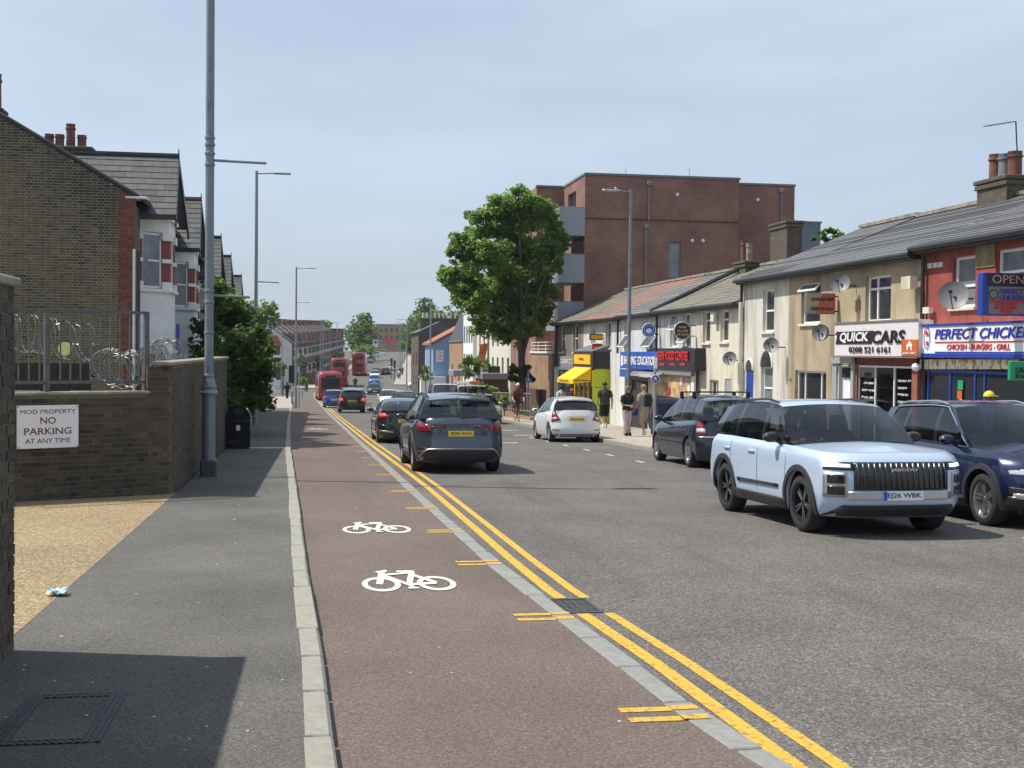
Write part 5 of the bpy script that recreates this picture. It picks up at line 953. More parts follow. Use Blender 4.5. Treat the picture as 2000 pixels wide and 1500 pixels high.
for x, y in ((-.62,112),(-.32,104)): 
    T = empty('bollard', (x,y,zr(y)+PAV), 0, 'black bollard at the end of the cycle lane', 'bollard', 'black bollards by the cycle lane'); MB().lathe([(.09,-.05),(.09,.95),(.11,.98),(.11,1.05),(.05,1.14),(.001,1.16)], 12).build('shaft', 'black_metal', T, True)
def traffic_light(X, Y, lab, face=-1):
    T = empty('traffic_light', (X,Y,zr(Y)+PAV), 0, lab, 'traffic light', 'traffic lights at the junction'); MB().lathe([(.06,-.05),(.06,3.6)], 8).build('post', 'black_metal', T); MB().cbox(-.2,.2,face*.08-.16,face*.08+.16,2.35,3.5,.03).build('signal_head', 'black_plastic', T)
    for k, m_ in enumerate(('lamp_red','sign_orange','sign_green')): MB().lathe([(.001,0),(.09,0),(.09,.05),(.001,.05)], 12, M=frame((0,face*.08-.16,3.3-k*.36), (1,0,0), (0,0,1)), caps=False).build('lens', m_, T)
for x, y, l in ((.6,178,'traffic light beside the single deck bus'),(-1.9,150,'traffic light on the left corner of the side street'),(15.6,214,'black traffic light on the right corner beside the queue'),(16.2,230,'black traffic light further along the right kerb')): traffic_light(x, y, l)
# bus stop flag far on the right of the queue
p = at_y(733.5, 671, 330); T = empty('bus_stop_sign', (p.x,330,zr(330)), 0, 'tall white bus stop flag near the far trees', 'bus stop'); MB().tube([(0,0,0),(0,0,p.z-zr(330)+1)], .07, 6).build('post', 'grey_pole_far', T); MB().cbox(-.65,.65,-.06,.06,p.z-zr(330)-.9,p.z-zr(330)+1.0,.02).build('flag', 'sign_white', T); MB().lathe([(.001,0),(.42,0),(.42,.03),(.001,.03)], 16, M=frame((0,-.065,p.z-zr(330)+.35), (1,0,0), (0,0,1)), caps=False).build('roundel', 'blue_sign', T)
# big blue trade bin and crate outside the food shop
z = zr(42.9)+PAV; T = empty('trade_bin', (12.75,43.3,z), R(8), 'large dark blue wheeled bin outside the food shop', 'bin'); mat('bin_blue', (.012,.02,.06), .5, var=.2)
m = MB(); P = []
for zz_, sx, sy in ((.18,.52,.42),(.25,.55,.45),(1.1,.66,.55),(1.12,.69,.58)): P.append([(sx,sy,zz_),(-sx,sy,zz_),(-sx,-sy,zz_),(sx,-sy,zz_),(sx,sy,zz_)])
m.grid(P, flip=True); m.add([P[0][k] for k in range(4)], [(0,1,2,3)]); m.build('tub', 'bin_blue', T); MB().prism([(-.6,1.12),(.6,1.12),(.5,1.27),(-.5,1.27)], Matrix(((0,0,1,-.7),(1,0,0,0),(0,1,0,0),(0,0,0,1))), 1.4).build('lid', 'bin_blue', T)
for x in (-.45,.45):
    for y_ in (-.35,.35): MB().lathe([(.09,-.03),(.09,.03)], 12, M=Matrix.Translation((x,y_,.09))@Matrix.Rotation(math.pi/2,4,'Y')).build('castor', 'black_plastic', T)
mat('crate_wood', (.35,.20,.09), .8, var=.2); z = zr(41.9)+PAV; T = empty('crate', (12.9,42.2,z), 0, 'orange brown cardboard crate standing beside the trade bin', 'crate'); MB().cbox(-.28,.28,-.2,.2,.0,.62,.01).build('box', 'crate_wood', T); MB().cbox(-.26,.26,-.18,.18,.62,.88,.01).build('box', 'crate_wood', T)
# brick planters, canopies, railings by the cream flats
def slab(nm, lab, px0, py0, px1, py1, Y, dp, mt, cat, legs=0):
    p0, p1 = at_y(px0,py1,Y), at_y(px1,py0,Y); T = empty(nm, ((p0.x+p1.x)/2,Y,zr(Y)), 0, lab, cat); MB().cbox(p0.x,p1.x,Y,Y+dp,p0.z,p1.z,.03).build('top', mt, T, world=True)
    if legs:
        for x in (p0.x+.2,p1.x-.2): MB().box(x-.06,x+.06,Y+.1,Y+.22,zr(Y)-.1,p0.z).build('leg', 'upvc', T, world=True)
    else: MB().box(p0.x+.1,p1.x-.1,Y+.1,Y+dp-.1,zr(Y)-.1,p0.z).build('wall', 'brown_brick', T, world=True)
slab('entrance_canopy', 'pale grey flat entrance canopy on white legs beyond the van', 885, 723, 931, 735, 92, 3, 'balcony_panel', 'canopy', 1); slab('planter_wall', 'brown brick planter wall with pale grey capping beside the street tree', 942, 729, 996, 741, 82, 4, 'balcony_panel', 'planter')
p0, p1 = at_y(945,738,80), at_y(985,718,80); T = empty('smoked_screen', (p0.x,80,p0.z), 0, 'dark smoked screen panel above the grey planter', 'screen'); p0b, p1b = at_y(960,736,81.5), at_y(984,716,81.5); MB().box(p0b.x,p1b.x,83,83.06,p0b.z-.3,p1b.z).build('panel', 'dark_glass', T, world=True); MB().box(p0b.x-.05,p0b.x,83,83.06,p0b.z-.3,p1b.z+.1).build('post', 'galv', T, world=True)
def rail_run(lab, x0, y0, x1, y1, h=1.0, n=8):
    T = empty('metal_railing', (x0,y0,zr(y0)+PAV), 0, lab, 'railing'); a, b_ = Vector((x0,y0,zr(y0)+PAV+.35)), Vector((x1,y1,zr(y1)+PAV+.35)); u = Vector((0,0,1))
    for d in (.1,h): MB().tube([a+u*d,b_+u*d], .025, 6).build('rail', 'galv', T, world=True)
    for k in range(n+1): p = a.lerp(b_,k/n); MB().tube([p-u*.4,p+u*h], .03 if k % 4 == 0 else .012, 6).build('baluster', 'galv', T, world=True)
    MB().box(min(x0,x1)-.05,max(x0,x1)+.1,min(y0,y1),max(y0,y1),zr(min(y0,y1))-.2,zr(max(y0,y1))+PAV+.5).build('plinth', 'tan_brick', T, world=True)
rail_run('grey metal railing on a low brick plinth behind the cream car', 11.6, 64, 11.7, 78, 1.0, 28); rail_run('grey metal railing on a brick plinth beyond the white van', 11.8, 80, 11.9, 96, 1.0, 28)
p = at_y(943,706,86); T = empty('flag', (p.x,86,zr(86)), 0, 'orange and yellow flag on a slanted pole by the bushes', 'flag'); MB().tube([(0,0,0),(.05,0,p.z-zr(86)-.3),(.35,0,p.z-zr(86)+1.3)], .025, 6).build('pole', 'grey_pole_far', T)
mat('flag_orange', (.6,.16,.06), .7, var=.1, scale=3, col2=(.6,.45,.15), scale2=1.5); P = [[(.3-.55*u-.16*v+.04*math.sin(5*v), .05*math.sin(6*v+3*u), p.z-zr(86)+1.25-1.35*v-.1*u) for u in np.linspace(0,1,5)] for v in np.linspace(0,1,9)]; MB().grid(P).build('cloth', 'flag_orange', T, True)
# ------------------------------------------------------------------ far buildings on the left
mat('far_brick', (.15,.085,.065), .9, var=.25, scale=2); mat('far_roof', (.13,.105,.09), .85, var=.25, scale=.6); mat('far_bay', (.42,.41,.38), .8, var=.15, scale=1); mat('far_roof_red', (.28,.12,.08), .85, var=.2, scale=2)
d_ = Vector((12.7,130,0)).normalized(); nf = Vector((d_.y,-d_.x,0))
NH = 15
for k in range(NH):
    o = Vector((-1.3,211,0))+d_*(k*130/NH); zg = zr(o.y); ln = 130/NH; T = empty('terraced_house', (o.x,o.y,zg), -math.atan2(d_.x,d_.y), ('white gabled end house of the far terrace' if k == 0 else 'taller dark brick house at the far end of the terrace' if k >= NH-2 else 'far terraced house with a red tiled dormer above pale bays' if k % 5 == 2 else 'brick terraced house with grey dormer in the far row on the left'), 'house', ('far terraced houses with red dormers' if k % 5 == 2 else 'far terraced houses on the left') if 0 < k < NH-2 else None if k == 0 else 'tall end houses of the far terrace')
    e = 6.6+(1.6 if k >= NH-2 else 0); rg = 9.5+(.3 if k >= NH-2 else 0)
    MB().box(-8,0,0,ln-.02,-.5,e).build('wall', 'far_brick', T)
    if k < NH-2:
        MB().prism([(.35,e-.25),(-4,rg),(-8.35,e-.25),(-8.35,e-.4),(-4,rg-.15),(.35,e-.4)], Matrix(((1,0,0,0),(0,0,1,.02),(0,1,0,0),(0,0,0,1))), ln-.03).build('roof', 'far_roof', T)
        if k == 0: MB().prism([(0,-.5),(0,e-.3),(-4,rg-.12),(-8,e-.3),(-8,-.5)], Matrix(((1,0,0,0),(0,0,1,-.06),(0,1,0,0),(0,0,0,1))), .05).build('gable_end', 'white_wall', T)
        MB().cbox(-4.5,-3.6,ln-.6,ln+.0,rg-.6,rg+1.1,.03).build('chimney', 'far_brick', T)
        MB().prism([(.5,e-.35),(-2.2,e+1.55),(.35,e+1.1)], Matrix(((1,0,0,0),(0,0,1,ln*.3),(0,1,0,0),(0,0,0,1))), ln*.34).build('dormer', 'far_roof_red' if k % 5 == 2 else 'far_roof', T)
    else: MB().box(-8.2,.2,-.1,ln,e,e+.2).build('roof', 'far_brick', T)
    for zz_ in (.6,3.7): MB().prism([(0,ln*.26),(.6,ln*.33),(.6,ln*.55),(0,ln*.62)], Matrix.Translation((0,0,zz_)), 1.9).build('bay', 'far_bay', T); MB().prism([(.0,ln*.25),(.63,ln*.335),(.63,ln*.545),(0,ln*.63)], Matrix.Translation((0,0,zz_+.6)), 1.1).build('bay_window', 'dark_glass', T)
    MB().box(.0,.03,ln*.8,ln*.93,.1,2.2).build('door', 'black_paint', T); MB().box(.0,.04,ln*.78,ln*.95,4.1,5.6).build('window', 'curtain_glass', T)
p0, p1 = at_y(515,676,196), at_y(562,655,196); z = zr(196); T = empty('corner_house', ((p0.x+p1.x)/2,196,z), 0, 'small brick corner house with red tiled roof and white bay', 'house'); MB().box(p0.x-2,p1.x-1.2,196,203,z-.3,at_y(530,675,196).z).build('wall', 'far_brick', T, world=True)
zt = at_y(530,675,196).z; MB().prism([(p0.x-2.4,zt-.1),(p1.x-.8,zt-.1),(p1.x-1.6,p1.z),(p0.x-2,p1.z)], Matrix(((1,0,0,0),(0,0,1,195.7),(0,1,0,0),(0,0,0,1))), 7.6).build('roof', 'far_roof_red', T, world=True); MB().box(p1.x-2.2,p1.x-.7,195.2,196,z-.3,zt-1.4).build('bay', 'white_wall', T, world=True); MB().box(p1.x-2.1,p1.x-.8,195.15,195.2,z+1,zt-1.8).build('bay_window', 'dark_glass', T, world=True)
o = MB().box(-9,-3.4,187.5,187.8,zr(187)-.2,zr(187)+2.1).build('yard_wall', 'white_render'); tag(o, 'pale grey rendered yard wall across the side street', 'wall')
o = MB().box(-1.2,6.5,200,200.4,zr(200)-.2,zr(200)+1.9).build('garden_wall', 'far_brick'); tag(o, 'dark red brick garden wall beyond the traffic light', 'wall')
# low front garden walls under the dark tree
T = empty('garden_wall', (-2.7,60,zr(60)), 0, 'low dark garden wall and pillars below the dark tree', 'wall')
for k in range(9): y_ = 36.4+k*6; MB().box(-2.95,-2.7,y_,y_+5.6,zr(y_)-.3,zr(y_)+.85).build('wall_run', 'soot_brick', T, world=True); MB().cbox(-3.0,-2.62,y_+5.58,y_+6.02,zr(y_)-.3,zr(y_)+1.3,.02).build('pillar', 'soot_brick', T, world=True)
# flat roofed block closing the view
p0, p1 = at_y(730,690,600), at_y(800,636,600); z = zr(600); T = empty('flat_roofed_block', ((p0.x+p1.x)/2,600,z), 0, 'tan brick flat roofed block closing the end of the road', 'building'); MB().box(p0.x-4,p1.x+4,600,612,z-1,p1.z).build('wall', 'tan_brick', T, world=True); MB().box(p0.x-4.2,p1.x+4.2,599.8,612.2,p1.z,p1.z+.6).build('roof_edge', 'lead', T, world=True)
for r in range(2):
    for c in range(5): q = at_y(741+c*10.5,641+r*14,600); W = MB().box(q.x-.0,q.x+1.3,599.9,600,q.z-1.9,q.z).build('window', 'dark_glass', T, world=True)
q0, q1 = at_y(752,668,598), at_y(772,661,598); o = MB().box(q0.x,q1.x,597.6,598,q0.z,q1.z).build('red_banner', 'sign_red'); tag(o, 'long red and white shop banner on the far tan block', 'sign')
# ------------------------------------------------------------------ trees and bushes: leaves as small folded faces spread through clumps
def leaf_mat(name, c, k=.64):
    m = mat(name, c, .5, var=.2, scale=3, spec=.4); n = m.node_tree; p = n.nodes['Principled BSDF']; o = n.nodes['Material Output']; t = n.nodes.new('ShaderNodeBsdfTranslucent'); t.inputs[0].default_value = (c[0]*1.6, c[1]*1.65, c[2]*1.0, 1)
    x = n.nodes.new('ShaderNodeMixShader'); x.inputs[0].default_value = k; n.links.new(p.outputs[0], x.inputs[1]); n.links.new(t.outputs[0], x.inputs[2]); n.links.new(x.outputs[0], o.inputs[0])
for i, c in enumerate([(.115,.185,.058),(.15,.23,.068),(.088,.145,.046),(.18,.265,.08)]): leaf_mat('leaf_%d' % i, c)
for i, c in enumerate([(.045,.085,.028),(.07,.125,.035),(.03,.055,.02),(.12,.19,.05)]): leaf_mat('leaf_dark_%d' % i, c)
for i, c in enumerate([(.085,.13,.05),(.115,.17,.06),(.06,.095,.04),(.14,.20,.07)]): leaf_mat('leaf_far_%d' % i, c)
mat('bark', (.09,.075,.058), .95, var=.35, scale=12, bump=.5, bscale=25, col2=(.14,.12,.09), scale2=2)
def leaf_mesh(name, blobs, per, size, mats, seed, gap=.55):
    """blobs: (centre, radius xyz). Sub-clumps inside every blob carry the leaves, leaving openings between them"""
    g = np.random.default_rng(seed); V = []; 
    for c, rad in blobs:
        rad = np.array(rad); vol = rad.prod()**(1/3); nc = max(5, int(26*min(3,(vol/.9))**1.0)); cs = g.normal(size=(nc,3)); cs /= np.linalg.norm(cs,axis=1)[:,None]; cs *= (g.random((nc,1))**.45)*.92
        cc = np.array(c)+cs*rad; cr_ = vol*gap*(.45+.45*g.random(nc)) * (nc/26)**(-.28)
        n = int(per*vol*vol); pick = g.integers(0,nc,n); d = g.normal(size=(n,3)); d /= np.linalg.norm(d,axis=1)[:,None]; d *= (g.random((n,1))**.4)
        V.append(cc[pick]+d*cr_[pick][:,None]*np.array([1,1,.8]))
    Pn = np.concatenate(V); n = len(Pn)
    a = g.normal(size=(n,3)); a[:,2] *= .5; a /= np.linalg.norm(a,axis=1)[:,None]; b = g.normal(size=(n,3)); b[:,2] *= .6; b -= (a*b).sum(1)[:,None]*a; b /= np.linalg.norm(b,axis=1)[:,None]; nn = np.cross(a,b)
    s = size*(.6+.8*g.random((n,1))); v = np.empty((n,4,3)); v[:,0] = Pn-a*s*.5; v[:,1] = Pn+b*s*.36+nn*s*.12; v[:,2] = Pn+a*s*.5; v[:,3] = Pn-b*s*.36+nn*s*.12
    me = bpy.data.meshes.new(name); me.vertices.add(n*4); me.vertices.foreach_set('co', v.reshape(-1)); me.loops.add(n*6); me.polygons.add(n*2)
    q = np.arange(n)[:,None]*4; me.loops.foreach_set('vertex_index', (q+np.array([0,1,2,0,2,3])).reshape(-1).astype(np.int32)); me.polygons.foreach_set('loop_start', np.arange(n*2,dtype=np.int32)*3)
    for m_ in mats: me.materials.append(MAT[m_])
    clump = (np.sin(Pn[:,0]*2.1)+np.sin(Pn[:,1]*1.7+1)+np.sin(Pn[:,2]*2.6))/3; mi = np.clip(((clump*.5+.5)*len(mats)*.7+g.random(n)*len(mats)*.5).astype(np.int32),0,len(mats)-1); me.polygons.foreach_set('material_index', np.repeat(mi,2).astype(np.int32)); me.update(calc_edges=True); me.validate(); return me
def tree(name, lab, base, blobs, per, size, mats, tr=.2, seed=1, cat='tree', group=None, limbs=9, trunk_top=None):
    T = empty(name, base, 0, lab, cat, group); bs = [((c[0]-base[0],c[1]-base[1],c[2]-base[2]), r) for c, r in blobs]
    link('crown', leaf_mesh('crown', bs, per, size, mats, seed), T)
    if tr:
        cx = Vector(np.mean([b_[0] for b_ in bs], axis=0)); th = trunk_top or cx.z; m = MB(); m.tube([(0,0,-.2),(.03,.02,th*.35),(-.04,.05,th*.7),(cx.x*.25,cx.y*.25,th)], [tr*1.25,tr,tr*.85,tr*.55], 10); g = random.Random(seed)
        for c, r in g.sample(bs, min(limbs,len(bs))):
            z0_ = th*g.uniform(.55,.95); p0 = Vector((0,0,z0_)); p1 = Vector(c); m.tube([p0, p0.lerp(p1,.5)+Vector((g.uniform(-.2,.2),g.uniform(-.2,.2),.25)), p1], [tr*.45,tr*.3,tr*.1], 6)
        m.build('trunk', 'bark', T, True)
    return T
def blobs_px(lst, Y, dj=0, sq=.85, seed=3):
    g = random.Random(seed); o = []
    for px, py, r in lst:
        y = Y+g.uniform(-dj,dj); c = at_y(px,py,y); k = (c-EYE).length/FPX; o.append(((c.x,c.y,c.z), (r*k, r*k*sq, r*k))); 
    return o
LF = ['leaf_%d' % i for i in (2,0,1,3)]; LD = ['leaf_dark_%d' % i for i in (2,0,1,3)]; LX = ['leaf_far_%d' % i for i in (2,0,1,3)]
bl = blobs_px([(1012,392,34),(985,420,45),(1040,420,42),(1075,442,30),(940,440,38),(905,478,26),(950,500,50),(1005,480,58),(1060,500,45),(1090,470,22),(905,540,36),(880,545,25),(955,565,50),(1010,560,58),(1062,560,36),(925,590,36),(980,625,45),(1035,620,42),(945,640,26),(1060,600,25),(1000,655,26),(1035,645,24),(900,575,25),(868,530,14),(895,500,24),(1085,520,18)], 70.2, 1.6)
tree('street_tree', 'tall leafy green street tree standing before the apartment block', (12.2,70.2,zr(70.2)+PAV), bl, 2300, .185, LF, .22, 4, limbs=14, trunk_top=5.2)
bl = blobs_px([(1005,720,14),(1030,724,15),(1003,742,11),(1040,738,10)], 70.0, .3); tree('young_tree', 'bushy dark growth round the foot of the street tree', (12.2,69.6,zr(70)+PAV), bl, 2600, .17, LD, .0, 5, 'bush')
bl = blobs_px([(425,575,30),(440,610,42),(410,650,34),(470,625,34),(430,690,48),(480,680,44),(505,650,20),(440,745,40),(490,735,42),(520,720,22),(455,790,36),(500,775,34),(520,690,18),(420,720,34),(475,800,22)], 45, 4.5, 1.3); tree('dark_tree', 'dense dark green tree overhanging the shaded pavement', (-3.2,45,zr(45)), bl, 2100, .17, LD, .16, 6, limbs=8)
def far_tree(lab, base_px, Y, lst, per, size, mats, seed, group='distant trees', tr=.25): c = at_y(base_px[0], base_px[1], Y); tree('tree', lab, (c.x,Y,zr(Y)-.2), blobs_px(lst, Y, 3, .9, seed), per, size, mats, tr, seed, 'tree', group)
far_tree('round green tree rising behind the white gable', (505,680), 205, [(520,612,26),(500,625,26),(535,625,16),(490,605,20),(510,645,22),(530,600,14)], 90, .55, LX, 11)
far_tree('big round tree beside the queue beyond the terrace', (702,690), 345, [(705,635,24),(690,650,22),(722,650,20),(708,665,28),(690,672,18),(728,668,14),(715,622,12)], 45, .8, LX, 12, tr=.4)
far_tree('low bushy tree in front of the big round tree', (712,695), 320, [(705,685,16),(718,682,14),(695,690,12),(725,688,10)], 70, .6, LF, 13)
far_tree('tall dark tree standing above the stone house', (832,660), 330, [(830,596,18),(842,605,15),(822,606,14),(835,618,16),(815,612,8)], 50, .8, LD, 14)
far_tree('broad green tree left of the stone house', (805,690), 300, [(800,640,16),(815,628,20),(795,662,16),(810,660,22),(830,632,16),(788,672,10),(805,680,14),(785,655,8)], 60, .7, LX, 15)
far_tree('spreading green tree behind the stone house chimneys', (870,670), 260, [(850,620,20),(875,618,22),(895,625,20),(865,640,18),(890,645,18)], 65, .65, LX, 16)
for i, (x, y, Y) in enumerate(((600,633,420),(635,632,430))): far_tree('small treetop showing above the terrace roofs' , (x,660), Y, [(x,y,9),(x+8,y+2,8),(x-8,y+3,8)], 60, .8, LX, 20+i, 'treetops above the far terrace', .2)
tree('roof_shrub', 'straggly shrub showing above the slate roof ridge', (at_y(1622,465,60).x,60,at_y(1622,480,60).z-2.5), blobs_px([(1605,458,8),(1622,450,10),(1640,458,9),(1590,466,6),(1612,468,9),(1632,468,9)], 60, .4), 1500, .2, LD, .05, 25, 'bush')
for lab, Y, lst, mats, sd in (('grey green bush beside the cream flats', 84, [(912,712,14),(925,705,16),(935,722,14),(918,730,13)], LX, 31), ('tall bush behind the flag', 88, [(940,725,13),(952,715,12),(965,725,11)], LX, 32), ('green hedge above the railing behind the white van', 79, [(945,762,14),(962,768,13),(978,776,11),(930,758,12),(952,778,12)], LF, 33), ('bright leafy bush at the end of the brick plinth', 72, [(985,778,9),(993,786,8),(980,788,7)], LF, 34), ('yellow green bush by the lamp posts beyond the side road', 118, [(832,722,9),(838,735,10),(826,738,8)], LF, 35), ('low weeds along the fence beyond the van', 105, [(850,770,7),(860,776,8),(842,778,6)], LF, 36)):
    bl = blobs_px(lst, Y, .6, 1, sd); c = bl[0][0]; tree('bush', lab, (c[0],Y,zr(Y)), bl, 900, .2, mats, .05, sd, 'bush')
for i, (x, y, Y, r) in enumerate(((548,712,190,9),(590,742,150,7),(1048,800,66,7))): bl = blobs_px([(x,y,r),(x+r*.8,y+r*.4,r*.8)], Y, .4, 1, 40+i); tree('bush', ('round garden bush before the white bay of the corner house','small dark bush beside the far garden wall','small potted bush by the sign post under the street tree')[i], (bl[0][0][0],Y,zr(Y)), bl, 500, .25, LF if i else LX, .04, 40+i, 'bush')

far_tree('leafy garden tree standing before the far end of the terrace', (655,720), 300, [(648,700,9),(660,694,10),(668,704,8),(655,712,8)], 60, .6, LX, 51, None)
far_tree('garden tree standing before the near end of the far terrace', (590,735), 206, [(588,700,9),(598,708,8),(590,716,8)], 80, .5, LX, 52, None, .12)
far_tree('bushy garden tree halfway along the far terrace', (622,725), 255, [(618,705,8),(628,702,9),(624,714,8)], 70, .55, LD, 53, None, .15)
# ------------------------------------------------------------------ cars
def paint(name, col, metal=.3, rough=.28):
    mat(name, col, rough, metal, var=0, coat=.8, spec=.5); return name
_wheel = {}
def wheel_meshes(r, wd, spokes, rimmat, rr=.66, style=0):
    key = (round(r,3), wd, spokes, rimmat, style)
    if key in _wheel: return _wheel[key]
    X = frame((0,0,0), (0,1,0), (0,0,1))            # local z of the lathe -> +x, the outer side
    t = MB(); h = wd/2
    t.lathe([(r*rr,-h),(r*.9,-h),(r*.975,-h*.82),(r,-h*.5),(r,h*.5),(r*.975,h*.82),(r*.9,h),(r*.72,h*1.02),(r*rr,h*.9)], 36, M=X, caps=False)
    ty = t.mesh('tyre', 'tyre', True, 40)
    m = MB(); R0 = r*rr
    m.lathe([(R0,-h*.2),(R0*1.0,h*.92),(R0*.93,h*.88),(R0*.9,h*.5),(R0*.88,h*.1),(R0*.86,-h*.2)], 36, 0, X, False)
    m.lathe([(R0*.9,-h*.25),(R0*.9,-h*.2)], 24, 1, X)
    m.lathe([(R0*.2,0),(R0*.2,h*.62),(R0*.13,h*.72),(.001,h*.72)], 14, 0, X)
    for k in range(spokes):
        a = 2*math.pi*k/spokes+.3
        for da, wd2 in (((-.13,.05),(.13,.05)) if style == 1 else ((0,.115),)):
            M = X @ Matrix.Rotation(a+da, 4, 'Z')
            P0, P1 = R0*.12, R0*.93; w0, w1 = R0*wd2*1.5, R0*wd2*1.05
            m.prism([(P0,-w0),(P1,-w1),(P1,w1),(P0,w0)], M @ Matrix.Translation((0,0,h*.34)), h*.34, 0)
            if rimmat == 'alloy_dark': m.prism([(P0*1.6,-w0*.75),(P1,-w1*.95),(P1,-w1*.35),(P0*1.6,-w0*.3)], M @ Matrix.Translation((0,0,h*.6)), h*.09, 2)
    ri = m.mesh('rim', [rimmat,'black_plastic','alloy'], True, 30)
    _wheel[key] = (ty, ri); return _wheel[key]
def car(name, label, cat, X, Y, rz, s, group=None, z=None):
    """s: dict of dimensions. Local frame: +y forward, origin on the ground under the middle."""
    z = zr(Y) if z is None else z
    pitch = math.atan((zr(Y+1.5)-zr(Y-1.5))/3)*math.cos(rz)
    T = empty(name, (X, Y, z), rz, label, cat, group); T.rotation_euler = (pitch, 0, rz)
    L, W, H = s['L'], s['W'], s['H']; hw = W/2; yf, yr = L/2, -L/2; gc = s.get('gc', .22)
    wr, ra = s.get('wr', .33), s.get('wr', .33)+s.get('gap', .055); fa = yf-s.get('fo', .9); ba = fa-s['wb']
    hi = s.get('hi', 1); body = s['paint']; topm = s.get('roofpaint', body)
    def prof(tab, t): return float(np.interp(t, [a for a,b in tab], [b for a,b in tab]))
    fp, rp = s['front'], s['rear']                     # (t, recession) from sill to top edge
    edge = s['edge']                                   # (y, z) of the upper edge of the lower body
    WT = s.get('wt', [(0,.93),(.12,.975),(.4,1.0),(.62,.995),(.8,.975),(.93,.945),(1,.90)])
    cf, cb = s.get('cf', .42), s.get('cb', .34); pw = s.get('pw', 4)
    def plan(y):
        a = max(0, (abs(y)-L*.27)/(L*.23)); return 1-s.get('taper', .07)*a*a
    def crown(y):
        if y > s['wsb']-.2: return s.get('crown', .07)*max(.25, min(1, (yf-y)/.9))
        return .03
    def arch(y):
        z = 0
        for a in (fa, ba):
            if abs(y-a) < ra: z = max(z, wr+math.sqrt(ra*ra-(y-a)**2))
        return z
    def ztop(x, y, wt): return prof(edge, y) + crown(y)*max(0, 1-(x/(wt+1e-6))**2)
    S = [0,.2,.4,.58,.73,.85,.93,.98,1.0]
    yend_f, yend_b = yf-cf, yr+cb
    sy = sorted(set([round(v,3) for v in list(np.linspace(yend_b+.03, yend_f-.03, 15))+[s['wsb'], s['rb']] + [a+q for a in (fa,ba) for q in [ra*math.cos(R(k)) for k in range(0,181,15)]+[ra+.012,-ra-.012]] if yend_b+.01 < v < yend_f-.01]))
    TL = [0,.1,.22,.36,.5,.64,.76,.86,.94,1.0]
    def half(t, k):
        w_ = hw*prof(WT, t); pts = []
        def zz(x, y):
            zt = ztop(x, y, hw*prof(WT,1)*plan(y)); zn = gc+(zt-gc)*t; a = arch(y) if abs(x) > hw*.6 else 0
            return max(zn, a+.004*k) if a else zn
        for q in S: y = yr+prof(rp,t)+cb*q**pw; x = w_*plan(yend_b)*q; pts.append((x, y, zz(x,y)))
        ef, eb = yend_f-prof(fp,t), yend_b+prof(rp,t)
        for y in sy:
            if y > fa: y = fa+(y-fa)*(ef-fa)/(yend_f-fa)
            elif y < ba: y = ba+(y-ba)*(eb-ba)/(yend_b-ba)
            pts.append((w_*plan(y), y, zz(w_*plan(y), y)))
        for q in S[::-1]: y = yf-prof(fp,t)-cf*q**pw; x = w_*plan(yend_f)*q; pts.append((x, y, zz(x,y)))
        return pts
    rows = [half(t, k) for k, t in enumerate(TL)]
    full = [r + [(-x,y,z) for x,y,z in r[-2:0:-1]] for r in rows]
    b = MB(); b.grid([r+[r[0]] for r in full]); b.build('body', body, T, True, 38)
    top = rows[-1]
    def deck(sel, nm, mt):
        P = []
        for x, y, z in sel:
            e = prof(edge, y); wt = hw*prof(WT,1)*plan(y)
            P.append([(x*q, y, (e+crown(y)*(1-(x*q/wt)**2)) if wt else z) for q in np.linspace(-1,1,13)])
        if len(P) > 1: MB().grid(P, flip=True).build(nm, mt, T, True, 50)
    deck([p for p in top if p[1] >= s['wsb']-.001], 'bonnet', body)
    deck([p for p in top if p[1] <= s['rb']+.001], 'boot_lid', body)
    # surface helpers for lamps, plates and trim
    tz = lambda z, zt: min(1, max(0, (z-gc)/(zt-gc)))
    def P_front(x, z, e):
        t = tz(z, prof(edge, yf)); wm_ = hw*prof(WT,t)*plan(yend_f)*.985; x = max(-wm_, min(wm_, x)); q = abs(x)/(wm_/.985); return Vector((x, yf-prof(fp,t)-cf*q**pw+e, z))
    def P_rear(x, z, e):
        t = tz(z, prof(edge, yr)); wm_ = hw*prof(WT,t)*plan(yend_b)*.985; x = max(-wm_, min(wm_, x)); q = abs(x)/(wm_/.985); return Vector((x, yr+prof(rp,t)+cb*q**pw-e, z))
    def P_side(sd):
        def f(y, z, e): t = tz(z, prof(edge, y)); return Vector((sd*(hw*prof(WT,t)*plan(y)+e), y, z))
        return f
    def patch(nm, mt, fn, c, e=.012, n=6, parent=None, flip=False, back=-.02):
        """slab following the body; c = 4 corners (a,z) counter-clockwise"""
        m = MB(); F = []; B = []
        for i in range(n+1):
            rf, rb_ = [], []
            for j in range(n+1):
                u, v = i/n, j/n; a = (c[0][0]*(1-u)+c[1][0]*u)*(1-v)+(c[3][0]*(1-u)+c[2][0]*u)*v; z_ = (c[0][1]*(1-u)+c[1][1]*u)*(1-v)+(c[3][1]*(1-u)+c[2][1]*u)*v
                rf.append(fn(a,z_,e)); rb_.append(fn(a,z_,back))
            F.append(rf); B.append(rb_)
        m.grid(F); m.grid([[r[0] for r in F],[r[0] for r in B]]); m.grid([[r[-1] for r in B],[r[-1] for r in F]]); m.grid([F[0],B[0]]); m.grid([B[-1],F[-1]])
        o = m.build(nm, mt, parent or T, True, 40)
        bm = bmesh.new(); bm.from_mesh(o.data); bmesh.ops.remove_doubles(bm, verts=bm.verts, dist=1e-5); bmesh.ops.recalc_face_normals(bm, faces=bm.faces); bm.to_mesh(o.data); bm.free()
        return o
    T_ = dict(front=P_front, rear=P_rear, left=P_side(-1), right=P_side(1))
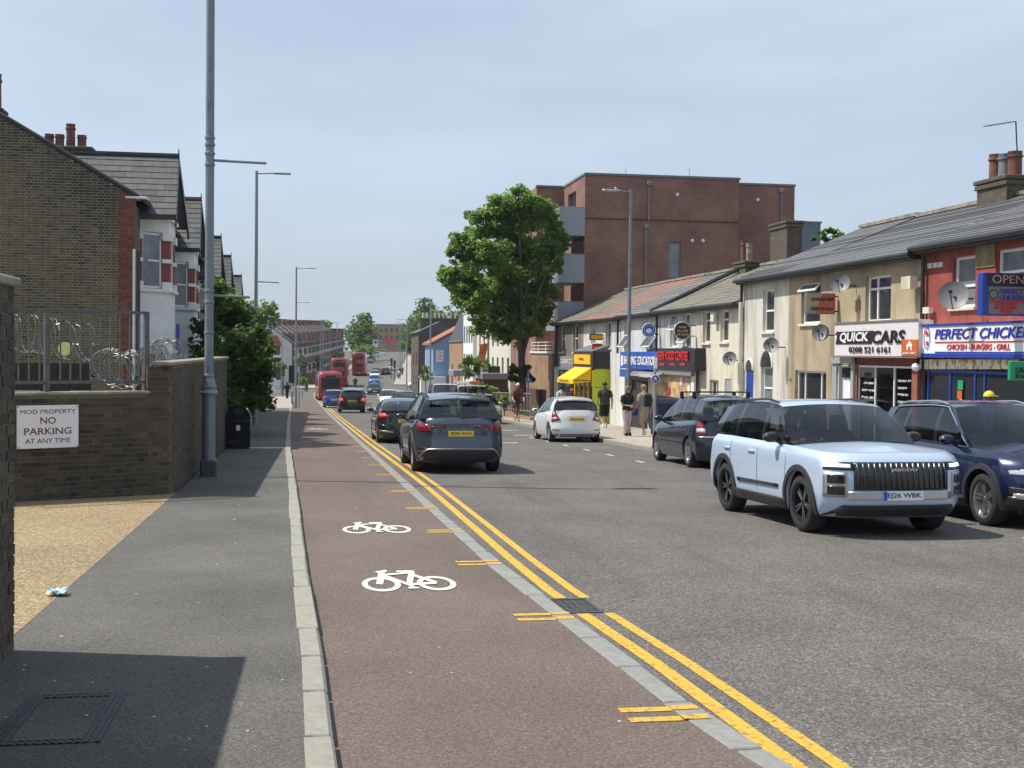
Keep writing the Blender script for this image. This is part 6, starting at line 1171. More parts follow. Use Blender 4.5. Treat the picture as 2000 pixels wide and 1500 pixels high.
    def mirror(nm, mt, where, c, **k):
        for sg in (1,-1): patch(nm, mt, T_[where], [(a*sg, z_) for a, z_ in c], **k)
    # cabin
    cab = s['cab']; rzp = [(a, b_-.065) for a, b_ in s['roofz']]; rw = s.get('rw', .70)
    def belt(y, sd): w_ = hw*prof(WT,1)*plan(y); return Vector((sd*w_, y, prof(edge,y)-.005))
    def rail(y, sd):
        a = max(0,(abs(y+.3)-1.0)/1.2); return Vector((sd*hw*rw*(1-.06*a), y, prof(rzp,y)))
    def skin(a, b_, sd, bulge=.035):
        P = []
        for i in range(7):
            u = i/6; rowp = []
            for j in range(7):
                h = j/6; p = belt(a[0]+(b_[0]-a[0])*u, sd).lerp(rail(a[1]+(b_[1]-a[1])*u, sd), h); p.x += sd*bulge*math.sin(math.pi*min(1,h*1.05))*(1-.2*h); rowp.append(p)
            P.append(rowp)
        return P
    kinds = s['kinds']
    for sd in (-1,1):
        for i, kd in enumerate(kinds):
            P = skin(cab[i], cab[i+1], sd)
            if kd == 'g': MB().grid(P, flip=(sd > 0)).build('side_window', s.get('sideglass','car_glass'), T, True, 60)
            else: MB().grid(P, flip=(sd > 0)).build('pillar', 'gloss_black' if kd == 'k' else body, T, True, 60)
    def screen(yb, yt, bb, bt, nm, fb=1.0, ft=1.0, gm='car_glass', dirn=1):
        P = []
        for j in range(9):
            h = j/8; row_ = []
            for i in range(15):
                q = -1+2*i/14; A = belt(yb, 1); B = rail(yt, 1); x = (A.x*fb+(B.x*ft-A.x*fb)*h)*q + (.035*math.sin(math.pi*h))*q
                y = yb+(yt-yb)*h + dirn*(bb+(bt-bb)*h)*(1-q*q); z_ = (A.z+.004+crown(yb)*(1-q*q))*(1-h)+(B.z+s.get('rcr',.05)*(1-q*q))*h + .03*math.sin(math.pi*h)
                row_.append((x,y,z_))
            P.append(row_)
        return MB().grid(P, flip=(dirn < 0)).build(nm, gm, T, True, 60)
    screen(cab[0][0], cab[0][1], s.get('wbulge',.16), .07, 'windscreen')
    screen(cab[-1][0], cab[-1][1], s.get('rbulge',.05), .05, 'rear_window', dirn=-1, gm=s.get('rearglass','car_glass'))
    P = []
    ry0, ry1 = cab[0][1], cab[-1][1]
    for j in range(13):
        u = j/12; y = ry0+(ry1-ry0)*u; B = rail(y, 1); row_ = []
        for i in range(15):
            q = -1+2*i/14; row_.append((B.x*q, y+(.07*(1-u)-.05*u)*(1-q*q), B.z+s.get('rcr',.05)*(1-q*q)+.012*math.sin(math.pi*u)))
        P.append(row_)
    rf = MB().grid(P).build('roof', topm, T, True, 60)
    if 'spoiler' in s:
        m = MB(); B = rail(ry1, 1); n = 9; P = []
        for e, dz in ((.03,.012),(-s['spoiler'],-.015),(-s['spoiler'],-.05),(0,-.06)):
            P.append([(B.x*.97*q, ry1+e-.05*(1-q*q), B.z+s.get('rcr',.05)*(1-q*q)+dz) for q in np.linspace(-1,1,n)])
        m.grid(P).build('roof_spoiler', topm, T, True, 30)
    # under side, arches, wheels
    m = MB(); m.box(-hw+.26, hw-.26, yr+.25, yf-.25, gc-.02, prof(edge,0)-.35); m.box(-hw+.08, hw-.08, ba+ra+.02, fa-ra-.02, gc-.015, gc+.1)
    m.box(-hw+.2, hw-.2, yr+.22, ba-ra, gc-.01, gc+.3); m.box(-hw+.2, hw-.2, fa+ra, yf-.3, gc-.01, gc+.3); m.build('underbody', 'black_plastic', T)
    for sd in (-1,1):
        for a in (fa, ba):
            m = MB(); P = [[(sd*xx, a+(ra+.006)*math.cos(R(k)), wr+(ra+.006)*math.sin(R(k))) for xx in (hw-.3, hw*.985*plan(a)-.012)] for k in range(-8,189,14)]
            m.grid(P, flip=(sd > 0)).build('arch_liner', 'black_plastic', T, True)
    tw = s.get('tw', .215); ty, ri = wheel_meshes(wr, tw, s.get('spokes',5), s.get('rim','alloy'), s.get('rr',.68), s.get('rstyle',0))
    for sd in (-1,1):
        for a in (fa, ba):
            wq = empty('wheel', (sd*(hw*plan(a)*.985-tw/2-.012), a, wr)); wq.parent = T; wq.rotation_euler = (random.uniform(0,3)*(1 if hi else 0), 0, 0 if sd > 0 else math.pi)
            link('tyre', ty, wq); link('rim', ri, wq)
    if s.get('clad', 0):
        for sd in (-1,1):
            for a in (fa, ba):
                m = MB(); P = []
                for k in range(-14,195,11):
                    rr_ = [(ra-.012,.0),(ra-.012,.022),(ra+.055,.022),(ra+.062,-.03)]
                    P.append([P_side(sd)(a+q*math.cos(R(k)), max(gc, wr+q*math.sin(R(k))), e) for q, e in rr_])
                m.grid(P, flip=(sd < 0)).build('arch_trim', s.get('cladmat','cladding'), T, True, 40)
        for sd in (-1,1): patch('sill_trim', s.get('cladmat','cladding'), T_['right' if sd > 0 else 'left'], [(ba+ra,gc-.01),(fa-ra,gc-.01),(fa-ra,gc+.13),(ba+ra,gc+.13)], e=.02)
    # door mirrors
    my = cab[0][0]-.42*(cab[0][0]-cab[0][1]) if 'my' not in s else s['my']
    for sd in (-1,1):
        B = belt(my, sd); m = MB(); Mx = Matrix.Translation((B.x+sd*.15, my, B.z+.09))
        P = []
        for j in range(7):
            v = -1+j/3.; P.append([Mx@Vector((.11*math.cos(a)*(1-.35*abs(v)**3), .065*v, .07*math.sin(a)*(1-.35*abs(v)**3))) for a in np.linspace(0,2*math.pi,13)])
        m.grid(P); m.add(P[0][:-1], [tuple(range(12))]); m.add(P[-1][:-1], [tuple(range(12))[::-1]])
        m.tube([(B.x-sd*.01, my, B.z+.0), (B.x+sd*.08, my, B.z+.05)], .025, 6)
        o = m.build('door_mirror', s.get('mirror', body), T, True, 50)
        MB().add([Mx@Vector((.066*math.cos(a), -.067, .042*math.sin(a))) for a in np.linspace(0,2*math.pi,13)[:-1]], [tuple(range(12))]).build('mirror_glass', 'dark_glass', o)
    # door seams and handles
    for yb in s.get('seams', []):
        for sd in (-1,1):
            f = P_side(sd); zt = prof(edge, yb)-.01; P = [[f(yb-.005, z_, .0025), f(yb+.005, z_, .0025)] for z_ in np.linspace(max(gc+.16, arch(yb)+.03), zt, 8)]
            MB().grid(P, flip=(sd > 0)).build('door_seam', 'black_plastic', T)
    for yb in s.get('handles', []):
        for sd in (-1,1):
            zt = s.get('hz', prof(edge,yb)-.13); patch('door_handle', s.get('handlemat', body), P_side(sd), [(yb-.11,zt-.014),(yb+.11,zt-.014),(yb+.11,zt+.014),(yb-.11,zt+.014)], e=.022, n=3)
    # interior
    if hi:
        bz = prof(edge, 0)
        for y_ in s.get('seats', (-.1, -1.0)):
            for x in (-.37, .37):
                m = MB()
                m.cbox(x-.24, x+.24, y_-.1, y_+.42, .35, .55, .05); m.cbox(x-.23, x+.23, y_-.3, y_-.12, .5, bz+.13, .06); m.cbox(x-.12, x+.12, y_-.29, y_-.19, bz+.10, bz+.34, .04); m.build('seat', 'seat_cloth', T)
        m = MB(); m.cbox(-hw*.82, hw*.82, cab[0][0]-.55, cab[0][0]+.1, .5, prof(edge,cab[0][0])+.015, .05); m.box(-hw*.8, hw*.8, s['rb']+.05, cab[0][0], gc+.08, gc+.12); m.build('dashboard', 'black_plastic', T)
        th = [(.37+.18*math.cos(a), cab[0][0]-.62+.07*math.sin(a), bz-.01+.17*math.sin(a)) for a in np.linspace(0,2*math.pi,20)[:-1]]
        MB().tube(th, .016, 6, closed=True).build('steering_wheel', 'black_plastic', T, True)
    else:
        m = MB(); m.box(-hw*.8, hw*.8, s['rb']+.1, cab[0][0]-.1, .4, prof(edge,0)-.12); m.build('cabin_floor', 'seat_cloth', T)
    def plate(where, txt, zc, wd=.52, ht=.112, mt='plate_yellow', rot=0):
        f = T_[where]; c = f(0, zc, .012); sg = 1 if where == 'front' else -1
        M = frame((c.x+sg*wd/2, c.y+sg*.004, zc-ht/2), (-sg,0,0), (0,0,1)); m = MB()
        m.cbox(-.0, wd, 0, ht, 0, .012, .004, M=M); o = m.build('number_plate', mt, T)
        if txt: text_mb(txt, M@Matrix.Translation((wd*(.115 if mt == 'plate_yellow' or True else .05), ht*.17, .012)), ht*.66, wd*.83, .012, 0, .003).build('plate_lettering', 'ink', o)
        return o
    if s.get('rails'):
        for sd in (-1,1):
            pts = []
            for u in np.linspace(0,1,12):
                y = ry0-.25+(ry1+.2-ry0+.25)*u; B = rail(y, sd); pts.append((B.x*.93, y, B.z+.012+.032*min(1, 6*min(u,1-u))))
            MB().tube(pts, .018, 6).build('roof_rail', s['rails'], T, True, 50)
    T_.update(T=T, patch=patch, mirror=mirror, plate=plate, belt=belt, rail=rail, edge=lambda y: prof(edge,y), yf=yf, yr=yr, hw=hw, fa=fa, ba=ba, ra=ra, wr=wr, gc=gc)
    if 'plates' in s:
        for a in s['plates']: plate(*a)
    return T_
def sym(n, f): return [f(i) for i in range(n)]
# ---- the six cars close by
# pale blue boxy SUV driving towards the camera
mat('grille_metal', (.09,.09,.095), .3, .9, var=0)
paint('paint_paleblue', (.50,.61,.76), .2, .3)
s = dict(L=4.5, W=1.865, H=1.66, wb=2.672, fo=.9, wr=.362, gap=.06, gc=.25, tw=.235, paint='paint_paleblue', hi=1, spokes=5, rim='alloy_dark', rr=.70, rstyle=1, clad=1, cf=.30, cb=.3, pw=5, taper=.05, crown=.06,
    front=[(0,.16),(.14,.05),(.3,.0),(.75,.0),(.9,.035),(.97,.09),(1,.16)], rear=[(0,.12),(.2,.02),(.5,0),(.85,.05),(1,.10)],
    edge=[(-2.25,1.10),(-1.2,1.10),(.3,1.07),(1.0,1.055),(1.6,1.035),(2.1,1.0),(2.25,.97)], wsb=.98, rb=-2.05,
    wt=[(0,.94),(.12,.98),(.35,1.0),(.62,1.0),(.85,.99),(.94,.965),(1,.91)],
    cab=[(.98,.28),(.86,.19),(.02,-.02),(-.07,-.11),(-.98,-.95),(-1.08,-1.03),(-1.72,-1.5),(-2.05,-1.85)], kinds='kgkgkgk', roofz=[(-1.9,1.56),(-1.3,1.63),(-.4,1.655),(.1,1.635),(.3,1.60)], rw=.74, rcr=.04,
    seams=(.93,-.04,-1.05), handles=(-.25,-1.2), hz=.93, mirror='gloss_black', rails='black_plastic', spoiler=.12, my=.62)
C_ = car('blue_suv', 'pale blue boxy SUV with black ribbed grille driving past a navy SUV', 'car', 7.03, 16.45, math.pi+R(1.2), s)
T, mirror, patch, plate = C_['T'], C_['mirror'], C_['patch'], C_['plate']
patch('grille', 'gloss_black', C_['front'], [(.60,.58),(-.60,.58),(-.60,.915),(.60,.915)], e=.012, n=12)
for k in range(17):
    x = .56-k*.07; patch('grille_bar', 'grille_metal', C_['front'], [(x+.0065,.60),(x-.0065,.60),(x-.0065,.90),(x+.0065,.90)], e=.028, n=3)
M = frame(C_['front'](.17,.80,.036)+Vector((0,0,0)), (-1,0,0), (0,0,1)); text_mb('JAECOO', M, .042, .34, .01, 0, .008).build('emblem_lettering', 'chrome', T)
mirror('headlight', 'gloss_black', 'front', [(.60,.815),(.905,.82),(.905,.915),(.60,.915)], e=.016)
mirror('running_light', 'drl', 'front', [(.64,.855),(.89,.855),(.89,.895),(.64,.89)], e=.024)
mirror('bumper_vent_frame', 'satin_chrome', 'front', [(.68,.50),(.89,.50),(.89,.79),(.68,.79)], e=.015)
mirror('bumper_vent', 'gloss_black', 'front', [(.70,.66),(.86,.66),(.86,.765),(.70,.765)], e=.024)
mirror('bumper_vent', 'gloss_black', 'front', [(.70,.525),(.86,.525),(.86,.63),(.70,.63)], e=.024)
patch('bumper_bar', 'satin_chrome', C_['front'], [(.66,.47),(-.66,.47),(-.66,.565),(.66,.565)], e=.012, n=10)
patch('lower_bumper', 'cladding', C_['front'], [(.86,.255),(-.86,.255),(-.70,.40),(.70,.40)], e=.016, n=10)
plate('front', 'EJ26 WBK', .515, mt='plate_white')
b_ = MB(); c = C_['front'](0,.515,.025); b_.box(.205,.255,c.y+.0,c.y+.004,.462,.568); b_.build('plate_band', 'blue_plastic', T)
for sd in (-1,1): patch('door_strip', 'gloss_black', C_['right' if sd > 0 else 'left'], [(-.75,.485),(.72,.505),(.72,.55),(-.75,.54)], e=.016, n=8)
mirror('tail_light', 'lamp_red', 'rear', [(.5,.85),(.9,.85),(.9,.95),(.5,.95)])
for sd in (-1,1): MB().tube([(sd*.35-.25,1.13,1.10),(sd*.35+.25,1.02,1.115)], .012, 5).build('wiper', 'black_plastic', T)
# driver inside, both hands on the wheel
DRIVERS = [(C_['T'], .37)]

# navy SUV parked beyond it
paint('paint_navy', (.012,.02,.062), .35, .22)
s = dict(L=4.49, W=1.84, H=1.66, wb=2.68, fo=.88, wr=.352, gc=.22, tw=.235, paint='paint_navy', hi=1, spokes=5, rim='alloy', rr=.71, rstyle=1, clad=1, cf=.42, cb=.36, pw=3.4, taper=.09, crown=.08,
    front=[(0,.2),(.12,.06),(.3,.0),(.6,.02),(.8,.05),(.93,.14),(1,.28)], rear=[(0,.12),(.2,.02),(.5,0),(.85,.07),(1,.14)],
    edge=[(-2.25,1.06),(-1.2,1.06),(.3,1.02),(1.0,1.0),(1.6,.97),(2.05,.93),(2.25,.90)], wsb=1.02, rb=-2.0,
    cab=[(1.02,.2),(.9,.1),(.02,-.06),(-.08,-.15),(-.98,-.98),(-1.08,-1.07),(-1.6,-1.5),(-2.0,-1.8)], kinds='pgkgkgp', roofz=[(-1.9,1.55),(-1.3,1.61),(-.4,1.635),(.0,1.62),(.25,1.585)], rw=.70, rcr=.05,
    seams=(.95,-.06,-1.02), handles=(-.28,-1.22), hz=.9, rails='alloy', spoiler=.12, my=.6)
N_ = car('navy_suv', 'navy blue SUV with silver roof rails parked beside the pale blue SUV', 'car', 9.72, 16.85, math.pi, s)
T, mirror, patch = N_['T'], N_['mirror'], N_['patch']
mirror('headlight', 'lamp_clear', 'front', [(.44,.69),(.86,.71),(.9,.80),(.52,.765)], e=.014)
mirror('headlight_lens', 'lamp_dark', 'front', [(.58,.72),(.68,.72),(.68,.765),(.58,.765)], e=.02, n=3)
patch('grille', 'gloss_black', N_['front'], [(.44,.64),(-.44,.64),(-.46,.75),(.46,.75)], e=.012, n=8)
for z_ in (.665,.70,.735): patch('grille_bar', 'chrome', N_['front'], [(.44,z_-.007),(-.44,z_-.007),(-.44,z_+.007),(.44,z_+.007)], e=.022, n=8)
patch('lower_bumper', 'cladding', N_['front'], [(.84,.24),(-.84,.24),(-.84,.42),(.84,.42)], e=.014, n=10)
mirror('bumper_trim', 'chrome', 'front', [(.45,.40),(.84,.40),(.84,.425),(.45,.425)], e=.024)
mirror('fog_light', 'lamp_clear', 'front', [(.6,.43),(.8,.43),(.8,.47),(.6,.47)], e=.018, n=3)
mirror('bumper_vent', 'black_plastic', 'front', [(.5,.45),(.83,.45),(.83,.55),(.55,.52)], e=.01)
for sd in (-1,1):
    pts = [N_['belt'](y, sd)+Vector((sd*.012,0,.008)) for y in np.linspace(.9,-1.6,12)]; pts2 = [N_['rail'](y, sd)+Vector((sd*.03,0,-.012)) for y in np.linspace(-1.5,.1,12)]
    MB().tube(pts+pts2+[pts[0]], .011, 5).build('window_trim', 'chrome', T, True)
N_['plate']('front', '', .55, mt='plate_white')
# grey SUV driving away
paint('paint_slate', (.075,.09,.115), .5, .28)
s = dict(L=4.76, W=1.864, H=1.66, wb=2.79, fo=.93, wr=.362, gc=.24, tw=.235, paint='paint_slate', hi=1, spokes=5, rim='alloy', rr=.70, rstyle=1, clad=1, cf=.45, cb=.34, pw=4.2, taper=.06, crown=.07,
    front=[(0,.2),(.15,.05),(.4,0),(.8,.06),(1,.25)], rear=[(0,.16),(.1,.07),(.24,.0),(.40,.02),(.45,.05),(.62,.055),(.80,.05),(.92,.07),(1,.12)],
    edge=[(-2.38,1.115),(-1.2,1.07),(.3,1.03),(1.1,1.01),(1.7,.97),(2.38,.85)], wsb=1.1, rb=-2.2,
    cab=[(1.1,.3),(.98,.2),(.08,.0),(-.02,-.09),(-.95,-.95),(-1.05,-1.03),(-1.85,-1.65),(-2.2,-1.93)], kinds='pgkgkgp', roofz=[(-2.05,1.555),(-1.5,1.615),(-.5,1.655),(.0,1.64),(.3,1.60)], rw=.715, rcr=.045,
    seams=(1.0,.03,-.98), handles=(-.2,-1.15), hz=.92, rails='black_plastic', spoiler=.2, mirror='gloss_black')
K_ = car('grey_suv', 'slate grey SUV with yellow plate driving away beside the cycle lane', 'car', 3.22, 27.95, 0, s)
T, mirror, patch = K_['T'], K_['mirror'], K_['patch']
mirror('tail_light', 'lamp_red', 'rear', [(.58,.87),(.93,.88),(.93,1.03),(.62,1.0)], e=.018)
mirror('tail_light_blade', 'lamp_dark', 'rear', [(.28,.945),(.56,.93),(.56,1.0),(.3,.985)], e=.014)
mirror('light_glow', 'lamp_red', 'rear', [(.36,.955),(.6,.945),(.6,.96),(.36,.97)], e=.026, n=4)
mirror('reflector', 'lamp_dark', 'rear', [(.62,.50),(.9,.51),(.9,.535),(.64,.525)], e=.014, n=4)
patch('lower_bumper', 'cladding', K_['rear'], [(-.86,.24),(.86,.24),(.84,.47),(-.84,.47)], e=.012, n=10)
m = MB(); pts = [K_['rear'](x, z_, .03) for x, z_ in ((-.83,.33),(-.74,.45),(-.66,.50),(-.3,.51),(.3,.51),(.66,.50),(.74,.45),(.83,.33))]; m.tube(pts, .017, 6); m.build('bumper_trim', 'satin_chrome', T, True)
K_['plate']('rear', 'EJ25 AOL', .815)
M = frame(K_['rear'](-.36,.925,.02), (1,0,0), (0,0,1)); text_mb('S K O D A', M, .045, .72, .01, 0, .006).build('badge_lettering', 'alloy_dark', T)
m = MB(); m.tube([(0,-2.27,1.13),(.3,-2.235,1.165)], .02, 6); m.build('rear_wiper', 'black_plastic', T)
m = MB(); m.tube([(0,-1.62,1.66),(0,-1.72,1.74)], [.02,.006], 6); m.build('aerial', 'black_plastic', T)
m = MB(); m.tube([(-.62,-2.36,1.00),(.62,-2.36,1.00)], .006, 5); m.build('tailgate_line', 'black_plastic', T)
# dark saloon ahead of it
paint('paint_darkgrey', (.03,.035,.042), .5, .28)
s = dict(L=4.52, W=1.80, H=1.43, wb=2.7, fo=.88, wr=.325, gc=.17, tw=.235, paint='paint_darkgrey', hi=1, spokes=5, rim='alloy', rr=.7, cf=.45, cb=.36, pw=4, taper=.08, crown=.06,
    front=[(0,.2),(.15,.05),(.4,0),(.8,.08),(1,.3)], rear=[(0,.14),(.15,.03),(.35,0),(.6,.04),(.85,.05),(1,.10)],
    edge=[(-2.26,1.03),(-1.6,.98),(-.6,.94),(.3,.92),(1.0,.92),(1.6,.86),(2.26,.72)], wsb=1.05, rb=-2.0,
    cab=[(1.05,.15),(.93,.05),(.1,-.12),(.02,-.2),(-.85,-.85),(-.93,-.92),(-1.35,-1.15),(-2.0,-1.2)], kinds='pgkgkgp', roofz=[(-1.25,1.34),(-.8,1.40),(-.3,1.425),(0,1.41),(.15,1.385)], rw=.66, rcr=.04, seams=(.95,.05,-.88), handles=(-.2,-1.05), mirror='gloss_black')
V_ = car('dark_hatchback', 'dark grey fastback car with red tail lights ahead of the grey SUV', 'car', 3.27, 41.75, 0, s)
T, mirror, patch = V_['T'], V_['mirror'], V_['patch']
mirror('tail_light', 'lamp_red', 'rear', [(.52,.83),(.86,.76),(.87,.97),(.66,.98)], e=.02)
mirror('tail_glow', 'brake_lit', 'rear', [(.58,.86),(.82,.84),(.84,.93),(.7,.94)], e=.026, n=3)
mirror('bumper_vent', 'gloss_black', 'rear', [(.45,.4),(.86,.36),(.86,.62),(.6,.56)], e=.012)
mirror('bumper_trim', 'alloy', 'rear', [(.4,.34),(.8,.38),(.84,.43),(.42,.38)], e=.02)
patch('boot_spoiler', 'gloss_black', V_['rear'], [(-.72,1.0),(.72,1.0),(.7,1.035),(-.7,1.035)], e=.08, n=8)
V_['plate']('rear', '#7', .70)
# dark MPV parked on the right
paint('paint_ink', (.018,.028,.045), .4, .25)
s = dict(L=4.47, W=1.80, H=1.65, wb=2.70, fo=.86, wr=.325, gc=.19, tw=.215, paint='paint_ink', hi=1, spokes=7, rim='alloy', rr=.7, cf=.5, cb=.3, pw=4, taper=.07, crown=.07,
    front=[(0,.2),(.15,.05),(.4,0),(.8,.1),(1,.4)], rear=[(0,.1),(.15,.02),(.35,0),(.7,.06),(1,.12)],
    edge=[(-2.23,1.06),(-1.2,1.04),(.3,.98),(1.2,.95),(1.7,.9),(2.23,.74)], wsb=1.3, rb=-2.08,
    cab=[(1.3,.25),(1.15,.12),(.32,.06),(.2,-.05),(-.55,-.55),(-.66,-.65),(-1.5,-1.45),(-2.08,-1.88)], kinds='pgkgpgp', roofz=[(-2.0,1.54),(-1.3,1.61),(-.4,1.63),(0,1.61),(.3,1.57)], rw=.70, rcr=.05, seams=(1.1,.26,-.6), handles=(.0,-.85), spoiler=.1)
Z_ = car('dark_people_carrier', 'dark blue people carrier with roof bars parked behind the pale blue SUV', 'car', 9.43, 28.75, R(-1), s)
T, mirror, patch = Z_['T'], Z_['mirror'], Z_['patch']
mirror('tail_light', 'lamp_red', 'rear', [(.66,.72),(.89,.72),(.88,1.12),(.72,1.12)], e=.02)
mirror('tail_light_lens', 'lamp_clear', 'rear', [(.68,.80),(.87,.80),(.86,.88),(.69,.88)], e=.027, n=3)
mirror('chrome_strip', 'chrome', 'rear', [(.3,.69),(.9,.69),(.9,.715),(.3,.715)], e=.022)
for sd in (-1,1): patch('side_moulding', 'black_plastic', Z_['right' if sd > 0 else 'left'], [(-.95,.52),(.95,.52),(.95,.56),(-.95,.56)], e=.014)
for y_ in (.0,-1.0):
    B = Z_['rail'](y_, 1); m = MB(); m.tube([(-B.x-.02,y_,B.z+.13),(B.x+.02,y_,B.z+.13)], .018, 6)
    for sd in (-1,1): m.cbox(sd*B.x-.04, sd*B.x+.04, y_-.04, y_+.04, B.z-.02, B.z+.14, .01)
    m.build('roof_bar', 'black_plastic', T)
Z_['plate']('rear', '', .62)
# white hatchback parked on the right
paint('paint_white', (.74,.75,.76), .05, .25)
YAR = dict(L=3.9, W=1.695, H=1.51, wb=2.51, fo=.74, wr=.305, gc=.18, tw=.185, paint='paint_white', hi=1, spokes=5, rim='alloy', rr=.66, cf=.4, cb=.24, pw=3.6, taper=.08, crown=.07,
    front=[(0,.2),(.15,.05),(.4,0),(.8,.1),(1,.4)], rear=[(0,.12),(.15,.02),(.3,0),(.5,.05),(.8,.09),(1,.16)],
    edge=[(-1.95,1.02),(-1.2,1.0),(.2,.93),(1.0,.9),(1.5,.84),(1.95,.70)], wsb=1.05, rb=-1.72,
    cab=[(1.05,.2),(.93,.1),(.05,-.1),(-.05,-.18),(-.75,-.75),(-.83,-.82),(-1.2,-1.1),(-1.72,-1.5)], kinds='pgkgkgp', roofz=[(-1.6,1.42),(-1.0,1.475),(-.4,1.495),(0,1.475),(.25,1.44)], rw=.69, rcr=.045, seams=(.95,.0,-.8), handles=(-.2,-.95), spoiler=.14)
W_ = car('white_hatchback', 'white hatchback with yellow plate parked beside the shops', 'car', 8.83, 42.15, R(-.5), YAR)
T, mirror, patch = W_['T'], W_['mirror'], W_['patch']
mirror('tail_light', 'lamp_red', 'rear', [(.52,.72),(.80,.66),(.80,.97),(.66,.97)], e=.02)
mirror('tail_light_lens', 'lamp_clear', 'rear', [(.62,.76),(.76,.73),(.77,.80),(.66,.82)], e=.027, n=3)
patch('tailgate_handle', 'chrome', W_['rear'], [(-.3,.84),(.3,.84),(.3,.86),(-.3,.86)], e=.02, n=4)
patch('lower_bumper', 'grey_plastic', W_['rear'], [(-.7,.18),(.7,.18),(.66,.28),(-.66,.28)], e=.012)
mirror('reflector', 'lamp_dark', 'rear', [(.55,.38),(.8,.4),(.8,.43),(.6,.41)], e=.014, n=3)
W_['plate']('rear', 'MW13 WRZ', .75)
m = MB(); m.tube([(0,-1.74,1.06),(.28,-1.71,1.08)], .014, 5); m.build('rear_wiper', 'black_plastic', T)
# ---- further cars in the queue and coming the other way
FAR = dict(L=4.3, W=1.8, H=1.5, wb=2.6, fo=.85, wr=.32, gc=.18, tw=.2, hi=0, spokes=5, rim='alloy', cf=.42, cb=.3, pw=4, taper=.08, crown=.06, front=[(0,.2),(.15,.05),(.4,0),(.8,.1),(1,.35)], rear=[(0,.12),(.15,.02),(.35,0),(.7,.05),(1,.12)],
    edge=[(-2.15,1.0),(-1.2,.98),(.2,.93),(1.0,.9),(1.6,.84),(2.15,.72)], wsb=1.1, rb=-1.9, cab=[(1.1,.2),(.98,.1),(.1,-.1),(0,-.18),(-.85,-.85),(-.93,-.92),(-1.35,-1.25),(-1.9,-1.62)], kinds='pgkgkgp', roofz=[(-1.7,1.40),(-1.0,1.46),(-.4,1.485),(0,1.465),(.25,1.43)], rw=.68, rcr=.04)
def tall(d, k=1.12): e = dict(d); e['edge'] = [(a,b_*1.09) for a,b_ in d['edge']]; e['roofz'] = [(a,b_*k) for a,b_ in d['roofz']]; e['wr'] = .35; e['gc'] = .22; return e
for n, c in dict(paint_black=(.012,.012,.014), paint_blue=(.02,.07,.30), paint_skyblue=(.05,.18,.45), paint_silver=(.45,.46,.48), paint_cream=(.42,.39,.28), paint_red=(.30,.015,.02), paint_busred=(.30,.014,.018), paint_vanblue=(.45,.55,.62)).items(): paint(n, c, .2 if n != 'paint_silver' else .7)
def far_car(name, lab, X, Y, rz, col, base=FAR, face='rear', grp='cars in the traffic', extra=None):
    d = dict(base); d['paint'] = col; d.update(extra or {}); c = car(name, lab, 'car', X, Y, rz, d, grp); f = c[face]
    if face == 'rear': c['mirror']('tail_light', 'lamp_red', 'rear', [(.55,.72),(.84,.72),(.84,.95),(.6,.95)], e=.02, n=3); c['plate']('rear', '', s_plate) if (s_plate := d.get('plate_z', .66)) else None
    if face == 'front':
        c['mirror']('headlight', 'lamp_clear', 'front', [(.48,.60),(.84,.62),(.84,.73),(.5,.69)], e=.018, n=4); c['patch']('grille', 'gloss_black', c['front'], [(.42,.48),(-.42,.48),(-.44,.64),(.44,.64)], e=.014, n=4); c['patch']('lower_grille', 'black_plastic', c['front'], [(.7,.24),(-.7,.24),(-.66,.36),(.66,.36)], e=.014, n=4); c['plate']('front', '', .42, mt='plate_white')
    return c
c = far_car('black_suv', 'black SUV with lit red lamps behind the bus in the queue', 3.48, 88.2, 0, 'paint_black', tall(FAR), 'rear', extra=dict(spoiler=.15, plate_z=0)); c['mirror']('brake_light', 'brake_lit', 'rear', [(.6,.84),(.84,.84),(.84,1.0),(.66,1.0)], e=.03, n=3)
c['plate']('rear', '#7', .80)
far_car('blue_hatchback', 'bright blue hatchback squeezed between the black SUV and the bus', 2.75, 104, R(-2), 'paint_blue', FAR, 'rear')
far_car('dark_red_car', 'dark car with red lamps beside the single deck bus', 4.75, 114, R(-2), 'paint_black', tall(FAR,1.08), 'rear'); far_car('silver_car', 'silver car ahead of the dark car beside the bus', 5.35, 122.5, R(-3), 'paint_silver', FAR, 'rear')
far_car('blue_saloon', 'blue saloon coming towards the grey SUV', 7.55, 93, math.pi, 'paint_skyblue', FAR, 'front', extra=dict(paint='paint_blue')); far_car('white_car', 'white car coming behind the blue saloon', 7.5, 109, math.pi, 'paint_white', FAR, 'front')
far_car('dark_estate', 'dark oncoming car with bright headlamps near the bus', 9.45, 165, math.pi-R(2), 'paint_darkgrey', FAR, 'front'); far_car('light_blue_car', 'light blue oncoming car behind the dark estate', 11.9, 208, math.pi-R(4), 'paint_skyblue', FAR, 'front'); far_car('pale_car', 'white oncoming car behind the light blue one', 13.4, 232, math.pi-R(5), 'paint_white', FAR, 'front'); far_car('grey_car', 'grey oncoming car behind the far white one', 14.6, 248, math.pi-R(5), 'paint_darkgrey', FAR, 'front')
far_car('small_black_car', 'small black car driving off past the traffic light', 16.6, 250, R(-5), 'paint_black', FAR, 'rear'); far_car('far_white_car', 'small white car beyond the black car', 19.2, 272, R(-5), 'paint_white', FAR, 'rear'); far_car('far_dark_car', 'dark car queuing beyond the second red bus', 13.2, 272, R(-5), 'paint_black', FAR, 'rear'); far_car('far_silver_car', 'silver car queuing below the bus stop flag', 17.2, 322, R(-5), 'paint_silver', FAR, 'rear'); far_car('far_black_suv', 'black SUV queuing ahead of the far silver car', 18.4, 335, R(-5), 'paint_black', tall(FAR), 'rear')
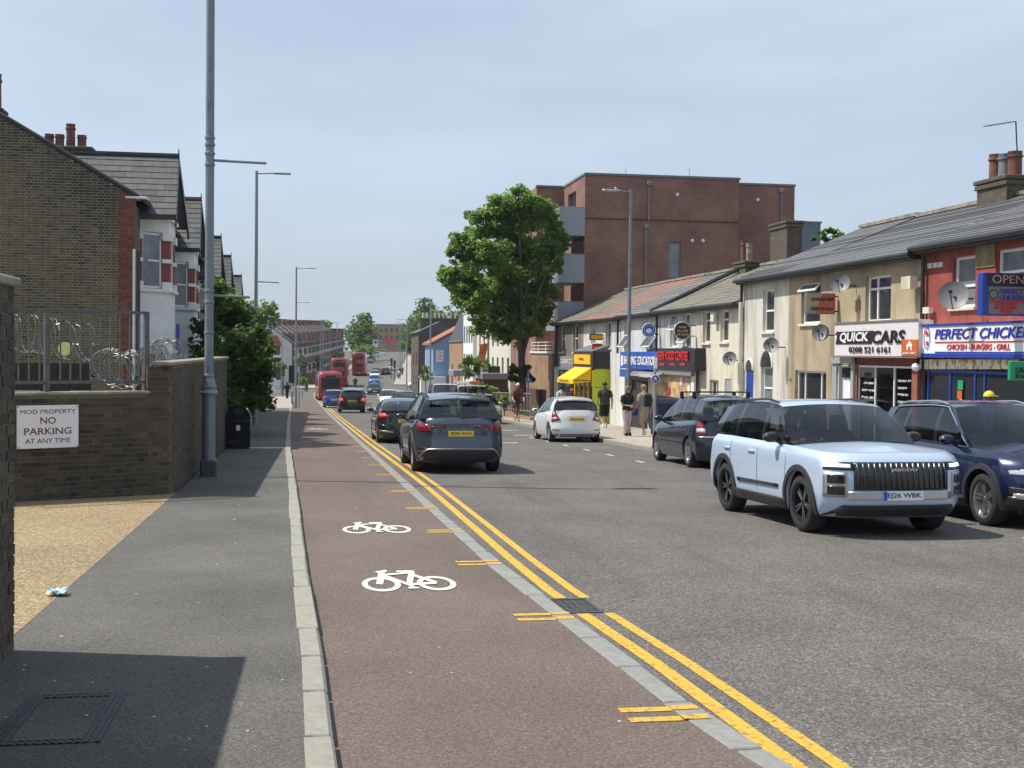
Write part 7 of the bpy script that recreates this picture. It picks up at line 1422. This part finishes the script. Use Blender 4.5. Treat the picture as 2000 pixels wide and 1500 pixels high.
far_car('white_crossover', 'white crossover waiting at the side road on the right', 17.9, 191, R(90)+R(4), 'paint_white', tall(FAR,1.1), 'front', extra=dict(L=4.3)); far_car('parked_white_car', 'white car parked in the left side street', -5.2, 163, R(60), 'paint_white', FAR, 'front', 'cars in the side street'); far_car('parked_red_car', 'red car parked in the left side street', -6.8, 172, R(60), 'paint_red', FAR, 'front', 'cars in the side street')
c = far_car('cream_estate', 'old cream estate car parked facing the traffic behind the cyclist', 8.78, 62.7, math.pi, 'paint_cream', dict(FAR, edge=[(-2.15,.98),(0,.93),(1.0,.90),(1.8,.86),(2.15,.80)], front=[(0,.1),(.15,.02),(.5,0),(.9,.05),(1,.14)], cf=.22), 'front'); c['patch']('bumper', 'black_plastic', c['front'], [(.82,.34),(-.82,.34),(-.82,.44),(.82,.44)], e=.05, n=8)
# white van with orange roof board
VAN = dict(FAR, L=4.9, W=1.9, H=1.96, wb=3.0, fo=.95, wr=.34, gc=.22, edge=[(-2.45,1.16),(0,1.14),(1.5,1.12),(2.0,1.06),(2.45,.95)], wsb=1.75, rb=-2.35, cab=[(1.75,.85),(1.6,.74),(.75,.55),(.6,.42),(-.6,-.6),(-.75,-.72),(-2.1,-2.05),(-2.35,-2.25)], kinds='pgpgpgp', roofz=[(-2.3,1.88),(-1,1.93),(.4,1.93),(.9,1.88)], rw=.78, rcr=.03)
c = far_car('white_van', 'white van with an orange roof board parked facing the traffic', 9.35, 70.6, math.pi, 'paint_white', VAN, 'front', 'parked vehicles'); MB().cbox(-.5,.1,.35,.6,1.95,2.12,.02).build('roof_board', 'sign_orange', c['T']); MB().cbox(.1,.75,.35,.6,1.95,2.10,.02).build('roof_board', 'white_plastic', c['T'])
far_car('second_white_van', 'second white van parked behind the van with the orange board', 9.0, 80.5, math.pi, 'paint_white', dict(VAN, roofz=[(a,b_*1.05) for a,b_ in VAN['roofz']]), 'front', 'parked vehicles')
for nm, lab, x, y, col in (('pale_van', 'pale blue van queuing at the far hilltop', 22.5, 385, 'paint_vanblue'), ('white_far_van', 'white van beside the red traffic at the hilltop', 27.5, 430, 'paint_white')): far_car(nm, lab, x, y, R(-5), col, VAN, 'rear', 'vehicles at the hilltop')
# ---- red buses
def bus(lab, X, Y, rz, H, L=10.5, W=2.52, double=True, grp='red buses'):
    T = empty('red_bus', (X,Y,zr(Y)), rz, lab, 'bus', grp); n = 9; hw = W/2
    def sec(z, s): return [(x*s,y) for x,y in [(hw,-L/2+.5),(hw-.06,-L/2+.15),(hw-.3,-L/2),(-hw+.3,-L/2),(-hw+.06,-L/2+.15),(-hw,-L/2+.5),(-hw,L/2-.3),(-hw+.3,L/2),(hw-.3,L/2),(hw,L/2-.3)]]
    P = []
    for z, s, dy in ((.32,.97,0),(.5,1,0),(H*.5,1,0),(H-.45,.985,.03),(H-.15,.93,.12),(H-.03,.84,.25),(H,.7,.4)):
        P.append([(x, y+(dy if y < 0 else -dy), z) for x,y in sec(z,s)]); P[-1].append(P[-1][0])
    m = MB(); m.grid(P); m.add([p for p in P[-1][:-1]], [tuple(range(10))]); m.build('body', 'paint_busred', T, True, 40)
    yb = -L/2
    def panel(nm, x0, x1, z0, z1, mt, e=.03): MB().cbox(x0,x1,yb-e,yb+.12,z0,z1,.015).build(nm, mt, T)
    if double: panel('upper_rear_window', -.85,.85,H-1.35,H-.62,'dark_glass'); panel('engine_grille', -.75,.75,.75,1.35,'black_plastic'); panel('lower_rear_window', -.3,.75,1.6,2.25,'dark_glass')
    else: panel('rear_window', -.95,.95,1.35,H-.55,'dark_glass'); panel('engine_grille', -.6,.6,.55,1.05,'grey_plastic')
    for sd in (-1,1):
        MB().cbox(sd*.93-.09,sd*.93+.09,yb-.0,yb+.2,.85,1.25,.02).build('tail_light', 'lamp_red', T); MB().cbox(sd*.98-.05,sd*.98+.05,yb+.02,yb+.2,1.35,1.5,.02).build('indicator', 'sign_orange', T)
        for z0, z1 in (((H-1.45,H-.62),(1.35,2.2)) if double else ((1.3,H-.55),)): MB().box(sd*hw-.02,sd*hw+.015,yb+.8,L/2-.7,z0,z1).build('side_windows', 'dark_glass', T)
        for y_ in (yb+2.4, L/2-2.6):
            MB().lathe([(.3,-.14),(.48,-.14),(.5,-.1),(.5,.1),(.48,.14),(.3,.14)], 20, M=Matrix.Translation((sd*(hw-.13),y_,.5))@Matrix.Rotation(math.pi/2,4,'Y')).build('wheel', 'tyre', T, True)
    MB().cbox(-.26,.26,yb-.035,yb+.1,.45,.56,.005).build('number_plate', 'plate_yellow', T); MB().box(-hw+.2,hw-.2,yb+.3,L/2-.3,.22,.4).build('underbody', 'black_plastic', T); MB().cbox(-.55,.55,yb-.01,yb+.2,H-.52,H-.3,.02).build('route_display', 'gloss_black', T); return T
bus('red single deck bus pulled in at the kerb by the yellow lines', 3.05, 139, R(1), 3.05, double=False); bus('red double deck bus ahead of the single deck bus', 6.1, 199, R(-3), 4.3); bus('second red double deck bus further up the queue', 11.3, 246, R(-5), 4.35); bus('far red double deck bus at the hilltop', 22.3, 470, R(-5), 4.4)
# motorcycle and bicycle builders
def two_wheeler(name, lab, X, Y, rz, motor=False, z=None, cat='bicycle'):
    T = empty(name, (X,Y,(zr(Y)) if z is None else z), rz, lab, cat); r = .31 if motor else .335; wb = .68 if motor else .5; tw = .055 if motor else .016; mt = 'paint_black'
    for y_ in (-wb,wb):
        Wq = empty('wheel', (0,y_,r)); Wq.parent = T; MB().tube([(0,(r-tw)*math.cos(t),(r-tw)*math.sin(t)) for t in np.linspace(0,2*math.pi,25)[:-1]], tw, 6, closed=True).build('tyre', 'tyre', Wq, True); m = MB()
        for k in range(8): a = k*math.pi/4; m.tube([(0,0,0),(0,(r-tw)*math.cos(a),(r-tw)*math.sin(a))], .004 if not motor else .015, 4)
        m.build('spokes', 'galv', Wq)
    f = MB(); bb = (0,-.05,.28); st_ = (0,-.18,.82); hd = (0,.36,.85)
    if motor: f.tube([(0,-.6,.55),(0,-.2,.62),(0,.25,.75),(0,.45,.85)], [.12,.17,.16,.1], 8); f.cbox(-.16,.16,-.25,.3,.25,.62,.05); f.tube([(0,.68,.31),(0,.45,.95)], .035, 6); f.tube([(0,-.68,.31),(0,-.1,.45)], .04, 6)
    else:
        for a, b_ in ((bb,st_),(bb,hd),((0,-.17,.78),hd),(bb,(0,-.5,.335)),((0,-.16,.72),(0,-.5,.335)),((0,.35,.9),(0,.5,.335))): f.tube([a,b_], .017, 6)
    f.build('frame', 'paint_red' if not motor else mt, T, True); MB().tube([(-.26,.38,.98 if not motor else 1.02),(-.1,.40,.97),(.1,.40,.97),(.26,.38,.98 if not motor else 1.02)], .014, 6).build('handlebar', 'black_plastic', T, True)
    if not motor: MB().cbox(-.065,.065,-.31,-.05,.84,.89,.02).build('saddle', 'black_plastic', T)
    else: MB().cbox(-.13,.13,-.6,.05,.70,.78,.03).build('saddle', 'black_plastic', T); MB().lathe([(.001,0),(.09,0),(.09,.05),(.001,.05)], 12, M=frame((0,.52,.85), (-1,0,0), (0,0,1)), caps=False).build('headlight', 'lamp_clear', T)
    return T
# ------------------------------------------------------------------ people: one continuous skinned body each
mat('skin', (.42,.24,.17), .55, var=.08); mat('skin_dark', (.12,.065,.045), .55, var=.08); mat('hair_dark', (.02,.016,.013), .7); mat('hair_fair', (.28,.17,.08), .7); mat('cap_red', (.45,.05,.04), .7); mat('cap_yellow', (.70,.58,.02), .6)
for n, c in dict(olive_cloth=(.045,.045,.035), black_cloth=(.014,.014,.017), grey_cloth=(.16,.15,.14), pale_cloth=(.42,.38,.36), beige_cloth=(.32,.27,.20), stone_cloth=(.30,.28,.24), burgundy_cloth=(.14,.04,.045), white_cloth=(.62,.61,.6), blue_cloth=(.03,.05,.22), denim=(.05,.07,.13)).items(): mat(n, c, .9, var=.15, scale=8, bump=.2, bscale=30)
mat('pattern_cloth', (.50,.43,.41), .9, var=.1, col2=(.25,.2,.2), scale2=9, f2=(.5,.6))
POSES = dict(
 walk=dict(kl=(.10,.16,.50), al=(.10,.10,.09), kr=(-.10,.05,.50), ar=(-.10,-.22,.13), el=(.25,-.14,1.14), hl=(.27,-.06,.90), er=(-.25,.04,1.13), hr=(-.26,.20,.93)),
 stand=dict(kl=(.10,.02,.50), al=(.11,.0,.08), kr=(-.11,.03,.50), ar=(-.12,.04,.08), el=(.26,.0,1.14), hl=(.25,.12,.92), er=(-.26,.0,1.14), hr=(-.25,.10,.92)),
 hold=dict(kl=(.10,.06,.50), al=(.10,.03,.08), kr=(-.10,-.02,.50), ar=(-.12,-.06,.08), el=(.27,.02,1.14), hl=(.08,.24,1.10), er=(-.26,.0,1.14), hr=(-.02,.25,1.06)),
 ride=dict(kl=(.12,.36,.68), al=(.11,.14,.30), kr=(-.12,.30,.86), ar=(-.11,.12,.52), el=(.28,.30,1.10), hl=(.24,.52,1.0), er=(-.28,.30,1.10), hr=(-.24,.52,1.0)),
 sit=dict(kl=(.14,.45,.62), al=(.14,.60,.22), kr=(-.14,.45,.62), ar=(-.14,.60,.22), el=(.25,.20,.92), hl=(.16,.47,.98), er=(-.25,.20,.92), hr=(-.16,.47,.98)))
def person(lab, X, Y, rz, H, pose, shirt, trousers, shoes='white_cloth', skin='skin', hair='hair_dark', sleeves='short', legs='long', z=None, group=None, head_turn=0, extra=None, name='person'):
    T = empty(name, (X,Y,(zr(Y)+PAV) if z is None else z), rz, lab, 'person', group); p = POSES[pose]; k = H/1.75
    seat = pose in ('ride','sit'); lean = .34 if pose == 'ride' else .0; dz = {'ride':.0,'sit':-.40}.get(pose, 0)
    J = {}; J['pelvis'] = (0,-.16 if seat else 0,.98+dz if not pose == 'ride' else 1.0); px_, py_, pz = J['pelvis']
    J['waist'] = (0,py_+.07*lean*3,pz+.14); J['chest'] = (0,py_+.22*lean*2,pz+.36); J['neckb'] = (0,py_+.34*lean*2,pz+.51); J['neck'] = (0,py_+.37*lean*2+.01,pz+.57)
    hx = .02*head_turn; J['head1'] = (hx,J['neck'][1]+.03,pz+.645); J['head2'] = (hx,J['neck'][1]+.035,pz+.72); J['head3'] = (hx,J['neck'][1]+.02,pz+.785)
    for s_, q in ((1,'l'),(-1,'r')):
        sh = (s_*.19,J['chest'][1]+.03*lean,pz+.46); J['sh'+q] = sh; J['hip'+q] = (s_*.095,py_,pz-.06)
        off = J['chest'][1]-(0 if not seat else J['chest'][1]*.0); e_, h_ = p['e'+q], p['h'+q]; J['el'+q] = e_; J['wr'+q] = h_
        d = (Vector(h_)-Vector(e_)).normalized(); J['palm'+q] = tuple(Vector(h_)+d*.075)
        side = Vector((0,1,0)) if abs(d.y) < .7 else Vector((0,0,1)); side = (side-d*side.dot(d)).normalized(); pl_ = Vector(J['palm'+q])
        for i in range(4): J['f%d%s' % (i,q)] = tuple(pl_+side*(.03-.02*i)+d*(.075-.008*abs(i-1.3))); 
        J['th'+q] = tuple(pl_+side*.055-d*.01)
        J['kn'+q] = p['k'+q]; J['an'+q] = p['a'+q]; a_ = p['a'+q]; J['toe'+q] = (a_[0]*1.15,a_[1]+.15,max(.035,a_[2]-.05)); J['heel'+q] = (a_[0],a_[1]-.045,max(.04,a_[2]-.05))
    E_ = [('pelvis','waist'),('waist','chest'),('chest','neckb'),('neckb','neck'),('neck','head1'),('head1','head2'),('head2','head3')]
    for q in 'lr': E_ += [('neckb','sh'+q),('sh'+q,'el'+q),('el'+q,'wr'+q),('wr'+q,'palm'+q),('pelvis','hip'+q),('hip'+q,'kn'+q),('kn'+q,'an'+q),('an'+q,'toe'+q),('an'+q,'heel'+q),('palm'+q,'th'+q)]+[('palm'+q,'f%d%s' % (i,q)) for i in range(4)]
    Rr = dict(pelvis=(.155,.115),waist=(.135,.10),chest=(.165,.115),neckb=(.09,.075),neck=(.055,.055),head1=(.075,.085),head2=(.082,.098),head3=(.06,.075))
    for q in 'lr': Rr.update({'sh'+q:(.062,.062),'el'+q:(.043,.043),'wr'+q:(.03,.03),'palm'+q:(.036,.024),'hip'+q:(.095,.095),'kn'+q:(.062,.062),'an'+q:(.042,.042),'toe'+q:(.035,.03),'heel'+q:(.036,.036),'th'+q:(.011,.011)}); Rr.update({'f%d%s' % (i,q):(.009,.009) for i in range(4)})
    if trousers in ('pattern_cloth',): 
        for q in 'lr': Rr['kn'+q] = (.085,.085); Rr['an'+q] = (.075,.075)
    names = list(J); me = bpy.data.meshes.new('body'); me.from_pydata([Vector(J[n])*k for n in names], [(names.index(a), names.index(b_)) for a,b_ in E_], [])
    o = bpy.data.objects.new('body', me); COL.objects.link(o); o.modifiers.new('s','SKIN').use_smooth_shade = True; sub_ = o.modifiers.new('u','SUBSURF'); sub_.levels = sub_.render_levels = 1
    for i, n in enumerate(names): sv = me.skin_vertices[0].data[i]; sv.radius = (Rr[n][0]*k, Rr[n][1]*k); sv.use_root = (n == 'pelvis')
    bm_ = bpy.data.meshes.new_from_object(o.evaluated_get(bpy.context.evaluated_depsgraph_get())); bpy.data.objects.remove(o); bpy.data.meshes.remove(me)
    for m_ in (skin, shirt, trousers, shoes): bm_.materials.append(MAT[m_])
    def zone(a, b_, t):
        if a.startswith(('neck','head')) and b_ != 'neckb' and not b_.startswith('sh'): return 0
        if a[:2] == 'sh': return 1 if (sleeves == 'long' or t < .7) else 0
        if a[:2] == 'el': return 1 if sleeves == 'long' else 0
        if a[:2] in ('wr','pa'): return 0
        if a in ('pelvis',): return 1 if (b_ == 'waist' and t > .35) else 2
        if a[:3] == 'hip': return 2 if (legs != 'short' or t < .95) else 0
        if a[:2] == 'kn': return 2 if legs == 'long' else (0 if t < .72 else 3)
        if a[:2] == 'an': return 3
        return 1
    seg = [(a, b_, Vector(J[a])*k, Vector(J[b_])*k) for a,b_ in E_]
    for pg in bm_.polygons:
        c = pg.center; best = None
        for a, b_, A_, B_ in seg:
            d = B_-A_; t = max(0,min(1,(c-A_).dot(d)/max(1e-9,d.length_squared))); ds = (c-A_-d*t).length-Rr[a][0]*k*.6
            if best is None or ds < best[0]: best = (ds, zone(a,b_,t))
        pg.material_index = best[1]
    body = link('body', bm_, T)
    # loose clothing over the body
    V3 = lambda n: Vector(J[n])*k
    def loft(rings, nm, m_):
        P = []
        for c, rx, ry, d in rings:
            c = Vector(c); d = Vector(d).normalized(); a1 = Vector((1,0,0)) - d*d.x; a1 = a1.normalized(); a2 = d.cross(a1); P.append([c+a1*rx*k*math.cos(t)*(1+.03*math.sin(5*t+c.z*9))+a2*ry*k*math.sin(t) for t in np.linspace(0,2*math.pi,17)])
        MB().grid(P).build(nm, m_, T, True, 60)
    up_ = V3('neckb')-V3('pelvis')
    loft([(V3('pelvis')-up_*.10,.20,.155,up_),(V3('pelvis')+up_*.15,.19,.15,up_),(V3('waist')+up_*.1,.185,.145,up_),(V3('chest')+up_*.03,.205,.15,up_),(V3('chest')+up_*.2,.19,.125,up_),(V3('neckb')+up_*.02,.085,.08,up_)], 'shirt', shirt)
    for q in 'lr':
        sh, el, wr_ = V3('sh'+q), V3('el'+q), V3('wr'+q); d_a = el-sh; loft([(sh-d_a*.12,.05,.06,d_a),(sh+d_a*.05,.085,.085,d_a),(sh+d_a*.35,.08,.08,d_a),(sh+d_a*.68,.078,.078,d_a)], 'sleeve', shirt)
        hp, kn, an = V3('hip'+q), V3('kn'+q), V3('an'+q); d_l = kn-hp; d_s = an-kn
        if legs == 'short': loft([(hp-d_l*.05,.115,.125,d_l),(hp+d_l*.35,.112,.118,d_l),(hp+d_l*.95,.105,.108,d_l)], 'shorts_leg', trousers)
        elif pose not in ('sit',): loft([(hp-d_l*.05,.115,.125,d_l),(hp+d_l*.5,.105,.11,d_l),(kn,.092,.096,d_l+d_s),(kn+d_s*.5,.085,.09,d_s),(kn+d_s*.93,.08,.088,d_s)], 'trouser_leg', trousers)
    hc = Vector(J['head2'])*k
    if hair: 
        P = []
        for i in range(7):
            th = i/6*math.pi*.62; P.append([hc+Vector((.098*k*math.sin(th)*math.cos(a), .118*k*math.sin(th)*math.sin(a)-.012*k, .105*k*math.cos(th)+.012*k+(.055*k if math.sin(a) > .35 and th > 1.0 else 0))) for a in np.linspace(0,2*math.pi,15)])
        MB().grid(P).build('hair', hair, T, True)
    f = Vector((0,.095*k,0)); MB().lathe([(.001,.03*k),(.012*k,.0),(.016*k,-.02*k),(.001,-.03*k)], 6, M=Matrix.Translation(hc+f+Vector((0,.004,-.015*k))), caps=False).build('nose', skin, T, True)
    for s_ in (-1,1): MB().lathe([(.001,0),(.011*k,0),(.011*k,.004),(.001,.004)], 8, M=frame(hc+Vector((s_*.032*k,.088*k,.012*k)), (-1,0,0), (0,0,1)), caps=False).build('eye', 'black_cloth', T); MB().cbox(-.008,.008,-.02,.02,-.03,.03,.006,M=Matrix.Translation(hc+Vector((s_*.086*k,0,0)))).build('ear', skin, T)
    MB().cbox(-.024*k,.024*k,-.004,.006,-.006,.006,.003,M=Matrix.Translation(hc+Vector((0,.083*k,-.055*k)))).build('mouth', 'cap_red', T)
    T['_h'] = 1; del T['_h']
    return T, J, k
def cap(T, J, k, m_, brim=True):
    hc = Vector(J['head2'])*k; P = [[hc+Vector((.104*k*math.sin(t)*math.cos(a), .122*k*math.sin(t)*math.sin(a)-.005, .115*k*math.cos(t)+.022*k)) for a in np.linspace(0,2*math.pi,15)] for t in np.linspace(0.02,math.pi*.5,6)]; C0 = MB().grid(P).build('cap', m_, T, True)
    if brim: MB().prism([(-.075*k,0),(.075*k,0),(.06*k,.09*k),(-.06*k,.09*k)], Matrix.Translation(hc+Vector((0,.10*k,.022*k))), .012).build('brim', m_, C0)
def backpack(T, J, k, m_): c = Vector(J['chest'])*k; MB().cbox(-.15*k,.15*k,-.30*k,-.10*k,c.z-.30*k,c.z+.14*k,.05).build('backpack', m_, T)
person('man in dark olive tee and black shorts walking past the lime green wall', 12.05, 49.9, R(5), 1.83, 'walk', 'olive_cloth', 'black_cloth', legs='short')
T, J, k = person('woman in black top and patterned trousers with a blue bag', 11.05, 42.5, R(205), 1.66, 'hold', 'black_cloth', 'pattern_cloth', 'black_cloth', hair='hair_fair'); h = Vector(J['shr'])*k; MB().cbox(-.14,.14,-.07,.07,-.30,.0,.03,M=Matrix.Translation((-.33,-.02,.98))).build('shoulder_bag', 'blue_plastic', T); MB().tube([h+Vector((0,0,.05)),(-.33,-.02,.98)], .012, 5).build('bag_strap', 'blue_plastic', T)
T, J, k = person('man in grey shirt and beige shorts with a black backpack', 11.62, 42.4, R(25), 1.72, 'walk', 'stone_cloth', 'beige_cloth', hair='hair_fair', legs='short'); backpack(T, J, k, 'black_cloth')
T, J, k = person('person in a white tee standing before the grey shop front', 12.75, 62, R(30), 1.72, 'stand', 'white_cloth', 'denim', 'black_cloth', 'skin_dark')
T, J, k = person('person in a red cap beside the brown screen wall', 12.1, 56.5, R(200), 1.55, 'stand', 'black_cloth', 'black_cloth', 'black_cloth', 'skin_dark', None); cap(T, J, k, 'cap_red')
T, J, k = person('person in a yellow cap walking behind the navy SUV', 12.15, 21.2, R(-75), 1.56, 'walk', 'blue_cloth', 'denim', 'white_cloth', 'skin_dark', None); cap(T, J, k, 'cap_yellow')
# cyclist coming towards the camera on the right
BK = two_wheeler('bicycle', 'red framed road bicycle ridden along the right pavement edge', 10.45, 61.4, math.pi, z=zr(61.4)+PAV)
T, J, k = person('cyclist in a white helmet and burgundy top riding towards the shops', 10.45, 61.4, math.pi, 1.78, 'ride', 'burgundy_cloth', 'black_cloth', 'white_cloth', hair=None, legs='short'); cap(T, J, k, 'white_cloth', False); T.location.z = zr(61.4)+PAV
# motorcyclist filtering between the lanes
MBK = two_wheeler('motorcycle', 'dark motorcycle filtering beside the second bus', 7.9, 186, R(-3), True, cat='motorcycle')
T, J, k = person('motorcyclist in black with a white helmet between the lanes', 7.9, 186, R(-3), 1.8, 'ride', 'black_cloth', 'black_cloth', 'black_cloth', hair=None, sleeves='long', z=zr(186)-.1); cap(T, J, k, 'white_cloth', False)
# distant pedestrians
for i, (x, y, r, sh, tr, lab) in enumerate(((-1.3,137,20,'black_cloth','black_cloth','distant walker in black crossing near the bollards'),(.9,170,160,'black_cloth','denim','distant walker by the garden wall beyond the black board'),(17.2,225,100,'white_cloth','black_cloth','distant walker in white beside the right traffic light'),(18.2,236,190,'black_cloth','denim','distant walker in black on the far right pavement'),(19.2,243,10,'grey_cloth','black_cloth','distant walker in grey beyond the traffic lights'),(12.7,74,200,'grey_cloth','black_cloth','person half hidden behind the metal railing'))): person(lab, x, y, R(r), 1.72, 'walk' if i % 2 == 0 else 'stand', sh, tr, 'black_cloth', 'skin' if i % 2 else 'skin_dark')
# driver of the pale blue SUV
T, J, k = person('driver in dark clothes with hands on the wheel of the pale blue SUV', 7.03-.37, 16.5, math.pi+R(1.2), 1.72, 'sit', 'black_cloth', 'black_cloth', 'black_cloth', z=zr(16.4)+.12)
# ------------------------------------------------------------------ thin summer haze over the whole street
hm = bpy.data.materials.new('haze'); hm.use_nodes = True; n = hm.node_tree; n.nodes.clear(); o_ = n.nodes.new('ShaderNodeOutputMaterial'); v_ = n.nodes.new('ShaderNodeVolumePrincipled')
v_.inputs['Color'].default_value = (.82,.88,.95,1); v_.inputs['Density'].default_value = .00016; v_.inputs['Anisotropy'].default_value = .2; n.links.new(v_.outputs[0], o_.inputs['Volume']); MAT['haze'] = hm
hz = MB().box(-1600,1600,-60,2700,-6,20).build('haze', 'haze'); hz['kind'] = 'stuff'; hz['label'] = 'thin pale summer haze hanging over the whole street'; hz['category'] = 'haze'
